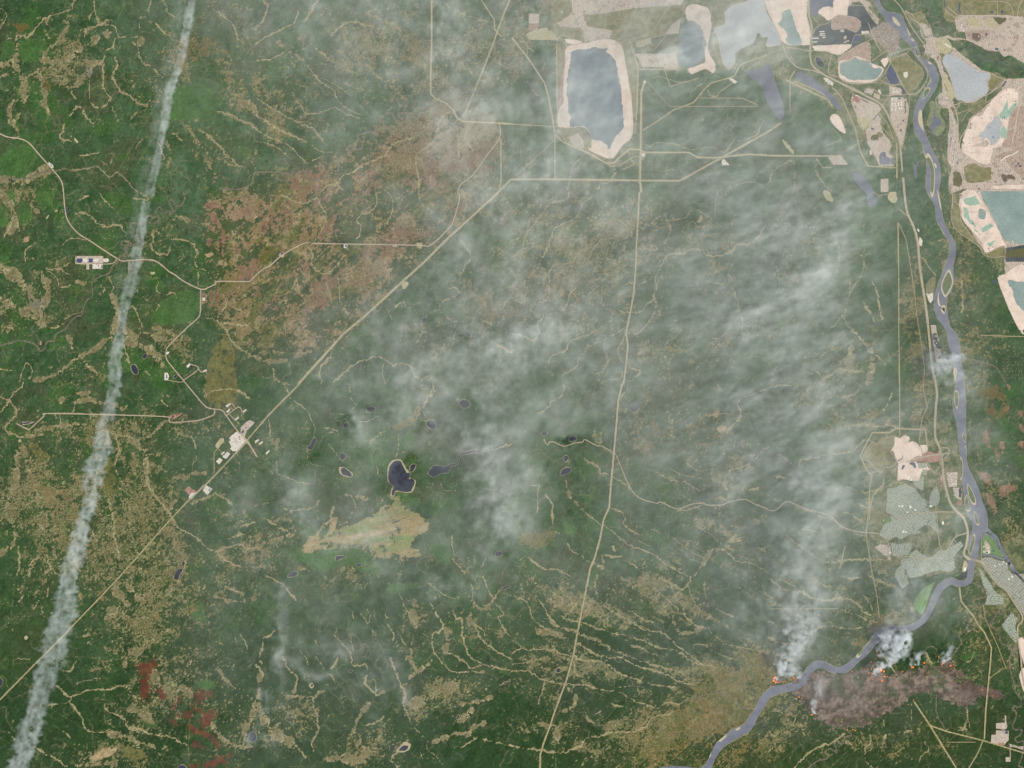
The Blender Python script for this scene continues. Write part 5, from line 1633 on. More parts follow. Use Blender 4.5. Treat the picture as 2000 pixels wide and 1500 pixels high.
def poly_sheet(name, pts, z, mat):
    V = [Vector((*wx(x, y)[:2], z)) for x, y in pts]
    tr = tessellate_polygon([V])
    me = bpy.data.meshes.new(name)
    A = sum(V[i].x * V[(i + 1) % len(V)].y - V[(i + 1) % len(V)].x * V[i].y for i in range(len(V)))
    fs = []
    for t in tr:
        a, b, c = (V[i] for i in t)
        fs.append(t if (b - a).cross(c - a).z > 0 else (t[0], t[2], t[1]))
    me.from_pydata([tuple(v) for v in V], [], fs); me.update()
    return link(name, me, mat)

def ragged(pts, amp, step, smooth=True, wl=8.0):
    P = smooth_line(pts, step, True) if smooth else dense(pts, step, True)
    if amp:
        P = P + amp * np.stack([samp(JX, P[:, 0] * 1.0, P[:, 1]), samp(JY, P[:, 0], P[:, 1])], -1)
    return P

def dense(pts, step, closed=False):
    P = [np.array(p, float) for p in pts]
    if closed: P.append(P[0])
    out = []
    for a, b in zip(P[:-1], P[1:]):
        n = max(1, int(math.hypot(*(b - a)) / step))
        for k in range(n): out.append(a + (b - a) * k / n)
    if not closed: out.append(P[-1])
    return np.array(out)

def ribbon(name, P, W, zoff, mat):
    """draped strip along P with width W"""
    P = np.asarray(P, float); W = np.broadcast_to(np.asarray(W, float), (len(P),))
    T = np.gradient(P, axis=0); T /= np.maximum(np.hypot(T[:, 0], T[:, 1])[:, None], 1e-6)
    N = np.stack([-T[:, 1], T[:, 0]], -1)
    L = P + N * W[:, None] / 2; R = P - N * W[:, None] / 2
    z = np.maximum(samp(TOP, P[:, 0], P[:, 1]), np.maximum(samp(TOP, L[:, 0], L[:, 1]), samp(TOP, R[:, 0], R[:, 1]))) + zoff
    V = np.zeros((2 * len(P), 3)); V[0::2, 0] = L[:, 0] - 1000; V[0::2, 1] = 750 - L[:, 1]; V[1::2, 0] = R[:, 0] - 1000; V[1::2, 1] = 750 - R[:, 1]
    V[0::2, 2] = z; V[1::2, 2] = z
    i = np.arange(len(P) - 1) * 2
    F = np.stack([i, i + 2, i + 3, i + 1], -1)
    return link(name, mesh_np(name, V, F), mat)

# ---------------- land survey fields ----------------
JX = fb(1.0, 3, 22); JY = fb(1.0, 3, 22)          # ragged edges
WX = fb(1.6, 12, 160) * 6; WY = fb(1.6, 12, 160) * 6
N1 = fb(1.15, 4.2, 70); N2 = fb(1.3, 6, 140); N3 = fb(1.7, 30, 500); NF = fb(.5, 4.2, 14)
RIDGE = -np.abs(fb(1.2, 6, 40)); RIDGE = (RIDGE - RIDGE.mean()) / RIDGE.std()
SW = fb(1.2, 5, 130, ang=-28, ratio=5)            # streaks falling to the right
SN = fb(1.2, 5, 130, ang=42, ratio=4)             # streaks rising to the right
SV = fb(1.2, 5, 130, ang=-68, ratio=4)

def blobs(lst):
    A = np.zeros((NY, NX)); Xw = PX + WX; Yw = PY + WY
    for cx, cy, rx, ry, ang, a in lst: A += a * gauss(cx, cy, rx, ry, ang, Xw, Yw)
    return A

# share of open bog and fen in the forest
openness = .045 + blobs([(40, 960, 60, 130, 80, .55), (110, 1000, 90, 130, 0, .4), (255, 1040, 80, 150, 0, .5), (330, 1150, 80, 100, 0, .5),
    (250, 840, 170, 30, 5, .35), (300, 960, 60, 60, 0, .3), (100, 545, 40, 60, 0, .3), (40, 600, 50, 40, 0, .25), (120, 120, 60, 40, 40, .42), (135, 140, 50, 25, 40, .4),
    (30, 395, 40, 35, 0, .35), (60, 370, 60, 25, 0, .4), (300, 480, 60, 45, 0, .3), (320, 660, 60, 40, -25, .35), (430, 730, 40, 40, 0, .3), (180, 720, 70, 20, 35, .3),
    (330, 1330, 50, 40, 0, .5), (280, 1390, 50, 50, 0, .4), (430, 1400, 50, 60, 0, .35), (270, 1230, 60, 50, 0, .45), (230, 1480, 80, 25, 0, .5), (420, 1290, 30, 40, 0, .3),
    (470, 1110, 60, 45, 0, .42), (540, 1060, 60, 25, 30, .45), (450, 1010, 30, 30, 0, .3), (520, 870, 30, 60, -60, .2), (150, 1090, 90, 50, 0, .35), (440, 950, 20, 60, 0, .2),
    (540, 1420, 40, 60, -40, .4), (620, 1380, 40, 20, 0, .35), (730, 1460, 60, 40, 0, .45), (860, 1360, 60, 25, 25, .5), (930, 1240, 40, 70, 0, .25), (810, 1220, 50, 50, 0, .25),
    (690, 1130, 60, 12, 0, .5), (700, 1060, 60, 30, 20, .3), (760, 1010, 20, 30, 0, .25), (880, 1090, 60, 30, 0, .25), (1080, 1300, 80, 60, 0, .3), (1090, 1420, 60, 50, 0, .35), (1050, 1160, 60, 40, 0, .3),
    (1230, 1170, 50, 60, 60, .35), (1330, 1170, 60, 60, 0, .3), (1400, 960, 60, 60, 0, .4), (1240, 880, 60, 60, 0, .3), (1330, 810, 40, 60, 0, .2), (1400, 850, 60, 60, 0, .25),
    (1000, 420, 60, 60, 0, .3), (1170, 420, 120, 60, 0, .4), (1150, 520, 120, 90, 0, .42), (1080, 560, 100, 80, 0, .35), (1390, 460, 80, 60, 0, .3), (960, 590, 60, 50, 0, .45), (850, 640, 80, 40, 0, .25), (1250, 480, 60, 60, 0, .25),
    (1280, 700, 120, 60, 0, .3), (1450, 620, 80, 60, 0, .3), (1560, 480, 60, 60, 0, .25), (1650, 700, 60, 60, 0, .3), (1570, 730, 60, 40, 0, .25),
    (700, 100, 60, 40, 30, .5), (740, 60, 60, 60, 0, .42), (790, 150, 60, 60, 0, .35), (860, 130, 70, 90, 0, .35), (600, 90, 40, 30, 0, .2), (560, 190, 25, 60, 0, .45), (600, 240, 60, 30, 0, .45), (520, 170, 60, 30, 0, .3),
    (430, 60, 50, 70, -10, .4), (370, 100, 40, 40, 0, .35), (300, 150, 50, 60, 0, .3), (60, 60, 60, 40, 0, .15), (470, 190, 50, 30, -40, .3), (420, 310, 70, 40, -35, .3),
    (950, 100, 80, 60, 0, .35), (900, 190, 60, 60, 0, .3), (930, 290, 80, 60, 0, .35), (1010, 50, 30, 60, 0, .6), (1300, 340, 60, 30, 0, .2), (1440, 230, 60, 30, 0, .2),
    (1900, 780, 40, 60, 0, .35), (1920, 680, 50, 30, 0, .35), (1890, 560, 25, 120, 0, .4), (1860, 640, 20, 80, 0, .4), (1790, 700, 16, 160, 0, .45), (1785, 560, 14, 70, 0, .4), (1800, 800, 25, 60, 0, .35), (1930, 960, 50, 60, 0, .3), (1980, 1000, 30, 60, 0, .2), (1860, 480, 30, 60, 0, .3),
    (1960, 1120, 50, 60, 0, .45), (1900, 450, 30, 30, 0, .3), (1960, 60, 60, 60, 0, .1), (1820, 260, 20, 50, 0, .3), (1850, 360, 18, 60, 0, .4),
    (1340, 1410, 140, 60, 30, .75), (1440, 1370, 90, 60, 30, .7), (1400, 1300, 80, 25, 10, .55), (1470, 1300, 60, 30, 0, .5), (1260, 1450, 80, 50, 0, .4), (1640, 1270, 50, 25, 30, .55), (1720, 1200, 70, 22, 12, .4),
    (1500, 1450, 60, 30, 30, .35), (1420, 1480, 40, 20, 30, .5), (1600, 1440, 60, 25, 10, .22), (1890, 1260, 40, 80, 0, .25), (1950, 1220, 50, 100, 0, .22), (1700, 1450, 60, 50, 0, .2), (1810, 1440, 60, 50, 0, .18), (1530, 1380, 40, 30, 0, .25),
    (1740, 1070, 70, 40, 0, .4), (1800, 1060, 50, 30, 0, .4), (1600, 1150, 120, 60, 0, .12), (1730, 820, 60, 30, 0, .2), (1620, 800, 80, 40, 0, .25)])
ROSE = [(405, 385), (470, 380), (540, 345), (640, 300), (700, 275), (780, 240), (860, 195), (940, 215), (985, 260), (975, 300), (930, 380), (885, 470), (840, 490), (760, 565), (690, 640), (650, 680), (600, 690), (540, 690), (480, 680), (440, 640), (405, 600), (430, 560), (410, 500), (400, 440)]
rs = np.zeros((NY, NX)); q = pmask(ROSE, 5.0); rs[q[0]] = q[1]
def blur(A, k):
    for _ in range(3):
        A = (np.roll(A, k, 0) + A + np.roll(A, -k, 0)) / 3; A = (np.roll(A, k, 1) + A + np.roll(A, -k, 1)) / 3
    return A
rose = blur(rs, 4)
openness = openness + rose * (.42 + .2 * sm(-.3, .8, N3))
openness = np.clip(openness * np.where(rose > .3, 1, .82), .01, .8)
p = 1 - openness
zp = np.log(p / (1 - p)) / 1.702
dirs = (gauss(1250, 1230, 330, 180) + gauss(1500, 1080, 250, 150))[...] * SW + gauss(700, 130, 260, 130) * fb(1.2, 5, 130, ang=-38, ratio=4.5) + gauss(1330, 1130, 90, 60, 50) * SN + \
    gauss(450, 250, 150, 200) * SV + rose * SN * .9 + gauss(150, 1050, 200, 260) * SV * .7 + gauss(1600, 700, 300, 300) * fb(1.2, 5, 130, ang=30, ratio=3.5) * .7 + gauss(1400, 1420, 250, 120) * SN * .6
W1 = gauss(1250, 1230, 330, 180) + gauss(1500, 1080, 250, 150)
ntex = .55 * N1 + .45 * RIDGE + .75 * NF + .45 * N2 + .8 * dirs
ntex /= 1.3
def vein(wl, aniso=None, px_=.8, seed_w=60):
    """thin winding drainage lines: the zero contours of a smooth noise, faded in and out"""
    a = fb(2.2, wl * .35, wl * 1.6, **(aniso or {})); g0, g1 = np.gradient(a, G)
    d_ = np.abs(a) / np.maximum(np.hypot(g0, g1), 1e-4)
    return sm(px_ * 1.9, px_ * .3, d_) * sm(.0, .7, fb(1.4, seed_w * .5, seed_w * 3))
VA = np.maximum(vein(70) , vein(38, px_=.7) * .9); VB = vein(26, px_=.6, seed_w=40); VC = vein(34, dict(ang=-28, ratio=3.2), px_=.8) * np.clip(W1 * 1.3, 0, 1); VD = vein(34, dict(ang=-64, ratio=2.6), px_=.8) * np.clip(gauss(750, 1280, 330, 180) + gauss(200, 350, 250, 260), 0, 1)
VEIN = np.clip(np.maximum.reduce([VA * .9, VB * .6, VC, VD]), 0, 1)
FOREST = zp - ntex                      # > 0 where trees stand

# streams and fens cut through the forest
fen = np.zeros((NY, NX)); pool = np.zeros((NY, NX)); cutl = np.zeros((NY, NX)); fringe = np.zeros((NY, NX)); clear = np.zeros((NY, NX)); core = np.zeros((NY, NX))
KEEP = []; STREAMS = []
for kind, w, pts in parse(LINES):
    P = smooth_line(pts, 1.1) if kind in 'sdkrh' else dense(pts, 1.1)
    if kind in 'sd':
        amp = .55 + .35 * min(w, 4)
        P2 = P + amp * .6 * np.stack([samp(JX, P[:, 0], P[:, 1]), samp(JY, P[:, 0], P[:, 1])], -1)
        wid = w * (.34 if w < 4.2 else .42) * np.clip(1 + .55 * samp(N1, P[:, 0], P[:, 1]), .3, 2.1)
        stamp(fen, P2, np.maximum(wid, .5), 1.4 if w < 3 else 2.2)
        if w < 5.2: STREAMS.append((kind, w, P2))
        if w < 4.2: stamp(core, P2, np.maximum(wid * .8, .5), 1.4)
        if w > 3:      # ragged margins of the wide fens
            for _ in range(2):
                off = P + rng.normal(0, w * .33, P.shape)
                s = rng.random(len(P)) < .16
                stamp(fen, off[s], rng.uniform(.8, max(1.2, w * .22), s.sum()), 1.4)
        if kind == 'd':
            s = samp(NF, P[:, 0], P[:, 1]) > .9
            if s.any(): stamp(pool, P2[s], .75, 1.2)
    elif kind == 'k':
        stamp(fringe, P, w * .5 + 1.0, 1.6); KEEP.append((kind, w, P))
    elif kind == 'c':
        stamp(cutl, P, .45, 1.2)
    else:
        stamp(clear, P, w * .5 + .5, 1.4); KEEP.append((kind, w, P))

# faint survey lines criss-crossing the forest
lr = np.random.default_rng(21)
for _ in range(70):
    cx, cy = lr.uniform(0, 2000), lr.uniform(0, 1500); an = lr.choice([0, 90, 45, 135, 58, 148, 32, 122]) + lr.normal(0, 2); L_ = lr.uniform(60, 260)
    dx, dy = math.cos(math.radians(an)) * L_ / 2, math.sin(math.radians(an)) * L_ / 2
    stamp(cutl, dense([(cx - dx, cy - dy), (cx + dx, cy + dy)], 1.1), .3 + .15 * lr.random(), 1.3)
WATERMASK = np.zeros((NY, NX)); FLAT = np.zeros((NY, NX)); TOP = np.zeros((NY, NX)); BUILT = np.zeros((NY, NX))
area_list = list(parse(AREAS))
RIVER = RIVER_L + RIVER_R[::-1]
for nm, poly in [('river', RIVER)]:
    sl_, m = pmask(poly, 0); WATERMASK[sl_] = np.maximum(WATERMASK[sl_], m)
    sl_, m = pmask(poly, 0, 3); FLAT[sl_] = np.maximum(FLAT[sl_], m)
for pts, w in CHANNELS:
    P = smooth_line(pts, 1.2); stamp(WATERMASK, P, w / 2, 1.2); stamp(FLAT, P, w / 2 + 3, 2)
AZ = {}
for k, (kind, w, pts) in enumerate(area_list):
    z = .06 + .004 * k
    soft = kind in ('lake', 'pale_ground', 'brush', 'reclaimed', 'grass_field', 'marsh')
    q = pmask(pts, 0, 0)
    if q is None: continue
    sl_, m = q
    BUILT[sl_] = np.maximum(BUILT[sl_], m)
    TOP[sl_] = np.maximum(TOP[sl_], (m > .01) * z)
    sl_, m = pmask(pts, 0, 4); FLAT[sl_] = np.maximum(FLAT[sl_], m)
    TOP[sl_] = np.maximum(TOP[sl_], (m > .01) * z)
FLAT = np.clip(blur(FLAT, 1) * 1.4, 0, 1)

# painted natural patches
cover = {}
for kind, w, pts in parse(PATCHES):
    jit = {'red': 2.6, 'fen': 1.5, 'bright': 1.2, 'olive': 1.6, 'brown': 1.6, 'pink': .7, 'pinktan': 2.5, 'tan': 1.0, 'scrub': 5.0}[kind]
    q = pmask(pts, jit)
    if q is None: continue
    A = cover.setdefault(kind, np.zeros((NY, NX))); A[q[0]] = np.maximum(A[q[0]], q[1])
Z0 = np.zeros((NY, NX))
C = lambda k: cover.get(k, Z0)
for k_ in ('red', 'olive', 'fen', 'brown', 'pink'):
    if k_ in cover: cover[k_] = np.clip(cover[k_] + (.26 * NF + .22 * N1) * (cover[k_] > .02) * {'fen': .5, 'red': 1.7}.get(k_, 1), 0, 1) * sm(0, .25, cover[k_])
burn = np.zeros((NY, NX)); sl_, m = pmask(BURN, 3.5); burn[sl_] = m
for cx, cy, rx, ry, an in ((1930, 1352, 30, 9, -12), (1700, 1300, 12, 6, 30), (1560, 1330, 14, 5, 20), (1848, 1295, 14, 5, 0), (1520, 1330, 9, 4, 0)):
    burn = np.maximum(burn, sm(.3, .55, gauss(cx, cy, rx, ry, an) + .12 * N1))
burn = np.where(burn > 0, burn * (1 - .9 * sm(1.25, 1.7, N1 + .3 * NF)), 0)

# relief: gentle swells plus gullies on the valley sides
valley = blobs([(1790, 640, 15, 150, 0, 1), (1885, 560, 25, 140, 0, 1), (1900, 420, 22, 60, 0, .7), (1930, 930, 60, 110, 0, .7), (1960, 1120, 50, 60, 0, .6), (1800, 1080, 50, 20, 0, .8), (1770, 970, 20, 50, 0, .0),
                (1900, 80, 60, 60, 0, .8), (1930, 130, 80, 25, -30, .8), (1550, 1440, 90, 40, 30, .5), (1400, 1400, 100, 50, 30, .5), (1900, 1250, 50, 120, 0, .5), (1760, 1350, 200, 40, 0, .6), (880, 1150, 100, 60, 0, .2), (1830, 1180, 60, 40, 0, .5)])
ZG = 1.0 * N3 + .22 * fb(1.5, 20, 80) + valley * (fb(1.6, 7, 26, ang=5, ratio=2.6) * .8 + fb(1.6, 9, 40) * .5)
ZG *= (1 - FLAT)
ZG -= 1.2 * np.clip(WATERMASK, 0, 1)
TOP = np.maximum(TOP, ZG)

# ---------------- colours of the open ground ----------------
def mixc(A, c, w):
    return A * (1 - w[..., None]) + lin(c) * w[..., None]
Nt = fb(.9, 4.2, 40); Nu = fb(1.0, 5, 60)
gc = np.zeros((NY, NX, 3)) + lin((124, 115, 84))
gc = mixc(gc, (152, 145, 110), sm(.2, 1.3, Nt))
gc = mixc(gc, (96, 102, 68), sm(-.4, .7, Nu) * .85)
gc = mixc(gc, (132, 112, 86), sm(.3, 1.0, fb(1.3, 10, 90)) * .5)
olive_w = np.clip(blobs([(1350, 1410, 150, 70, 30, 1), (1450, 1340, 100, 70, 20, .9), (1640, 1270, 60, 30, 20, .8), (1720, 1200, 80, 30, 0, .6), (430, 70, 70, 90, 0, .8), (300, 40, 60, 60, 0, .5), (1900, 560, 40, 200, 0, .8), (1790, 700, 25, 160, 0, .7),
    (60, 1250, 60, 60, 0, .8), (200, 330, 60, 30, 0, .6), (1800, 1440, 200, 60, 0, .7), (1950, 1200, 60, 150, 0, .7), (1400, 1490, 200, 30, 0, .8), (1920, 960, 60, 90, 0, .5), (680, 90, 60, 60, 0, .5), (1240, 860, 60, 60, 0, .5), (1960, 1120, 60, 60, 0, .7), (1480, 1440, 80, 40, 0, .6), (1080, 560, 100, 60, 0, .5), (960, 590, 60, 40, 0, .6)]), 0, 1)
ol = np.zeros_like(gc) + lin((104, 92, 52)); ol = mixc(ol, (84, 92, 50), sm(-.3, .6, Nu)); ol = mixc(ol, (132, 112, 68), sm(.7, 1.5, Nt))
gc = gc * (1 - olive_w[..., None] * .85) + ol * olive_w[..., None] * .85
ro = np.zeros_like(gc) + lin((132, 110, 78)); ro = mixc(ro, (98, 96, 50), sm(-.1, .35, fb(1.5, 12, 110, ang=42, ratio=2.2) - .5 * sm(560, 460, PX + 0 * PY) * 1.5 + .5 * sm(480, 600, PY))); ro = mixc(ro, (130, 98, 80), sm(.35, .7, fb(1.5, 14, 110, ang=40, ratio=1.8))); ro = mixc(ro, (156, 140, 108), sm(.9, 1.5, N1) * .8)
ro = mixc(ro, (138, 116, 90), sm(330, 270, PY - .0 * PX) * .5)
gc = gc * (1 - rose[..., None]) + ro * rose[..., None]
gc = mixc(gc, (146, 134, 104), fen * .75 * (1 - .5 * sm(0, 1, N1)))
gc = mixc(gc, (172, 162, 128), fen * sm(.9, 1.6, Nt) * .9)
gc = mixc(gc, (112, 106, 78), fen * sm(-.1, 1.0, N1) * .65)
gc = mixc(gc, (128, 108, 76), np.clip(openness * 1.3, 0, .6) * sm(.2, 1.2, SV + .4 * N2) * (1 - rose))
gc = mixc(gc, (150, 142, 108), VEIN * .6)
gc = mixc(gc, (178, 165, 130), core * (.75 + .25 * np.clip(NF, -1, 1)))
gc = mixc(gc, (138, 122, 88), fringe * .7)
gc = mixc(gc, (126, 128, 88), cutl * .9)
gc = mixc(gc, (128, 122, 78), clear * .8)
for kk, cc, c2 in (('pink', (138, 108, 90), (118, 92, 76)), ('pinktan', (148, 126, 100), (132, 108, 90)), ('tan', (170, 150, 116), (150, 134, 100)), ('brown', (112, 92, 52), (96, 84, 50)), ('olive', (94, 92, 50), (116, 110, 66))):
    w = C(kk); gc = mixc(gc, cc, w); gc = mixc(gc, c2, w * sm(-.2, .9, N1) * .9)
w = C('fen'); w = np.clip(blur(blur(w, 3), 2) * 1.35 - .12 + (.30 * fb(1.4, 6, 60, ang=14, ratio=4) + .10 * N1) * sm(.02, .4, blur(w, 3)), 0, 1); cover['fen'] = w; gc = mixc(gc, (158, 138, 98), w); gc = mixc(gc, (128, 136, 86), w * sm(-.3, .9, fb(1.5, 8, 90, ang=12, ratio=5) + .6 * sm(1100, 1060, PX * 0 + PY) + .4 * sm(700, 800, PX) - .6)); gc = mixc(gc, (172, 150, 112), w * sm(.4, 1.4, fb(1.5, 8, 70, ang=12, ratio=5)) * .7)
gc = mixc(gc, (112, 140, 96), w * sm(.5, .9, gauss(760, 1052, 90, 9, 3)) * .7)
grey = np.clip(blobs([(75, 600, 14, 14, 0, .9), (95, 530, 20, 16, 0, .5), (175, 65, 14, 18, 0, .5), (265, 855, 36, 12, -22, .5), (520, 1090, 30, 12, 0, .3), (700, 930, 40, 20, 0, .4), (180, 140, 12, 8, 0, .9)]), 0, 1)
gc = mixc(gc, (112, 108, 98), grey * .7)
gc = mixc(gc, (60, 58, 70), pool * .9)
w = C('scrub'); gc = mixc(gc, (122, 122, 90), w * .8); gc = mixc(gc, (150, 140, 116), w * sm(.4, 1.3, N1) * .8); gc = mixc(gc, (92, 104, 70), w * sm(.2, 1.2, Nt) * .7)
gc *= (1 + .12 * NF + .05 * Nt)[..., None]
gc = mixc(gc, (80, 84, 70), np.clip(WATERMASK, 0, 1))

# ---------------- forest ----------------
hole = np.maximum.reduce([fen * (1 + .45 * NF + .3 * N1), fringe * .9, clear * 1.2, cutl * .75, C('pink') * 1.2, C('pinktan') * (.75 + .3 * N1), C('tan') * 1.2, C('fen') * (1.05 - .6 * sm(1.0, 1.6, N2)), C('olive') * (.9 + .2 * N1), C('brown') * (.62 + .3 * N1), C('scrub') * (.52 + .22 * N2 + .12 * N1),
                          pool, np.clip(BUILT * 1.4, 0, 1.4), np.clip(WATERMASK * 1.4, 0, 1.4)])
f = np.minimum(FOREST, 2.2)
bright = C('bright')
f = np.maximum(f, bright * (1.6 + .2 * N1) - .6 * (1 - bright) * 4)
f = np.minimum(f, (.52 - hole) * 4)
redm = C('red'); f = np.minimum(f, (.5 - redm) * 5); f = np.minimum(f, (.5 - burn) * 5)
north = sm(760, 120, PY + 50 * N3) * sm(60, 420, PX)
fc = np.zeros((NY, NX, 3)) + lin((61, 85, 54))
fc = fc * (1 - north[..., None]) + lin((76, 100, 72)) * north[..., None]  # thin northern haze painted into the canopy colour: paler and greyer
st = fb(1.4, 12, 120); st2 = fb(1.3, 8, 90); st3 = fb(1.5, 20, 260)
fc = mixc(fc, (50, 76, 46), sm(.1, .35, st) * .7)
fc = mixc(fc, (74, 96, 66), sm(.5, .8, st2) * .6)
fc = mixc(fc, (78, 80, 58), sm(.6, 1.1, st3 + .4 * st2) * .5)
fc = mixc(fc, (62, 96, 46), sm(1.0, 1.3, fb(1.6, 16, 180)) * .6)
south = sm(1060, 1400, PY + 60 * N3)
fc = mixc(fc, (42, 64, 36), south * .75)
fc = mixc(fc, (40, 62, 34), np.clip(blobs([(1800, 1450, 300, 60, 0, .8), (1150, 1300, 160, 120, 0, .6), (700, 1180, 150, 50, 0, .4), (110, 330, 80, 30, 0, .3), (1960, 980, 40, 60, 0, .9), (340, 810, 40, 25, 0, .5), (1400, 1010, 60, 40, 0, .5), (1960, 720, 50, 30, 0, .6), (200, 1400, 160, 60, 0, .5)]), 0, 1) * .75)
br_w = np.clip(bright + blobs([(320, 620, 70, 30, 0, .7), (200, 520, 80, 50, 0, .35), (390, 250, 120, 80, 0, .4), (620, 60, 160, 50, 20, .4), (40, 310, 50, 40, 0, .6), (1020, 790, 50, 30, 0, .5), (440, 480, 60, 60, 20, .3), (640, 870, 120, 60, 0, .25), (860, 910, 100, 60, 0, .2), (620, 1000, 60, 30, 0, .3)]), 0, 1)
fc = mixc(fc, (68, 95, 54), br_w * (.75 + .15 * np.clip(st2, -1, 1)))
fc = mixc(fc, (72, 106, 56), bright * .45 * (1 + .3 * np.clip(st2, -1, 1))); fc = mixc(fc, (112, 128, 84), np.clip(bright * (1 - bright) * 4, 0, 1) * .4)
ow = np.clip(olive_w * .5 + rose * .6, 0, 1)
fc = mixc(fc, (76, 82, 48), ow * .75)
fc = mixc(fc, (92, 104, 72), C('scrub') * .75)
fc = mixc(fc, (122, 118, 88), np.clip(VEIN * 1.1, 0, 1) * .62 * (1 - bright * .6))
fc = mixc(fc, (112, 120, 84), np.clip(cutl * 1.3, 0, 1) * .75)
line = np.exp(-((st - .18) / .07) ** 2) + np.exp(-((st2 - .62) / .08) ** 2) * .8     # stand boundaries
fc *= (1 - .17 * np.clip(line, 0, 1) * (1 - bright))[..., None]
fc *= (1 + .12 * NF + .09 * N1 + .05 * dirs)[..., None]
edge = sm(.7, .05, f); fc = mixc(fc, (92, 98, 66), edge * .45 * (1 - bright) * np.clip(openness * 2.2, 0, 1))
nat = (1 - np.clip(BUILT * 1.5, 0, 1)) * (1 - np.clip(sum(C(k_) for k_ in ('pink', 'tan', 'bright', 'red')), 0, 1)) * (1 - burn)
gal = np.clip(.25 + openness * 1.5, 0, .95) * np.clip(.7 + .35 * N2 + .2 * N3, .15, 1) * nat * (1 - .3 * fen) * (1 - .45 * rose) * (1 - .45 * olive_w)
fal = np.clip(.07 + (openness - .10) * 1.7, 0, .7) * (1 - .3 * rose) * nat * sm(2.0, .6, f)
gc = np.concatenate([gc, gal[..., None]], -1); fc = np.concatenate([fc, fal[..., None]], -1)

M_ground = attr_mat('open_ground', .12, 1.8, .35, dark=(66, 82, 50), pale=(180, 172, 132))
M_forest = attr_mat('conifer_canopy', .26, 1.3, .7, dark=(48, 68, 42), pale=(134, 130, 94))
ground = structure(grid_layer('ground', ZG, gc, np.ones((NY, NX), bool), M_ground, coarse=(f > .75) & (FLAT < .01)))
fz = np.clip(f * .5, -.4, .55) + .10 * NF * (f > 0)
forest = grid_layer('forest', ZG + fz, fc, f > -.25, M_forest)
stuff(forest, 'dark green conifer and aspen forest covering most of the plain', 'forest')

# burnt ground with contour bands, and the red peat patches
bc = np.zeros((NY, NX, 3)) + lin((106, 93, 84))
bands = np.sin(PY * .42 + 3.2 * fb(1.8, 20, 160) + .8 * N1)
bw = np.clip(blobs([(1790, 1330, 110, 26, 12, 1), (1700, 1370, 40, 20, 20, .8)]), 0, 1)
bc = mixc(bc, (140, 120, 104), sm(.1, .9, bands) * bw * .8)
bc = mixc(bc, (72, 60, 54), sm(.0, .9, N1 + .5 * NF) * .7); bc = mixc(bc, (146, 128, 120), sm(.2, 1.2, -N1 + .5 * NF) * .65)
bc = mixc(bc, (66, 82, 52), sm(1.3, 1.7, N2 + .3 * NF) * .7)
bc = mixc(bc, (98, 82, 76), sm(1860, 1900, PX) * .6)
bc = mixc(bc, (62, 50, 42), np.clip(blobs([(1622, 1350, 10, 14, 0, .8), (1607, 1380, 12, 6, 0, .9), (1640, 1335, 30, 6, 20, .4), (1890, 1355, 18, 14, 0, .5)]), 0, 1) * .6)
bz = ZG + np.clip((burn - .35) * 1.6, -.3, .3) + burn * np.maximum(.9 + .6 * bands * bw + .3 * N1, .1) * sm(.35, .7, burn)
bo = structure(grid_layer('burnt_ground', bz, bc, burn > .05, attr_mat('charred_ground', .22, 1.6, .5)))
bo['label'] = 'large brown burn scar south of the river with smoke at its edges'
if 'red' in cover:
    rc = np.zeros((NY, NX, 3)) + lin((96, 58, 46)); rc = mixc(rc, (112, 78, 52), sm(.2, 1.3, N1) * .8); rc = mixc(rc, (84, 48, 42), sm(.2, 1.3, -Nt) * .6)
    ro_ = structure(grid_layer('red_heath', ZG + np.clip((redm - .45) * 1.2, -.3, .25), rc, redm > .05, attr_mat('red_brown_heath', .15, 1.6, .3)))
# the plain outside the surveyed sheet, out to the horizon
M_far = surf('far_forest', (52, 76, 46), (84, 88, 64), size=40, fine=2.0, bump=.6, c3=(64, 84, 52))
me = bpy.data.meshes.new('outer_plain')
a, b = (XS[0] - 1000, 750 - YS[-1]), (XS[-1] - 1000, 750 - YS[0]); B = 26000
xs_ = [-B, a[0] + 1, b[0] - 1, B]; ys_ = [-B, a[1] + 1, b[1] - 1, B]
vv = [(x, y, -1.6) for y in ys_ for x in xs_]
ff = [(j * 4 + i, j * 4 + i + 1, j * 4 + i + 5, j * 4 + i + 4) for j in range(3) for i in range(3) if not (i == 1 and j == 1)]
me.from_pydata(vv, [], ff); structure(link('outer_plain', me, M_far))

# ---------------- water bodies ----------------
M_river = water('silty_river_water', (106, 108, 124), (122, 124, 136), 26)
M_lake = water('dark_lake_water', (52, 54, 66), (60, 62, 74), 14)
river = poly_sheet('river', [tuple(p) for p in np.vstack([smooth_line(RIVER_L, 3), smooth_line(RIVER_R, 3)[::-1]])], .05, M_river); structure(river)
river['label'] = 'wide grey river winding down the right side and off the bottom'
M_bank = surf('pale_bank', (158, 152, 124), (120, 118, 88), size=7)
for bk in (RIVER_L, RIVER_R):
    Q = smooth_line(bk, 2); structure(ribbon('river_bank', Q[(Q[:, 0] < 2030)], np.clip(.8 + .5 * samp(N1, Q[:, 0], Q[:, 1]), .3, 1.8), .12, M_bank))
for pts, w in CHANNELS:
    structure(ribbon('side_channel', smooth_line(pts, 1.5), w, .07, M_river))
M_sand = surf('river_sand', (206, 190, 168), (180, 164, 140), size=5)
M_island = surf('island_brush', (84, 104, 66), (108, 112, 78), size=6, fine=1.0)
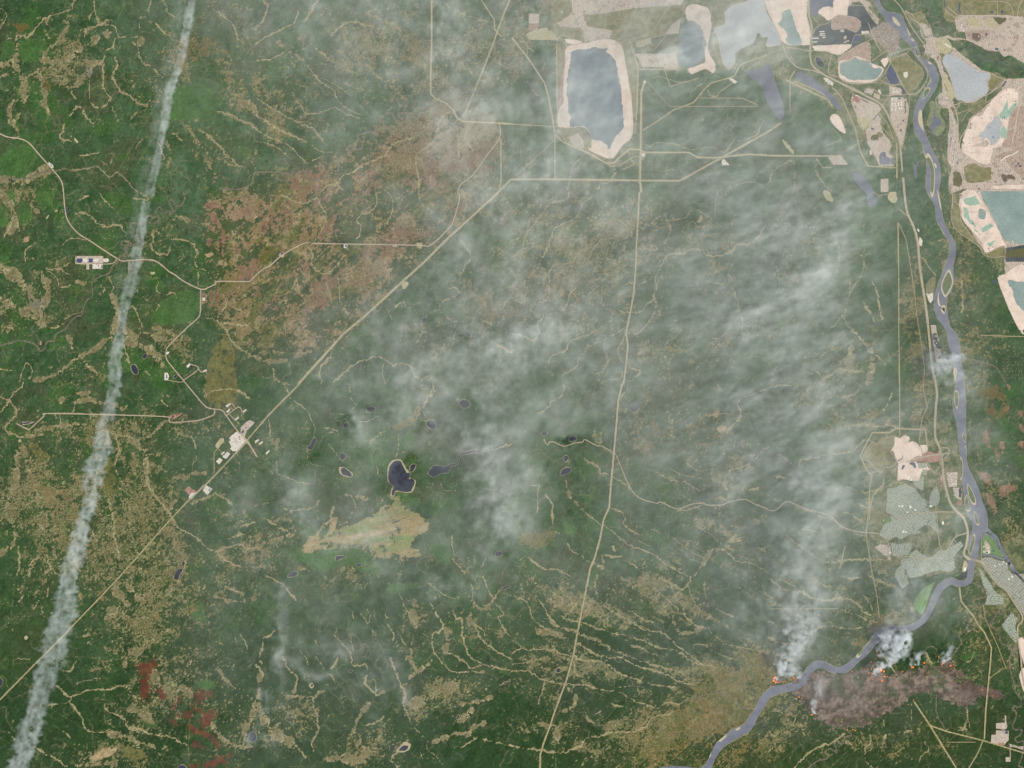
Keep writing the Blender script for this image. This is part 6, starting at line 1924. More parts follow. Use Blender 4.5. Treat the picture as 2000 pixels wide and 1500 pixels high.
for kind, pts in ISLANDS:
    P = smooth_line(pts, .9, True)
    if kind == 'river_island':
        structure(poly_sheet('sandbar', [tuple(p) for p in (P - P.mean(0)) * 1.16 + P.mean(0)], .09, M_sand))
        c = P.mean(0); P = (P - c) * .94 + c
        structure(poly_sheet('river_island', [tuple(p) for p in P], .12, M_island))
    else:
        structure(poly_sheet('sandbar', [tuple(p) for p in P], .10, M_sand))

# ---------------- areas ----------------
AM = {
 'lake': M_lake,
 'river_lake': water('grey_water', (100, 104, 120), (110, 112, 126), 30),
 'slate_pond': water('slate_tailings_water', (108, 120, 130), (98, 112, 124), 80),
 'lilac_pond': water('lilac_tailings_water', (166, 167, 173), (178, 179, 183), 60),
 'teal_pond': water('teal_tailings_water', (146, 159, 156), (122, 142, 138), 50),
 'blue_pond': water('small_pond_water', (70, 76, 104), (78, 84, 112), 10),
 'teal_flat': surf('wet_teal_flat', (136, 170, 156), (160, 178, 160), size=6),
 'coal_flat': surf('dark_wet_tailings', (66, 70, 74), (82, 88, 90), size=26),
 'dark_pit': surf('dark_bitumen_heap', (96, 78, 70), (116, 98, 88), size=4, bump=.6),
 'tailings_sand': surf('tailings_sand', (230, 208, 197), (206, 184, 172), size=18, c3=(222, 200, 188), bump=.4, bench=.12),
 'white_pad': surf('white_gravel', (226, 218, 208), (198, 186, 176), size=3),
 'white_bar': surf('white_sand_bar', (230, 222, 210), (216, 204, 192), size=5),
 'gravel_pad': surf('gravel_yard', (196, 178, 166), (172, 158, 146), size=4, contrast=1.5),
 'pale_ground': surf('pale_bare_ground', (190, 178, 146), (160, 152, 118), size=4),
 'mine_ground': surf('mine_floor', (176, 156, 144), (150, 138, 130), size=12, c3=(196, 178, 166), contrast=1.4, bump=1.0, bench=.6),
 'scraped_ground': surf('scraped_ground', (152, 126, 112), (174, 150, 136), size=8, contrast=1.3, bump=.9, bench=.55),
 'red_soil': surf('red_soil', (150, 108, 98), (176, 138, 124), size=5, contrast=1.4),
 'reclaimed': surf('reclaimed_grass', (138, 132, 96), (108, 112, 74), size=9, c3=(128, 120, 88), contrast=1.6),
 'brush': surf('brush', (88, 92, 58), (104, 92, 64), size=5),
 'grass_field': surf('green_grass', (84, 122, 66), (120, 138, 98), size=2.4, contrast=2),
 'marsh': surf('marsh', (134, 138, 100), (110, 116, 92), size=8),
 'refinery_ground': surf('refinery_ground', (128, 112, 102), (160, 146, 136), size=3, contrast=2),
 'neighbourhood': surf('town_lots', (156, 162, 150), (122, 136, 110), size=4.5, contrast=1.6),
 'townsite': surf('downtown_lots', (160, 156, 144), (124, 132, 110), size=4, contrast=1.6),
}
SHARP = ('white_bar', 'gravel_pad', 'white_pad', 'red_soil', 'blue_pond', 'neighbourhood', 'townsite', 'mine_ground', 'teal_flat', 'coal_flat')
RAG = {'lake': .35, 'slate_pond': .9, 'teal_pond': .6, 'lilac_pond': .25, 'tailings_sand': .4, 'reclaimed': .3, 'mine_ground': .8, 'scraped_ground': .5, 'brush': .7, 'pale_ground': .6, 'red_soil': .5, 'marsh': 1.0, 'grass_field': .3, 'teal_flat': .9, 'dark_pit': .5, 'refinery_ground': .6, 'coal_flat': .35, 'river_lake': .4}
LAKE_LABELS = {}
for k, (kind, w, pts) in enumerate(area_list):
    z = .06 + .004 * k
    P = ragged(pts, RAG.get(kind, 0), 1.2 if kind != 'teal_pond' else 2, smooth=kind not in SHARP)
    nm = {'slate_pond': 'tailings_pond', 'lilac_pond': 'tailings_pond', 'teal_pond': 'tailings_pond', 'river_lake': 'lake', 'white_bar': 'sand_bar', 'blue_pond': 'small_pond'}.get(kind, kind)
    if kind == 'lake' and len(pts) > 4:   # pale shore
        c = np.array(P).mean(0)
        T = np.gradient(P, axis=0); Nn = np.stack([T[:, 1], -T[:, 0]], -1); Nn /= np.maximum(np.hypot(*Nn.T)[:, None], 1e-6)
        s_ = sum(P[i][0] * P[(i + 1) % len(P)][1] - P[(i + 1) % len(P)][0] * P[i][1] for i in range(len(P)))
        if s_ < 0: Nn = -Nn
        wv = .45 + .5 * np.clip(samp(N1, P[:, 0], P[:, 1]), 0, 1.5)
        structure(poly_sheet('lake_shore', [tuple(p_) for p_ in P + Nn * wv[:, None]], z - .002, AM['pale_ground']))
    structure(poly_sheet(nm, [tuple(p_) for p_ in P], z, AM[kind]))

M_stream = surf('stream_bank', (178, 165, 130), (142, 134, 98), size=5, fine=1.5, contrast=1.6, c3=(160, 148, 114))
M_pool = AM['lake']
sr = np.random.default_rng(5)
for kind, w, P in STREAMS:
    n = len(P)
    if n < 8: continue
    T = np.gradient(P, axis=0); T /= np.maximum(np.hypot(T[:, 0], T[:, 1])[:, None], 1e-6); Nn = np.stack([-T[:, 1], T[:, 0]], -1)
    k5 = np.ones(4) / 4
    wob = np.convolve(sr.normal(0, 1, n), k5, 'same') * 1.0; wv = np.convolve(sr.normal(0, 1, n), k5, 'same')
    Q = P + Nn * wob[:, None] * min(.8, .35 + .12 * w)
    W_ = np.clip(.42 * min(w, 3.6) * (1 + .8 * wv), .55, 2.6) * np.interp(np.arange(n), [0, 6, n - 7, n - 1], [.4, 1, 1, .4])
    structure(ribbon('stream', Q, W_, .36, M_stream))
    if kind == 'd':
        for i in np.nonzero(sr.random(n) < .045)[0]:
            c = Q[i]; a0 = math.atan2(T[i, 1], T[i, 0]) + sr.normal(0, .5); ra, rb = sr.uniform(.7, 1.5), sr.uniform(.4, .75)
            R_ = [(c[0] + ra * math.cos(t) * math.cos(a0) - rb * math.sin(t) * math.sin(a0), c[1] + ra * math.cos(t) * math.sin(a0) + rb * math.sin(t) * math.cos(a0)) for t in np.arange(0, 6.28, .9)]
            structure(poly_sheet('beaver_pond', R_, float(samp(TOP, c[:1], c[1:])[0]) + .42, M_pool))

M_dyke = surf('dyke_road', (178, 158, 142), (200, 182, 168), size=4)
for k, (kind, w, pts) in enumerate(area_list):
    P_ = np.array(pts)
    if kind in ('tailings_sand', 'coal_flat', 'scraped_ground', 'reclaimed', 'lilac_pond') and np.prod(np.ptp(P_, axis=0)) > 700:
        Q = ragged(pts, .2, 1.6, smooth=kind not in SHARP); Q = np.vstack([Q, Q[:2]])
        s_ = (Q[:, 0] < 2030) & (Q[:, 1] > -30)
        if s_.all(): structure(ribbon('dyke_road', Q, .75, .02 + .001 * k, M_dyke))

# ---------------- roads, corridors and creeks ----------------
M_creek = water('creek_water', (84, 88, 104), (104, 106, 118), 20)
M_road = surf('gravel_road', (206, 186, 172), (190, 172, 158), size=6)
M_hwy = surf('highway', (190, 180, 166), (176, 168, 156), size=9)
M_cor = surf('mown_corridor', (172, 162, 124), (150, 144, 104), size=4, contrast=1.5, c3=(180, 166, 134))
M_thin = surf('dirt_track', (184, 166, 138), (164, 150, 120), size=4)
M_lane = surf('asphalt', (150, 148, 142), (140, 138, 132), size=6)
for kind, w, P in KEEP:
    P = P[::2] if kind != 'k' else P
    if kind == 'k':
        structure(ribbon('creek', P, max(.75, w * .66), .40, M_creek))
    elif kind == 'r':
        structure(ribbon('gravel_road', P, w * .62, .34, M_road))
    elif kind == 'h':
        structure(ribbon('highway_verge', P, w, .30, M_thin)); structure(ribbon('highway', P, w * .55, .40, M_hwy)); 
        if w > 1.5: structure(ribbon('median', P, w * .13, .44, AM['reclaimed']))
    elif kind == 'C':
        wv = w * .86 * (1 + .14 * samp(NF, P[:, 0], P[:, 1]))
        structure(ribbon('pipeline_corridor', P, wv, .32, M_cor))
        if w > 3.2: structure(ribbon('service_track', P, .5, .38, M_road))
    else:
        structure(ribbon('dirt_track', P, max(.8, w * .7), .36, M_thin))

# ---------------- the town ----------------
def box_mesh(name, w, d, h, ridge=0.0):
    x, y = w / 2, d / 2
    V = [(-x, -y, 0), (x, -y, 0), (x, y, 0), (-x, y, 0), (-x, -y, h), (x, -y, h), (x, y, h), (-x, y, h)]
    F = [(0, 1, 5, 4), (1, 2, 6, 5), (2, 3, 7, 6), (3, 0, 4, 7)]
    if ridge:
        V += [(-x * .9, 0, h + ridge), (x * .9, 0, h + ridge)]
        F += [(4, 5, 9, 8), (6, 7, 8, 9), (5, 6, 9), (7, 4, 8)]
    else: F.append((4, 5, 6, 7))
    me = bpy.data.meshes.new(name); me.from_pydata(V, [], F); me.update(); return me

def roof_mesh(w, d, kind):
    """roof that caps a building body: pitched, hipped or flat with a parapet"""
    x, y = w / 2 + .03, d / 2 + .03
    if kind == 'pitched':
        V = [(-x, -y, 0), (x, -y, 0), (x, y, 0), (-x, y, 0), (-x, 0, .22 * d), (x, 0, .22 * d)]
        F = [(0, 1, 5, 4), (2, 3, 4, 5), (1, 2, 5), (3, 0, 4), (3, 2, 1, 0)]
    else:
        i, j = x * .93, y * .93
        V = [(-x, -y, 0), (x, -y, 0), (x, y, 0), (-x, y, 0), (-x, -y, .09), (x, -y, .09), (x, y, .09), (-x, y, .09), (-i, -j, .09), (i, -j, .09), (i, j, .09), (-i, j, .09), (-i, -j, .04), (i, -j, .04), (i, j, .04), (-i, j, .04)]
        F = [(0, 1, 5, 4), (1, 2, 6, 5), (2, 3, 7, 6), (3, 0, 4, 7), (4, 5, 9, 8), (5, 6, 10, 9), (6, 7, 11, 10), (7, 4, 8, 11), (8, 9, 13, 12), (9, 10, 14, 13), (10, 11, 15, 14), (11, 8, 12, 15), (12, 13, 14, 15)]
    me = bpy.data.meshes.new('roof'); me.from_pydata(V, [], F); me.update(); return me

M_wall = surf('painted_wall', (190, 184, 174), size=2)
ROOFS = {'white': surf('white_metal_roof', (246, 244, 240), (232, 230, 226), size=3), 'grey': surf('grey_membrane_roof', (176, 176, 178), (160, 160, 164), size=3),
         'pink': surf('rusty_pink_roof', (214, 160, 146), (196, 150, 140), size=2), 'blue': surf('blue_grey_roof', (150, 170, 186), (136, 150, 166), size=2), 'dark': surf('dark_shingle_roof', (92, 90, 92), (110, 106, 104), size=1)}
def topz(x, y): return float(samp(TOP, np.array([x]), np.array([y]))[0])
def building(x, y, w, d, rot, tone, label, cat='building', group=None, kind='flat', h=None, name='building'):
    h = h or random.uniform(.25, .45)
    o = link(name, box_mesh(name, w, d, h), M_wall); o.location = wx(x, y, topz(x, y)); o.rotation_euler[2] = math.radians(rot)
    thing(o, label, cat, group)
    r = link('roof', roof_mesh(w, d, kind), ROOFS[tone], o); r.location = (0, 0, h)
    return o

M_house = surf('house_shingles', (150, 150, 150), (128, 126, 126), size=2, contrast=2)
M_house2 = surf('pale_house_roof', (184, 184, 178), (164, 164, 158), size=2, contrast=2)
hv, hf = [], []; houses = []
sv, sf = [], []
SECTORS = {'north': (1765, 975), 'south': (1755, 1090), 'river': (1950, 1120), 'hill': (1975, 1225)}
for kind, w, pts in area_list:
    if kind not in ('neighbourhood', 'townsite'): continue
    P = np.array(pts); x0, y0 = P.min(0); x1, y1 = P.max(0)
    if x1 > 2003: x1 = 2003
    ncell = max(2, int((x1 - x0) * (y1 - y0) / 260))
    cells = np.stack([rng.uniform(x0, x1, ncell), rng.uniform(y0, y1, ncell)], -1)
    base = {True: 38.0, False: rng.choice([-40.0, 20.0, 60.0])}[x0 > 1720 and y0 < 960 and y1 > 980]
    if kind == 'townsite': base = -48.0
    cang = np.radians(base + rng.choice([0, 90], ncell) + rng.normal(0, 7, ncell))
    for ci in range(ncell):
        u = np.array([math.cos(cang[ci]), math.sin(cang[ci])]); v = np.array([-u[1], u[0]])
        for row in np.arange(-26, 26, 4.4) + rng.uniform(-1, 1):
            row += rng.uniform(-.5, .5)
            run = []
            for t in np.arange(-24, 24, .62):
                q_ = cells[ci] + v * row + u * t + v * .7 * math.sin(t * .22 + ci)
                near = np.argmin(((cells - q_) ** 2).sum(1)) == ci
                ok = near and x0 <= q_[0] <= x1
                if ok: run.append(q_)
                if (not ok or t > 23) and run:
                    R = np.array(run); run = []
                    m = inside(pts, R[:, 0], R[:, 1])
                    R = R[m]
                    if len(R) < 5: continue
                    z = 1.60 + 0 * R[:, 0]
                    n0 = len(sv)
                    for k_, (a_x, a_y) in enumerate(R):
                        zz = topz(a_x, a_y) + .03
                        sv.append((a_x + v[0] * .42 - 1000, 750 - a_y - v[1] * .42, zz)); sv.append((a_x - v[0] * .42 - 1000, 750 - a_y + v[1] * .42, zz))
                    sf += [(n0 + 2 * i, n0 + 2 * i + 2, n0 + 2 * i + 3, n0 + 2 * i + 1) for i in range(len(R) - 1)]
                    for k_ in range(0, len(R) - 1, 2):
                        for s_ in (-1, 1):
                            if rng.random() < .12: continue
                            hx, hy = R[k_] + v * s_ * rng.uniform(1.2, 1.55) + u * rng.uniform(-.15, .15)
                            houses.append((hx, hy, -math.degrees(cang[ci]), rng.uniform(.5, .8) * (1.25 if kind == 'townsite' else 1)))
me = bpy.data.meshes.new('street'); me.from_pydata(sv, [], sf); me.update()
so = structure(link('street', me, surf('pale_streets', (198, 196, 186), (176, 176, 168), size=5)))
houses.sort(key=lambda h_: -h_[3])
def sector(x, y):
    if x > 1880 and y < 1150:
        w_ = 'beside the dark oxbow lake' if y < 1096 else 'on the river side of the old town' if x - 1900 > (y - 1096) * 1.6 + 40 else 'in the middle of the old town' if x - 1880 > (y - 1096) * 1.1 + 14 else 'along the highway edge of the old town'
        return w_, 'old town houses ' + w_
    if x > 1880 and y < 1185: w_ = 'on the long ridge south of the highway' if x < 1950 else 'at the southern end of the old town'
    elif x > 1880: w_ = 'in the lens shaped hillside estate' if y > 1205 and x < 1990 else 'in the wooded estate above the creek'
    elif y < 960: w_ = 'in the new estate on the sandy ground'
    elif y < 1045: w_ = 'in the large northern suburb'
    else: w_ = 'in the southern suburb under the smoke'
    return w_, 'houses ' + w_
hm = [box_mesh('house', .9, .7, .12, .08), box_mesh('house', .7, .7, .12, .06)]
hm[0].materials.append(M_house); hm[1].materials.append(M_house2)
for i, (x, y, r, s_) in enumerate(houses[:300]):
    o = bpy.data.objects.new('house', hm[i % 2]); COL.objects.link(o)
    o.location = wx(x, y, topz(x, y) + .02); o.rotation_euler[2] = math.radians(r); o.scale = (s_ * 1.3, s_ * 1.3, 1.2)
    sec, grp = sector(x, y)
    thing(o, 'small %s roofed house %s' % (('grey', 'pale')[i % 2], sec), 'house', ('grey ', 'pale ')[i % 2] + grp)
V8 = np.array([(-.5, -.4, 0), (.5, -.4, 0), (.5, .4, 0), (-.5, .4, 0), (-.5, -.4, .14), (.5, -.4, .14), (.5, .4, .14), (-.5, .4, .14), (-.45, 0, .24), (.45, 0, .24)])
F8 = [(0, 1, 5, 4), (2, 3, 7, 6), (1, 2, 6, 5), (3, 0, 4, 7), (4, 5, 9, 8), (6, 7, 8, 9)]
rest = np.array(houses[300:])
rest = rest[rng.permutation(len(rest))[:6000]]
r_ = np.radians(rest[:, 2]); cz, sz = np.cos(r_), np.sin(r_)
tz = samp(TOP, rest[:, 0], rest[:, 1])
V = np.zeros((len(rest), 10, 3)); sc_ = rest[:, 3] * 1.3
V[..., 0] = (rest[:, 0] - 1000)[:, None] + (V8[:, 0] * cz[:, None] - V8[:, 1] * sz[:, None]) * sc_[:, None]
V[..., 1] = (750 - rest[:, 1])[:, None] + (V8[:, 0] * sz[:, None] + V8[:, 1] * cz[:, None]) * sc_[:, None]
V[..., 2] = tz[:, None] + V8[:, 2]
F = (np.array(F8)[None] + (np.arange(len(rest)) * 10)[:, None, None]).reshape(-1, 4)
ho = link('houses', mesh_np('houses', V.reshape(-1, 3), F), M_house2)
ho.data.materials.append(M_house); ho.data.polygons.foreach_set('material_index', np.repeat(rng.integers(0, 2, len(rest)), 6).astype(np.int32))
ho['kind'] = 'stuff'; ho['label'] = 'dense rows of small grey town houses west of the river'; ho['category'] = 'houses'

# ---------------- large buildings, tanks, works ----------------
def fr(s, x, y): a = SHEETS[s]; return a[0] + x / a[2], a[1] + y / a[2]
def tank_mesh(r, h):
    n = 14; V = []; F = []
    for z, rr in ((0, r), (h, r), (h + .12 * r, r * .15)):
        V += [(rr * math.cos(2 * math.pi * k / n), rr * math.sin(2 * math.pi * k / n), z) for k in range(n)]
    for k in range(n):
        j = (k + 1) % n; F.append((k, j, n + j, n + k)); 
    F2 = [(n + k, n + (k + 1) % n, 2 * n + (k + 1) % n, 2 * n + k) for k in range(n)] + [tuple(range(2 * n, 3 * n))]
    return V, F, F2
def tank(x, y, r, label, group):
    V, F, F2 = tank_mesh(r, .38)
    me = bpy.data.meshes.new('storage_tank'); me.from_pydata(V[:28], [], F); me.update()
    o = link('storage_tank', me, M_wall); o.location = wx(x, y, topz(x, y)); thing(o, label, 'tank', group)
    me = bpy.data.meshes.new('roof'); me.from_pydata(V, [], F2); me.update(); link('roof', me, ROOFS['white'], o)
for x, y in [(937, 262), (965, 262), (998, 262), (935, 290), (998, 290), (940, 340), (940, 366), (985, 340), (985, 365), (1035, 338), (1035, 362), (1085, 297), (1085, 322), (1085, 347), (1085, 373), (930, 430), (988, 436), (1047, 413), (1080, 413), (995, 393)]:
    big = x in (988, 1047, 1080)
    tank(*fr('Z5', x, y), 1.35 if big else 1.1, ('large' if big else 'small') + ' round white storage tank in the rows of the tank yard beside the highway', ('large' if big else 'small') + ' white tanks of the tank yard')
for x, y in [(375, 212), (392, 214), (408, 226), (434, 242), (318, 248), (355, 320)]:
    tank(*fr('Z5', x, y), 1.1, 'round white tank on the reddish corner of the works west of the highway', 'white tanks on the reddish works corner')
for x, y in [(958, 105), (955, 125), (952, 147), (1010, 130), (1015, 165), (1032, 155), (960, 165), (980, 160)]:
    tank(*fr('Z5', x, y), .95, 'round white tank at the yard just south of the olive tailings mound', 'white tanks south of the olive mound')
for x, y in [(1025, 390), (1020, 430), (1052, 470)]:
    tank(*fr('Z4', x, y), 1.2, 'round white tank beside the mine road north of the burnt gully', 'white tanks beside the mine road')
def scatter(sheet, box, n, sizes, tones, label, group, rot=0, kind='flat', poly=None):
    x0, y0, x1, y1 = box
    for k in range(n):
        for _ in range(20):
            x, y = random.uniform(x0, x1), random.uniform(y0, y1)
            if poly is None or bool(inside(poly, np.array([x]), np.array([y]))[0]): break
        px_, py_ = fr(sheet, x, y); tone = random.choice(tones)
        w = random.uniform(*sizes); d = w * random.uniform(.45, 1)
        building(px_, py_, w, d, rot + random.choice([0, 90]), tone, '%s roofed shed %s' % ({'blue': 'blue grey', 'pink': 'rusty pink'}.get(tone, tone), label), 'shed', group + ', ' + tone)
def rows(sheet, x0, y0, x1, y1, nx, ny, sizes, tones, label, group, rot):
    for j in range(ny):
        for i in range(nx):
            if random.random() < .15: continue
            px_, py_ = fr(sheet, x0 + (x1 - x0) * (i + random.uniform(-.2, .2)) / max(1, nx - 1), y0 + (y1 - y0) * (j + random.uniform(-.15, .15)) / max(1, ny - 1))
            tone = random.choice(tones); w = random.uniform(*sizes)
            building(px_, py_, w, w * random.uniform(.4, .8), rot, tone, '%s roofed shed %s' % ({'blue': 'blue grey', 'pink': 'rusty pink'}.get(tone, tone), label), 'shed', group + ', ' + tone)
rows('Z1', 1600, 840, 1735, 960, 5, 5, (1.4, 2.6), ['white', 'white', 'pink', 'blue'], 'in the riverside industrial park north of town', 'industrial park sheds', -3)
rows('Z1', 1610, 1000, 1735, 1030, 5, 2, (1.6, 3), ['white', 'grey'], 'on the south edge of the riverside industrial park', 'south edge sheds of the industrial park', -3)
rows('Z1', 1700, 1100, 1745, 1230, 2, 6, (1.2, 2.2), ['white', 'grey', 'blue'], 'in the yard beside the dark sewage lagoon', 'sheds beside the dark lagoon', 0)
rows('Z1', 1500, 880, 1570, 1020, 1, 7, (1.2, 2.2), ['white', 'pink'], 'in the strip along the west side of the highway', 'sheds west of the highway', 70)
rows('Z1', 1570, 1150, 1610, 1230, 1, 5, (1.2, 2.0), ['white', 'pink'], 'in the strip south of the highway bend', 'sheds south of the highway bend', 70)
for x, y, w, d, r, l in [(1030, 940, 3.4, 2.2, 20, 'white roofed hall at the south tip of the sandy development'), (945, 862, 3.4, 2.4, 30, 'white roofed hall in the middle of the sandy development'), (988, 900, 2.6, 3.2, 10, 'white roofed block between two halls on the sandy development'),
                      (1185, 552, 2.6, 2.4, 0, 'lone white roofed building at the east edge of the sand pit'), (850, 1345, 4, 2.4, 0, 'white school hall, western one of a pair in the suburb'), (895, 1345, 4, 3, 0, 'white school hall, eastern one of a pair in the suburb'),
                      (1098, 1296, 4.4, 3.4, 10, 'pale blue white recreation hall north of the suburb pond'), (1020, 1355, 3.6, 5, 25, 'long white school block west of the suburb pond'), (1100, 1402, 4.2, 3, 0, 'white hall beside the main suburb avenue'), (1340, 1345, 5, 3.4, 20, 'white zigzag roofed building east of the dark suburb pond'),
                      (975, 1440, 2.6, 2.6, 0, 'small white hall just above the main avenue bend')]:
    building(*fr('Z1', x, y), w, d, r, 'blue' if 'blue' in l else 'white', l)
for x, y, w, d, r, l in [(1128, 650, 3.4, 6, 10, 'white cross shaped civic building on the east slope of town'), (305, 1112, 2.6, 3.4, 0, 'white building at the edge of the sandy lot in the west of town'), (510, 785, 2.6, 4.6, 0, 'white school by the south edge of the suburb'),
                      (550, 790, 4.5, 2, 0, 'low white school wing beside a ball field'), (1410, 1170, 2.6, 5, 15, 'white roofed works on the pink ground beside the highway ramp'), (1470, 1370, 4, 6, 5, 'white roofed plant hall above the twin lagoons'), (762, 525, 3, 3.4, 0, 'pale pink roofed store on the main avenue'), (205, 605, 2.2, 1.6, 0, 'small white farm building on the green field')]:
    building(*fr('Z2', x, y), w, d, r, 'pink' if 'pink' in l else 'white', l)
for x, y, w, d, r, l in [(1080, 780, 2.4, 4.6, 0, 'white roofed hall beside the dark basin on the green island'), (1062, 655, 1.6, 2.4, 0, 'white building inside the round yard on the green island'), (955, 635, 2, 2.2, 0, 'small white building beside the island lane'), (1420, 1410, 0, 0, 0, ''), (1690, 1420, 3.2, 2.4, -40, 'white roofed store near the narrow river in the old town'),
                      (1470, 1030, 2.6, 2, 20, 'white roofed depot at the tip of the old town waterfront'), (1540, 1080, 2.6, 1.6, 20, 'white roofed depot beside the waterfront road'), (1240, 1130, 4, 1.4, -40, 'long white roofed hall in the middle of the old town'), (1310, 1090, 3, 2, -40, 'pale blue white hall north of the old town streets'), (950, 1075, 2.2, 1.6, -40, 'blue white block near the bridge end'), (1600, 1480, 3.6, 1.8, -40, 'white roofed arena at the south edge of the old town')]:
    if w: building(*fr('Z8', x, y), w, d, r, 'blue' if 'blue' in l else 'white', l)
scatter('Z3', (1780, 430, 2000, 760), 46, (.8, 1.9), ['white', 'grey', 'grey', 'blue', 'pink', 'dark'], 'among the refinery units on the river bank', 'refinery sheds', 25)
scatter('Z4', (0, 690, 60, 830), 8, (.8, 1.6), ['white', 'grey', 'blue'], 'at the foot of the refinery by the bridge', 'sheds at the refinery foot', 10)
scatter('Z4', (450, 800, 610, 920), 16, (.7, 1.5), ['white', 'white', 'grey'], 'in the dark plant yard on the east bank', 'sheds of the east bank plant', 30)
scatter('Z5', (420, 300, 700, 560), 26, (.7, 1.6), ['white', 'grey', 'dark', 'blue'], 'in the gravel works west of the highway', 'sheds of the gravel works', -28, poly=[(340, 330), (440, 260), (740, 400), (600, 590), (420, 500)])
scatter('Z5', (560, 760, 820, 1000), 16, (.7, 1.6), ['white', 'grey', 'dark'], 'in the southern half of the gravel works', 'sheds of the southern works', 10)
scatter('Z5', (920, 500, 1140, 620), 14, (.9, 2.0), ['white', 'grey', 'pink', 'blue'], 'below the tank rows beside the highway', 'sheds below the tank rows', 0)
scatter('Z5', (540, 110, 620, 190), 6, (.8, 1.6), ['white', 'grey'], 'in the compound north of the highway', 'sheds of the north compound', 20)
scatter('Z5', (1700, 220, 1830, 380), 10, (.8, 1.8), ['white', 'grey', 'pink'], 'in the loading yard south of the lilac pond', 'sheds of the loading yard', 50)
scatter('Z5', (1820, 500, 1900, 1300), 18, (.8, 1.8), ['white', 'white', 'grey', 'pink'], 'along the east bank service strip', 'sheds of the east bank strip', 0)
scatter('Z7', (180, 20, 380, 400), 10, (.8, 2.0), ['white', 'white', 'grey'], 'at the junction yard below the mine', 'sheds of the junction yard', 0)
scatter('Z3', (880, 1225, 1010, 1330), 7, (.8, 1.8), ['white', 'white', 'grey'], 'on the white pad beside the diagonal highway', 'sheds of the white pad', 35)
scatter('Z3', (1500, 1400, 1640, 1480), 7, (.8, 1.6), ['white', 'grey'], 'on the gravel pad south of the teal pond', 'sheds south of the teal pond', 10)
scatter('10', (726, 565, 800, 598), 12, (.8, 2.0), ['white', 'pink', 'grey', 'dark'], 'on the white plant pad in the west', 'sheds of the western plant', 0)
scatter('10', (648, 522, 760, 545), 6, (.8, 1.8), ['white', 'white', 'grey'], 'between the basins of the western plant', 'sheds between the western basins', 0)
scatter('20', (1800, 400, 1910, 510), 34, (.8, 2.6), ['white', 'white', 'grey', 'pink', 'dark'], 'in the central oil plant yard beside the diagonal corridor', 'sheds of the central plant', 45, poly=[(1790, 440), (1850, 375), (1918, 440), (1850, 518), (1820, 520)])
scatter('20', (1895, 300, 1960, 370), 7, (.8, 1.8), ['white', 'grey'], 'at the north end of the central plant yard', 'sheds north of the central plant', 45)
scatter('20', (1740, 545, 1790, 580), 4, (1, 2), ['white', 'grey'], 'on the small pad below the central plant', 'sheds below the central plant', 45)
scatter('20', (1600, 815, 1645, 850), 4, (1, 2), ['white', 'blue'], 'on the pad east of the corridor', 'sheds on the eastern corridor pad', 45)
scatter('33', (1785, 1155, 1840, 1300), 12, (.9, 2), ['white', 'white', 'pink', 'grey'], 'in the pads of the lone southeastern plant', 'sheds of the southeastern plant', 3)
scatter('Z8', (900, 940, 1500, 1480), 40, (.9, 2.2), ['white', 'grey', 'grey', 'pink', 'blue', 'dark'], 'between the blocks of the old town', 'sheds of the old town', -42, poly=[(900, 940), (1180, 940), (1440, 1040), (1560, 1240), (1720, 1420), (1400, 1500), (1200, 1440), (960, 1120)])
scatter('Z4', (1350, 180, 1960, 760), 14, (.7, 1.4), ['white', 'grey', 'dark'], 'on the mine floor of the northeastern pits', 'sheds of the northeastern mine', 15)

# bridges
def bridge(name, a, b, w, label):
    root = bpy.data.objects.new(name, None); COL.objects.link(root)
    mx, my = (a[0] + b[0]) / 2, (a[1] + b[1]) / 2; L = math.hypot(a[0] - b[0], a[1] - b[1])
    root.location = wx(mx, my, .05); root.rotation_euler[2] = math.atan2(-(b[1] - a[1]), b[0] - a[0]); thing(root, label, 'bridge')
    d = link('deck', box_mesh('deck', L, w, .12), M_lane, root); d.location = (0, 0, .75)
    for s_ in (-1, 1):
        r = link('railing', box_mesh('railing', L, .08, .12), M_wall, root); r.location = (0, s_ * (w / 2 - .05), .87)
    n = max(3, int(L / 4))
    for k in range(n):
        p_ = link('pier', box_mesh('pier', .35, w * .8, .75), M_wall, root); p_.location = (-L / 2 + L * (k + .5) / n, 0, 0)
bridge('highway_bridge', fr('Z8', 590, 948), fr('Z8', 810, 985), 1.3, 'long road bridge carrying the highway over the river into the old town')
bridge('road_bridge', fr('Z4', 225, 752), fr('Z4', 400, 715), 1.0, 'slim road bridge over the river below the refinery')
bridge('plant_bridge', fr('Z8', 882, 890), fr('Z8', 890, 850), 1.0, 'short causeway bridge at the head of the dark oxbow lake')

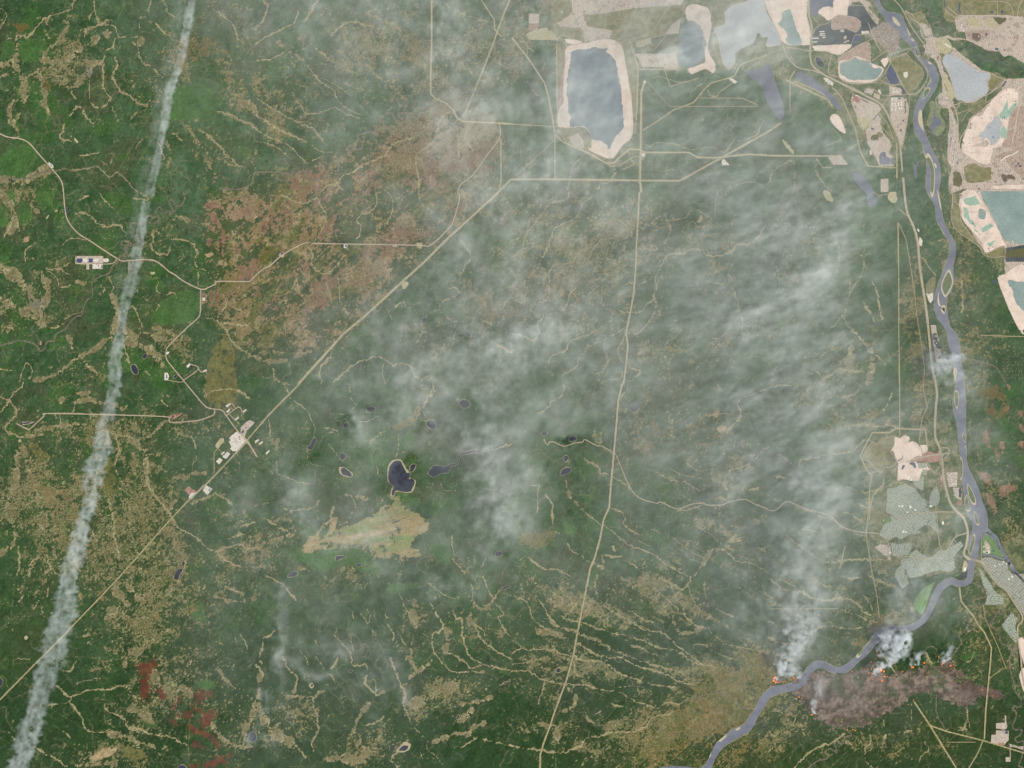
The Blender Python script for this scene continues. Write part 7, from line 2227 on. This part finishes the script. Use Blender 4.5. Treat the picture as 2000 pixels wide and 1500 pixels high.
# puddles, stockpiles and pale spills on the mine floors
PUD = {'blue_pond': AM['blue_pond'], 'white_pad': AM['white_pad'], 'dark_pit': AM['dark_pit'], 'teal_flat': AM['teal_flat']}
for kind, w, pts in area_list:
    if kind not in ('mine_ground', 'scraped_ground', 'refinery_ground', 'gravel_pad'): continue
    P = np.array(pts); x0, y0 = P.min(0); x1, y1 = np.minimum(P.max(0), 2003); y0 = max(y0, -5)
    for _ in range(int((x1 - x0) * (y1 - y0) / (240 if kind != 'gravel_pad' else 140))):
        cx, cy = random.uniform(x0, x1), random.uniform(y0, y1)
        if not inside(pts, np.array([cx]), np.array([cy]))[0]: continue
        k_ = random.choice(['blue_pond', 'blue_pond', 'white_pad', 'dark_pit', 'teal_flat'] if kind != 'gravel_pad' else ['blue_pond', 'white_pad', 'white_pad'])
        a0 = random.uniform(0, 3.14); ra, rb = random.uniform(.8, 2.6), random.uniform(.4, 1.1)
        if kind == 'gravel_pad': ra *= .6
        Q = [(cx + ra * random.uniform(.6, 1.2) * math.cos(t) * math.cos(a0) - rb * math.sin(t) * math.sin(a0), cy + ra * math.cos(t) * math.sin(a0) + rb * random.uniform(.6, 1.2) * math.sin(t) * math.cos(a0)) for t in np.arange(0, 6.28, .7)]
        structure(poly_sheet({'blue_pond': 'puddle', 'white_pad': 'pale_spill', 'dark_pit': 'stockpile', 'teal_flat': 'puddle'}[k_], Q, topz(cx, cy) + .03, PUD[k_]))

# golf course fairways by the river
M_fair = surf('mown_fairway', (124, 176, 100), (108, 158, 88), size=3)
for k in range(22):
    t = k / 22; cx = 1795 + 24 * t * 1.1 + random.uniform(-6, 6); cy = 1188 - 40 * t + random.uniform(-8, 8)
    P = smooth_line([(cx - 3, cy + 6), (cx + random.uniform(-1, 1), cy), (cx + 3, cy - 6)], 1)
    if inside([(1783, 1175), (1800, 1152), (1825, 1137), (1815, 1160), (1810, 1182), (1800, 1200), (1788, 1187)], np.array([cx]), np.array([cy]))[0]:
        structure(ribbon('fairway', P, 1.1, .15, M_fair))

# well pads and small clearings
M_pad = surf('well_pad', (190, 164, 132), (172, 142, 112), size=3)
pad_me = box_mesh('well_pad', 1.25, 1.25, .04); pad_me.materials.append(M_pad)
PADS = []
def pads(x0, y0, x1, y1, dx, dy, ang=0, keep=.8, j=.8):
    t = math.radians(ang)
    for a in np.arange(x0, x1, dx):
        for b in np.arange(y0, y1, dy):
            if random.random() < keep: PADS.append((a + (b - y0) * math.sin(t) * .3 + random.uniform(-j, j), b + random.uniform(-j, j)))
pads(790, 15, 840, 80, 13, 11); pads(860, 5, 970, 110, 17, 14, 10, .6, 3); pads(1010, 250, 1075, 345, 9, 10, 0, .5, 2)
pads(205, 130, 340, 330, 24, 22, 0, .55, 7); pads(250, 440, 400, 620, 19, 20, 0, .55, 6); pads(115, 720, 180, 765, 13, 12, 0, .9)
pads(120, 410, 250, 480, 18, 12, 0, .5, 4); pads(130, 500, 220, 600, 22, 22, 0, .4, 6); pads(500, 830, 600, 980, 16, 18, 0, .6, 5)
pads(1740, 670, 1800, 730, 13, 13, 0, .8); pads(1960, 690, 2000, 740, 6, 6, 0, .6, 1.5); pads(300, 660, 350, 720, 14, 14, 0, .4, 3)
pads(630, 1230, 800, 1300, 30, 24, 0, .5, 8); pads(950, 480, 1060, 600, 26, 22, 0, .5, 8); pads(20, 380, 100, 480, 14, 13, 0, .5, 4); pads(1350, 500, 1420, 560, 20, 18, 0, .5, 4)
pads(1660, 450, 1740, 620, 26, 26, 0, .5, 6); pads(850, 400, 940, 470, 24, 20, 0, .5, 5)
for x, y in PADS:
    if float(samp(BUILT, np.array([x]), np.array([y]))[0]) > .1: continue
    o = bpy.data.objects.new('well_pad', pad_me); COL.objects.link(o); o['kind'] = 'structure'
    o.location = wx(x, y, topz(x, y) + .62); o.rotation_euler[2] = random.uniform(-.3, .3); s_ = random.uniform(.7, 1.15); o.scale = (s_, s_, 1)

# ---------------- fires ----------------
mF, ntF, bF = new_mat('flame')
geo = ntF.nodes.new('ShaderNodeNewGeometry'); sx = ntF.nodes.new('ShaderNodeTexNoise'); sx.inputs['Scale'].default_value = .8
ntF.links.new(geo.outputs['Position'], sx.inputs['Vector'])
cr = ntF.nodes.new('ShaderNodeValToRGB'); cr.color_ramp.elements[0].position = .35; cr.color_ramp.elements[1].position = .65
cr.color_ramp.elements[0].color = (*lin((255, 96, 4)), 1); cr.color_ramp.elements[1].color = (*lin((255, 140, 20)), 1)
ntF.links.new(sx.outputs['Fac'], cr.inputs[0]); ntF.links.new(cr.outputs[0], bF.inputs['Emission Color']); bF.inputs['Emission Strength'].default_value = 2.6
bF.inputs['Base Color'].default_value = (.2, .03, .01, 1)
def fire(x, y, size, label, group=None):
    px_, py_ = fr('33', x, y)
    size *= 1.9
    V, F = [], []
    n = max(5, int(size * 5.5)); el = random.uniform(0, 3.14)
    for k in range(n):
        a = random.uniform(0, 6.28); r = size * .55 * math.sqrt(random.random()); u_, v_ = 1.25 * r * math.cos(a), .6 * r * math.sin(a); cx, cy = u_ * math.cos(el) - v_ * math.sin(el), u_ * math.sin(el) + v_ * math.cos(el)
        w = random.uniform(.16, .42) * (.6 + .2 * size); h = random.uniform(.8, 1.6); b0 = len(V)
        for ring, (zz, q_) in enumerate(((0, 1), (.35 * h, 1.15), (.75 * h, .6), (h, .06))):
            for i in range(6):
                t = i * math.pi / 3 + ring * .4; V.append((cx + q_ * w * math.cos(t) * random.uniform(.8, 1.2) + ring * .12, cy + q_ * w * math.sin(t) * random.uniform(.8, 1.2) + ring * .15, zz))
        for ring in range(3):
            for i in range(6):
                j = (i + 1) % 6; F.append((b0 + ring * 6 + i, b0 + ring * 6 + j, b0 + ring * 6 + 6 + j, b0 + ring * 6 + 6 + i))
        F.append(tuple(b0 + 18 + i for i in range(6)))
    me = bpy.data.meshes.new('fire'); me.from_pydata(V, [], F); me.update()
    o = link('fire', me, mF); o.location = wx(px_, py_, topz(px_, py_) + .3); thing(o, label, 'fire', group)
for x, y, s_, l, g in [(50, 795, 2.2, 'orange wildfire front at the left end of the burning bank under dark smoke', None), (44, 820, 1.8, 'orange flames just below the left end of the burning bank', None), (60, 832, 1.3, 'low orange flames at the foot of the left burning bank', None),
    (200, 795, 1.3, 'orange flames at the right end of the burning river bank', None), (210, 812, .9, 'small flame beside the right end of the burning bank', None),
    (855, 724, 1.9, 'large orange fire at the upper left of the main blaze', None), (880, 720, 1.8, 'large orange fire at the top of the main blaze', None), (884, 738, 1.8, 'orange fire in the heart of the main blaze', None), (905, 745, 1.8, 'large orange fire at the right of the main blaze', None), (810, 760, 1.6, 'orange fire at the lower left of the main blaze', None), (825, 748, 1.2, 'orange flames joining the left side of the main blaze', None), (890, 822, 1.6, 'orange fire at the bottom of the main blaze', None), (912, 786, 1.3, 'orange flame at the lower right of the main blaze', None),
    (1128, 712, 2.0, 'lone orange fire in the gap east of the main blaze', None), (1218, 678, 1.4, 'orange fire beside the small white smoke plume', None), (1365, 680, 1.8, 'orange fire under the eastern smoke plume', None), (1358, 690, 1.2, 'low flames left of the eastern plume fire', None), (1424, 702, 1.7, 'orange fire at the northeast corner of the burn scar', None), (343, 1084, 1.3, 'lone orange fire at the southwest tip of the burn scar with thin smoke', None), (800, 1147, 1.1, 'lone orange fire on the south edge of the burn scar', None)]:
    fire(x, y, s_, l, g)
SPOT = ['left of three low flames on the burning bank', 'middle of three low flames on the burning bank', 'low flame in the centre of the burning bank', 'low flame right of the centre of the burning bank', 'upper spot fire of the chain climbing from the main blaze to the river', 'second spot fire of the chain below the river', 'third spot fire of the chain below the river', 'lowest spot fire of the chain below the river',
 'spot fire just left of the main blaze', 'spot fire below the left side of the main blaze', 'spot fire at the head of the straight corridor south of the burn scar', 'spot fire just southwest of the corridor head', 'spot fire in the narrow eastern tail of the burn scar', 'spot fire at the far eastern tip of the burn scar', 'spot fire at the western edge of the burn scar', 'upper of two spot fires at the western edge of the burn scar', 'spot fire by the creek at the southwest foot of the burn scar',
 'right of the spot fires at the southwest foot of the burn scar', 'spot fire between its two neighbours at the southwest foot', 'spot fire on the north edge of the burn scar under the corridor', 'spot fire left of the eastern smoke plume', 'spot fire right of the northeast corner fire', 'spot fire on the bank north of the burn scar', 'spot fire west of the bank where the scar meets the river', 'spot fire touching the upper left of the main blaze', 'topmost spot fire beside the river', 'spot fire below the river left of the chain']
for (x, y), l_ in zip([(78, 832), (92, 828), (115, 826), (136, 826), (848, 600), (848, 620), (836, 645), (805, 672), (780, 728), (815, 808), (1135, 968), (1093, 1003), (1672, 890), (1757, 938), (265, 955), (243, 948), (617, 1203), (680, 1206), (660, 1198), (1050, 745), (1333, 628), (1456, 722), (726, 718), (658, 742), (805, 728), (853, 585), (786, 755)], SPOT):
    fire(x, y, random.uniform(.5, .8), 'tiny orange ' + l_)

# ---------------- smoke, veil and aircraft trail ----------------
def cloud(name, xs, ys, T, base, mat, lift=None, up=.75):
    """closed lens shaped body of smoke whose thickness is T; positions are true ground-plan positions at that height"""
    ny, nx = T.shape; X, Y = np.meshgrid(xs, ys)
    on = T > 1e-4
    k = on[:-1, :-1] | on[1:, :-1] | on[:-1, 1:] | on[1:, 1:]
    idx = np.arange(nx * ny).reshape(ny, nx)
    Q = np.stack([idx[1:, :-1], idx[1:, 1:], idx[:-1, 1:], idx[:-1, :-1]], -1)[k]
    botid = np.where(on.ravel(), idx.ravel() + nx * ny, idx.ravel())
    Fb = botid[Q][:, ::-1]
    B = np.zeros_like(T) + base if lift is None else lift
    top = np.stack([X, Y, B + T * up], -1).reshape(-1, 3); bot = np.stack([X, Y, B - T * (1 - up)], -1).reshape(-1, 3)
    V = np.concatenate([top, bot]); F = np.concatenate([Q, Fb])
    used = np.zeros(len(V), bool); used[F.ravel()] = True; rm = np.cumsum(used) - 1
    return link(name, mesh_np(name, V[used], rm[F], smooth=False), mat)
def seen(x, y, z):       # ground-plan position of a point at height z that stands over map position x, y as surveyed from CAM_H
    s = (CAM_H - z) / CAM_H
    return (x - 1000) * s, (750 - y) * s

HG = 4.2
hx = np.arange(-60, 2061, HG); hy = np.arange(-60, 1561, HG); HX, HY = np.meshgrid(hx, hy)
def hs(A): return samp(A, HX, HY)
OP = np.array([[0, .04, .26, .36, .42, .48, .50, .20, .12],
               [0, .02, .08, .30, .52, .52, .46, .20, .10],
               [0, .01, .03, .16, .44, .42, .58, .22, .05],
               [0, .0, .07, .42, .44, .44, .48, .30, .05],
               [0, .0, .16, .26, .26, .30, .44, .34, .06],
               [0, .0, .12, .16, .04, .12, .28, .14, .02],
               [0, .0, .06, .05, .0, .0, .0, .0, .0]])
gx = np.clip(HX / 250, 0, 7.999); gy = np.clip(HY / 250, 0, 5.999)
i0, j0 = gx.astype(int), gy.astype(int); u = sm(0, 1, gx - i0) * .5 + (gx - i0) * .5; v = sm(0, 1, gy - j0) * .5 + (gy - j0) * .5
op = (OP[j0, i0] * (1 - u) + OP[j0, i0 + 1] * u) * (1 - v) + (OP[j0 + 1, i0] * (1 - u) + OP[j0 + 1, i0 + 1] * u) * v
cw = hs(fb(1.6, 14, 200)); cs = hs(fb(1.45, 9, 170, ang=20, ratio=1.9)); cs2 = hs(fb(1.25, 8, 110, ang=18, ratio=3)); cc = hs(fb(1.25, 10, 90)); cv = hs(fb(1.4, 9, 150, ang=75, ratio=3))
HWX, HWY = HX + hs(WX) * 1.3 + 5 * cc, HY + hs(WY) * 1.3 + 5 * cw
wisp = np.zeros_like(op)
for cx, cy, rx, ry, an, a in [(1620, 350, 70, 60, 12, .34), (1640, 440, 90, 60, 20, .42), (1600, 540, 90, 60, 20, .36), (1560, 640, 90, 60, 30, .3), (1520, 470, 90, 60, 12, .14), (1610, 760, 90, 70, 40, .25), (1630, 900, 70, 80, 0, .26), (1600, 1040, 60, 70, 0, .3), (1575, 1140, 45, 60, 10, .42), (1560, 1220, 35, 50, 20, .3), (1190, 350, 50, 30, 0, .2), (880, 60, 26, 110, 0, .35), (930, 210, 70, 40, 0, .2), (1300, 130, 70, 16, 20, .35),
    (1675, 300, 26, 22, 0, .5), (1440, 40, 60, 60, 40, .2), (1060, 650, 120, 40, 10, .32), (950, 700, 120, 40, 20, .28), (720, 640, 60, 30, -30, .15), (705, 845, 32, 26, -35, .32), (950, 845, 70, 30, 12, .42), (930, 770, 80, 20, 30, .25), (980, 940, 60, 50, 0, .34), (985, 1030, 50, 60, 0, .36),
    (880, 1150, 60, 16, -10, .25), (940, 1145, 40, 20, 0, .2), (552, 1260, 12, 90, -4, .42), (590, 1300, 50, 10, -20, .35), (650, 1265, 80, 18, -5, .16), (560, 1160, 30, 16, 0, .2), (785, 1350, 26, 12, -35, .42), (770, 1330, 60, 30, -20, .15), (505, 1400, 7, 60, -14, .3), (520, 1450, 30, 10, -40, .2),
    (1445, 955, 22, 60, -20, .42), (1430, 830, 14, 90, -15, .2), (1590, 900, 70, 40, 30, .3), (1560, 1060, 80, 50, 20, .2), (1560, 1170, 90, 60, 20, .3), (1620, 980, 60, 60, 0, .2), (1500, 760, 120, 40, 10, .2), (1650, 840, 80, 60, 10, .2), (1850, 720, 50, 20, 0, .42), (1880, 760, 40, 50, 0, .3), (1900, 1010, 26, 26, 0, .4), (1875, 1030, 24, 16, 0, .4),
    (1835, 1105, 60, 22, 20, .38), (1780, 1165, 70, 26, 30, .42), (1765, 1200, 60, 14, 12, .5), (1840, 1170, 40, 40, 0, .25), (1860, 1200, 24, 30, 0, .2), (1700, 1130, 60, 30, 0, .12), (1920, 860, 60, 40, -30, .2), (1950, 920, 40, 16, 0, .2), (1800, 60, 20, 12, 0, .15), (1760, 95, 34, 12, 25, .45), (1950, 130, 60, 20, 20, .12),
    (705, 1055, 70, 12, 12, .3), (590, 960, 30, 90, 10, .2), (470, 1000, 26, 40, -20, .22), (560, 900, 20, 80, 35, .1), (320, 960, 0.1, 0.1, 0, 0), (1300, 950, 60, 30, 0, -.12), (1330, 430, 60, 60, 0, -.25), (1250, 600, 60, 40, 0, -.1), (1120, 900, 60, 60, 0, -.2), (1780, 680, 40, 70, 0, -.15), (1130, 1000, 60, 90, 0, -.15), (880, 520, 50, 30, 0, .12),
    (860, 640, 60, 40, 10, .1), (1020, 360, 60, 30, 30, .15), (1100, 250, 40, 80, 0, .1), (1480, 620, 120, 30, 12, .2), (1400, 330, 80, 40, 20, .2), (820, 960, 30, 60, 0, -.1), (1540, 1290, 20, 30, 0, .15), (1900, 1340, 0.1, 0.1, 0, 0), (1650, 1345, 40, 30, 0, .12), (760, 300, 80, 40, 0, -.1), (1370, 760, 60, 60, 0, -.1), (780, 930, 50, 60, 0, -.22), (860, 915, 60, 30, 0, -.2), (905, 790, 26, 20, 0, -.45), (840, 830, 20, 16, 0, -.35), (725, 800, 20, 14, 0, -.3), (676, 830, 16, 14, 0, -.3), (1063, 848, 14, 10, 0, -.18), (975, 1082, 14, 10, 0, -.25), (912, 652, 20, 14, 0, -.3), (828, 626, 14, 14, 0, -.3), (1118, 857, 14, 10, 0, -.16), (620, 880, 60, 60, 0, -.15), (1140, 860, 60, 20, 0, -.15), (1850, 1290, 100, 40, 0, -.2), (1240, 795, 20, 16, 0, -.15)]:
    if rx < 1: continue
    wisp += a * gauss(cx, cy, rx, ry, an, HWX, HWY)
rightw = sm(1050, 1400, HX) * sm(1200, 900, HY)
tex = (cs * .6 + cs2 * .38) * rightw + (cw * .6 + cc * .3 + cs * .2) * (1 - rightw)
tau = -np.log(1 - np.clip(op, 0, .9)) * .42 * np.exp(.34 * tex + .05 * cc) + np.maximum(wisp, -.32) * np.exp(.42 * tex + .18 * cc) * .48
tau = np.clip(tau, 0, 2.2)
tau *= sm(-56, -6, HX) * sm(2056, 2010, HX) * sm(-56, -6, HY) * sm(1556, 1506, HY)
tau = np.where(tau < .012, 0, tau)
DV = .02
hb = 70.0
sxx = (CAM_H - hb - 10) / CAM_H
veil = cloud('smoke_veil', (hx - 1000) * sxx, (750 - hy) * sxx, tau / DV, hb, smoke_mat('thin_drifting_smoke', DV, (.945, .968, .905), -.45))
stuff(veil, 'thin grey green smoke haze drifting over the middle and right of the plain', 'smoke')

# aircraft trail
TRL = [(374, -45), (368, 10), (362, 60), (347, 130), (330, 180), (310, 280), (292, 370), (270, 470), (246, 580), (227, 690), (212, 800), (190, 900), (166, 1000), (143, 1100), (112, 1230), (82, 1350), (48, 1450), (14, 1560)]
HW = [10, 10, 10, 10, 10, 10, 10, 11, 13, 14, 15, 18, 20, 21, 24, 25, 27, 29]
cx_ = np.arange(-60, 430, 1.9); cy_ = np.arange(-50, 1550, 1.9); CX, CY = np.meshgrid(cx_, cy_)
ty = np.array([p_[1] for p_ in TRL]); tx = np.array([p_[0] for p_ in TRL])
ctr = np.interp(CY, ty, tx) + 1.6 * np.sin(CY / 37.) + 1.1 * np.sin(CY / 17. + 1); hw = 1.1 * np.interp(CY, ty, HW) * (1 + .12 * np.sin(CY / 61.) + .08 * np.sin(CY / 29. + 2))
L_ = fb(1.25, 4.2, 60, shape=None); L1 = samp(L_, CX, CY); L2 = samp(fb(1.5, 8, 60), CX, CY); L3 = samp(fb(1.0, 4.2, 16), CX, CY); L4 = samp(fb(1.3, 9, 40), 1000 + 0 * CX, CY); L5 = samp(fb(1.3, 9, 40), 1000 + 0 * CX, CY)
d = (CX - ctr) / hw
puff = np.where(d > 0, L4, L5)
prof = sm(np.clip(1.0 + .16 * puff + .10 * L1, .7, 1.5), .5, np.abs(d) * (1 + .0 * L2))
body = prof * np.clip(.75 + .22 * L1 + .2 * L2 + .12 * L3 + .25 * d * sm(900, 0, CY), .05, 2)
side = np.exp(-((CX - (ctr - hw * 1.6)) / (hw * 1.1)) ** 2) * .14 * sm(900, 100, CY) * np.clip(1 + .4 * L2, 0, 2)
dens = np.interp(CY, [0, 300, 550, 700, 900, 1000, 1200, 1500], [.62, .62, .55, .55, .72, .95, .78, .85])
fil = samp(fb(1.2, 5, 80, ang=77, ratio=4), CX, CY)
tt = (body * dens * np.clip(1 + .22 * fil, .3, 1.7) + side) * .42
tt = np.where(tt < .02, 0, tt)
tt[:, 0] = tt[:, -1] = 0; tt[0] = tt[-1] = 0
hc = 450.0; s_ = (CAM_H - hc - 12) / CAM_H; DT = .04
trail = cloud('aircraft_trail', (cx_ - 1000) * s_, (750 - cy_) * s_, tt / DT, hc, smoke_mat('ice_trail', DT, (.93, .985, .955), -.4), up=.6)
stuff(trail, 'long white aircraft trail running down the left side of the plain', 'contrail')

# smoke plumes rising from the fires
def plume(blist, x0, y0, x1, y1, base, label, dens=.07, thr=.16, gain=1.0, rise=None, color=(.94, .965, .97), puff_=1.0):
    xs_ = np.arange(x0, x1, 1.7); ys_ = np.arange(y0, y1, 1.7); X, Y = np.meshgrid(xs_, ys_)
    a = samp(fb(1.5, 5, 30), X, Y); b = samp(fb(1.5, 6, 26), X, Y); c = samp(fb(1.1, 4.2, 14), X, Y)
    Xw = X + 2.6 * a * puff_; Yw = Y + 2.6 * b * puff_
    T = np.zeros_like(X)
    for cx, cy, rx, ry, an, w in blist: T += w * gauss(cx, cy, rx, ry, an, Xw, Yw)
    T = T * np.clip(1 + .38 * a * puff_ + .12 * c, .1, 2.4) * gain
    T = np.clip(T - thr, 0, None); T = np.where(T < .02, 0, T); T[0] = T[-1] = 0; T[:, 0] = T[:, -1] = 0
    s = (CAM_H - base) / CAM_H
    o = cloud('smoke_plume', (xs_ - 1000) * s, (750 - ys_) * s, T / dens, base, smoke_mat('white_fire_smoke', dens, color, -.4), up=.8)
    stuff(o, label, 'smoke'); return o
plume([(1517, 1322, 2, 6, 0, 1.3), (1524, 1312, 7, 12, 20, .9), (1534, 1295, 14, 16, 20, 1.1), (1550, 1312, 14, 10, 40, .75), (1545, 1275, 22, 18, 30, .8), (1562, 1255, 20, 22, 20, .6), (1575, 1235, 18, 20, 20, .45), (1590, 1215, 26, 26, 0, .35), (1562, 1318, 8, 6, 40, .5), (1545, 1232, 16, 12, 0, .35), (1570, 1190, 24, 20, 0, .28)],
      1495, 1150, 1640, 1345, 22, 'billowing grey white smoke plume rising from the burning bank left of the river bend')
plume([(1710, 1310, 6, 4, 35, 1.4), (1720, 1302, 8, 5, 35, 1.5), (1735, 1296, 11, 7, 35, 1.1), (1728, 1258, 14, 12, 0, .9), (1742, 1245, 18, 11, 0, 1.15), (1762, 1250, 14, 14, 0, 1.2), (1772, 1245, 10, 8, 0, 1.1), (1748, 1270, 16, 12, 0, 1.1), (1758, 1280, 14, 8, 0, .8), (1740, 1288, 10, 8, 0, .8), (1725, 1275, 10, 10, 0, .5), (1770, 1262, 10, 12, 0, .6), (1745, 1232, 14, 6, 0, .4)],
      1690, 1212, 1800, 1325, 22, 'large white smoke plume boiling up from the main blaze')
plume([(1793, 1294, 1.8, 3.4, 0, 2.4), (1794, 1285, 3, 6, 0, .9), (1798, 1276, 8, 5, 20, .7), (1790, 1280, 4, 8, 20, .4)], 1775, 1262, 1815, 1302, 14, 'small bright white smoke puff between the main blaze and the eastern plume', thr=.1)
plume([(1845, 1290, 5, 3, 0, 1.3), (1848, 1280, 8, 6, 30, .8), (1856, 1270, 10, 6, 40, .5), (1852, 1288, 6, 3, 0, .8)], 1825, 1255, 1880, 1300, 14, 'grey white smoke plume over the eastern fire', thr=.1)
plume([(1588, 1386, 2.6, 7, 25, 1.8), (1592, 1372, 5, 9, 20, .6), (1600, 1352, 8, 14, 15, .4), (1607, 1330, 10, 16, 0, .25)], 1570, 1305, 1635, 1398, 14, 'thin column of smoke drifting up from the southwest tip of the burn scar', thr=.06)
plume([(1780, 1298, 2.2, 5, 0, .7), (1781, 1288, 4, 6, 0, .35)], 1765, 1270, 1795, 1308, 10, 'faint smoke wisp above the lone fire in the gap', thr=.05)
plume([(1855, 702 + 0, 24, 6, 8, .9), (1868, 694, 14, 4, 0, .8), (1845, 718, 26, 10, 12, .8), (1875, 730, 14, 8, 0, .3), (1850, 745, 30, 14, 0, .25)], 1800, 670, 1920, 780, 30, 'pale smoke patch drifting across the river in the north', thr=.1, puff_=.7)
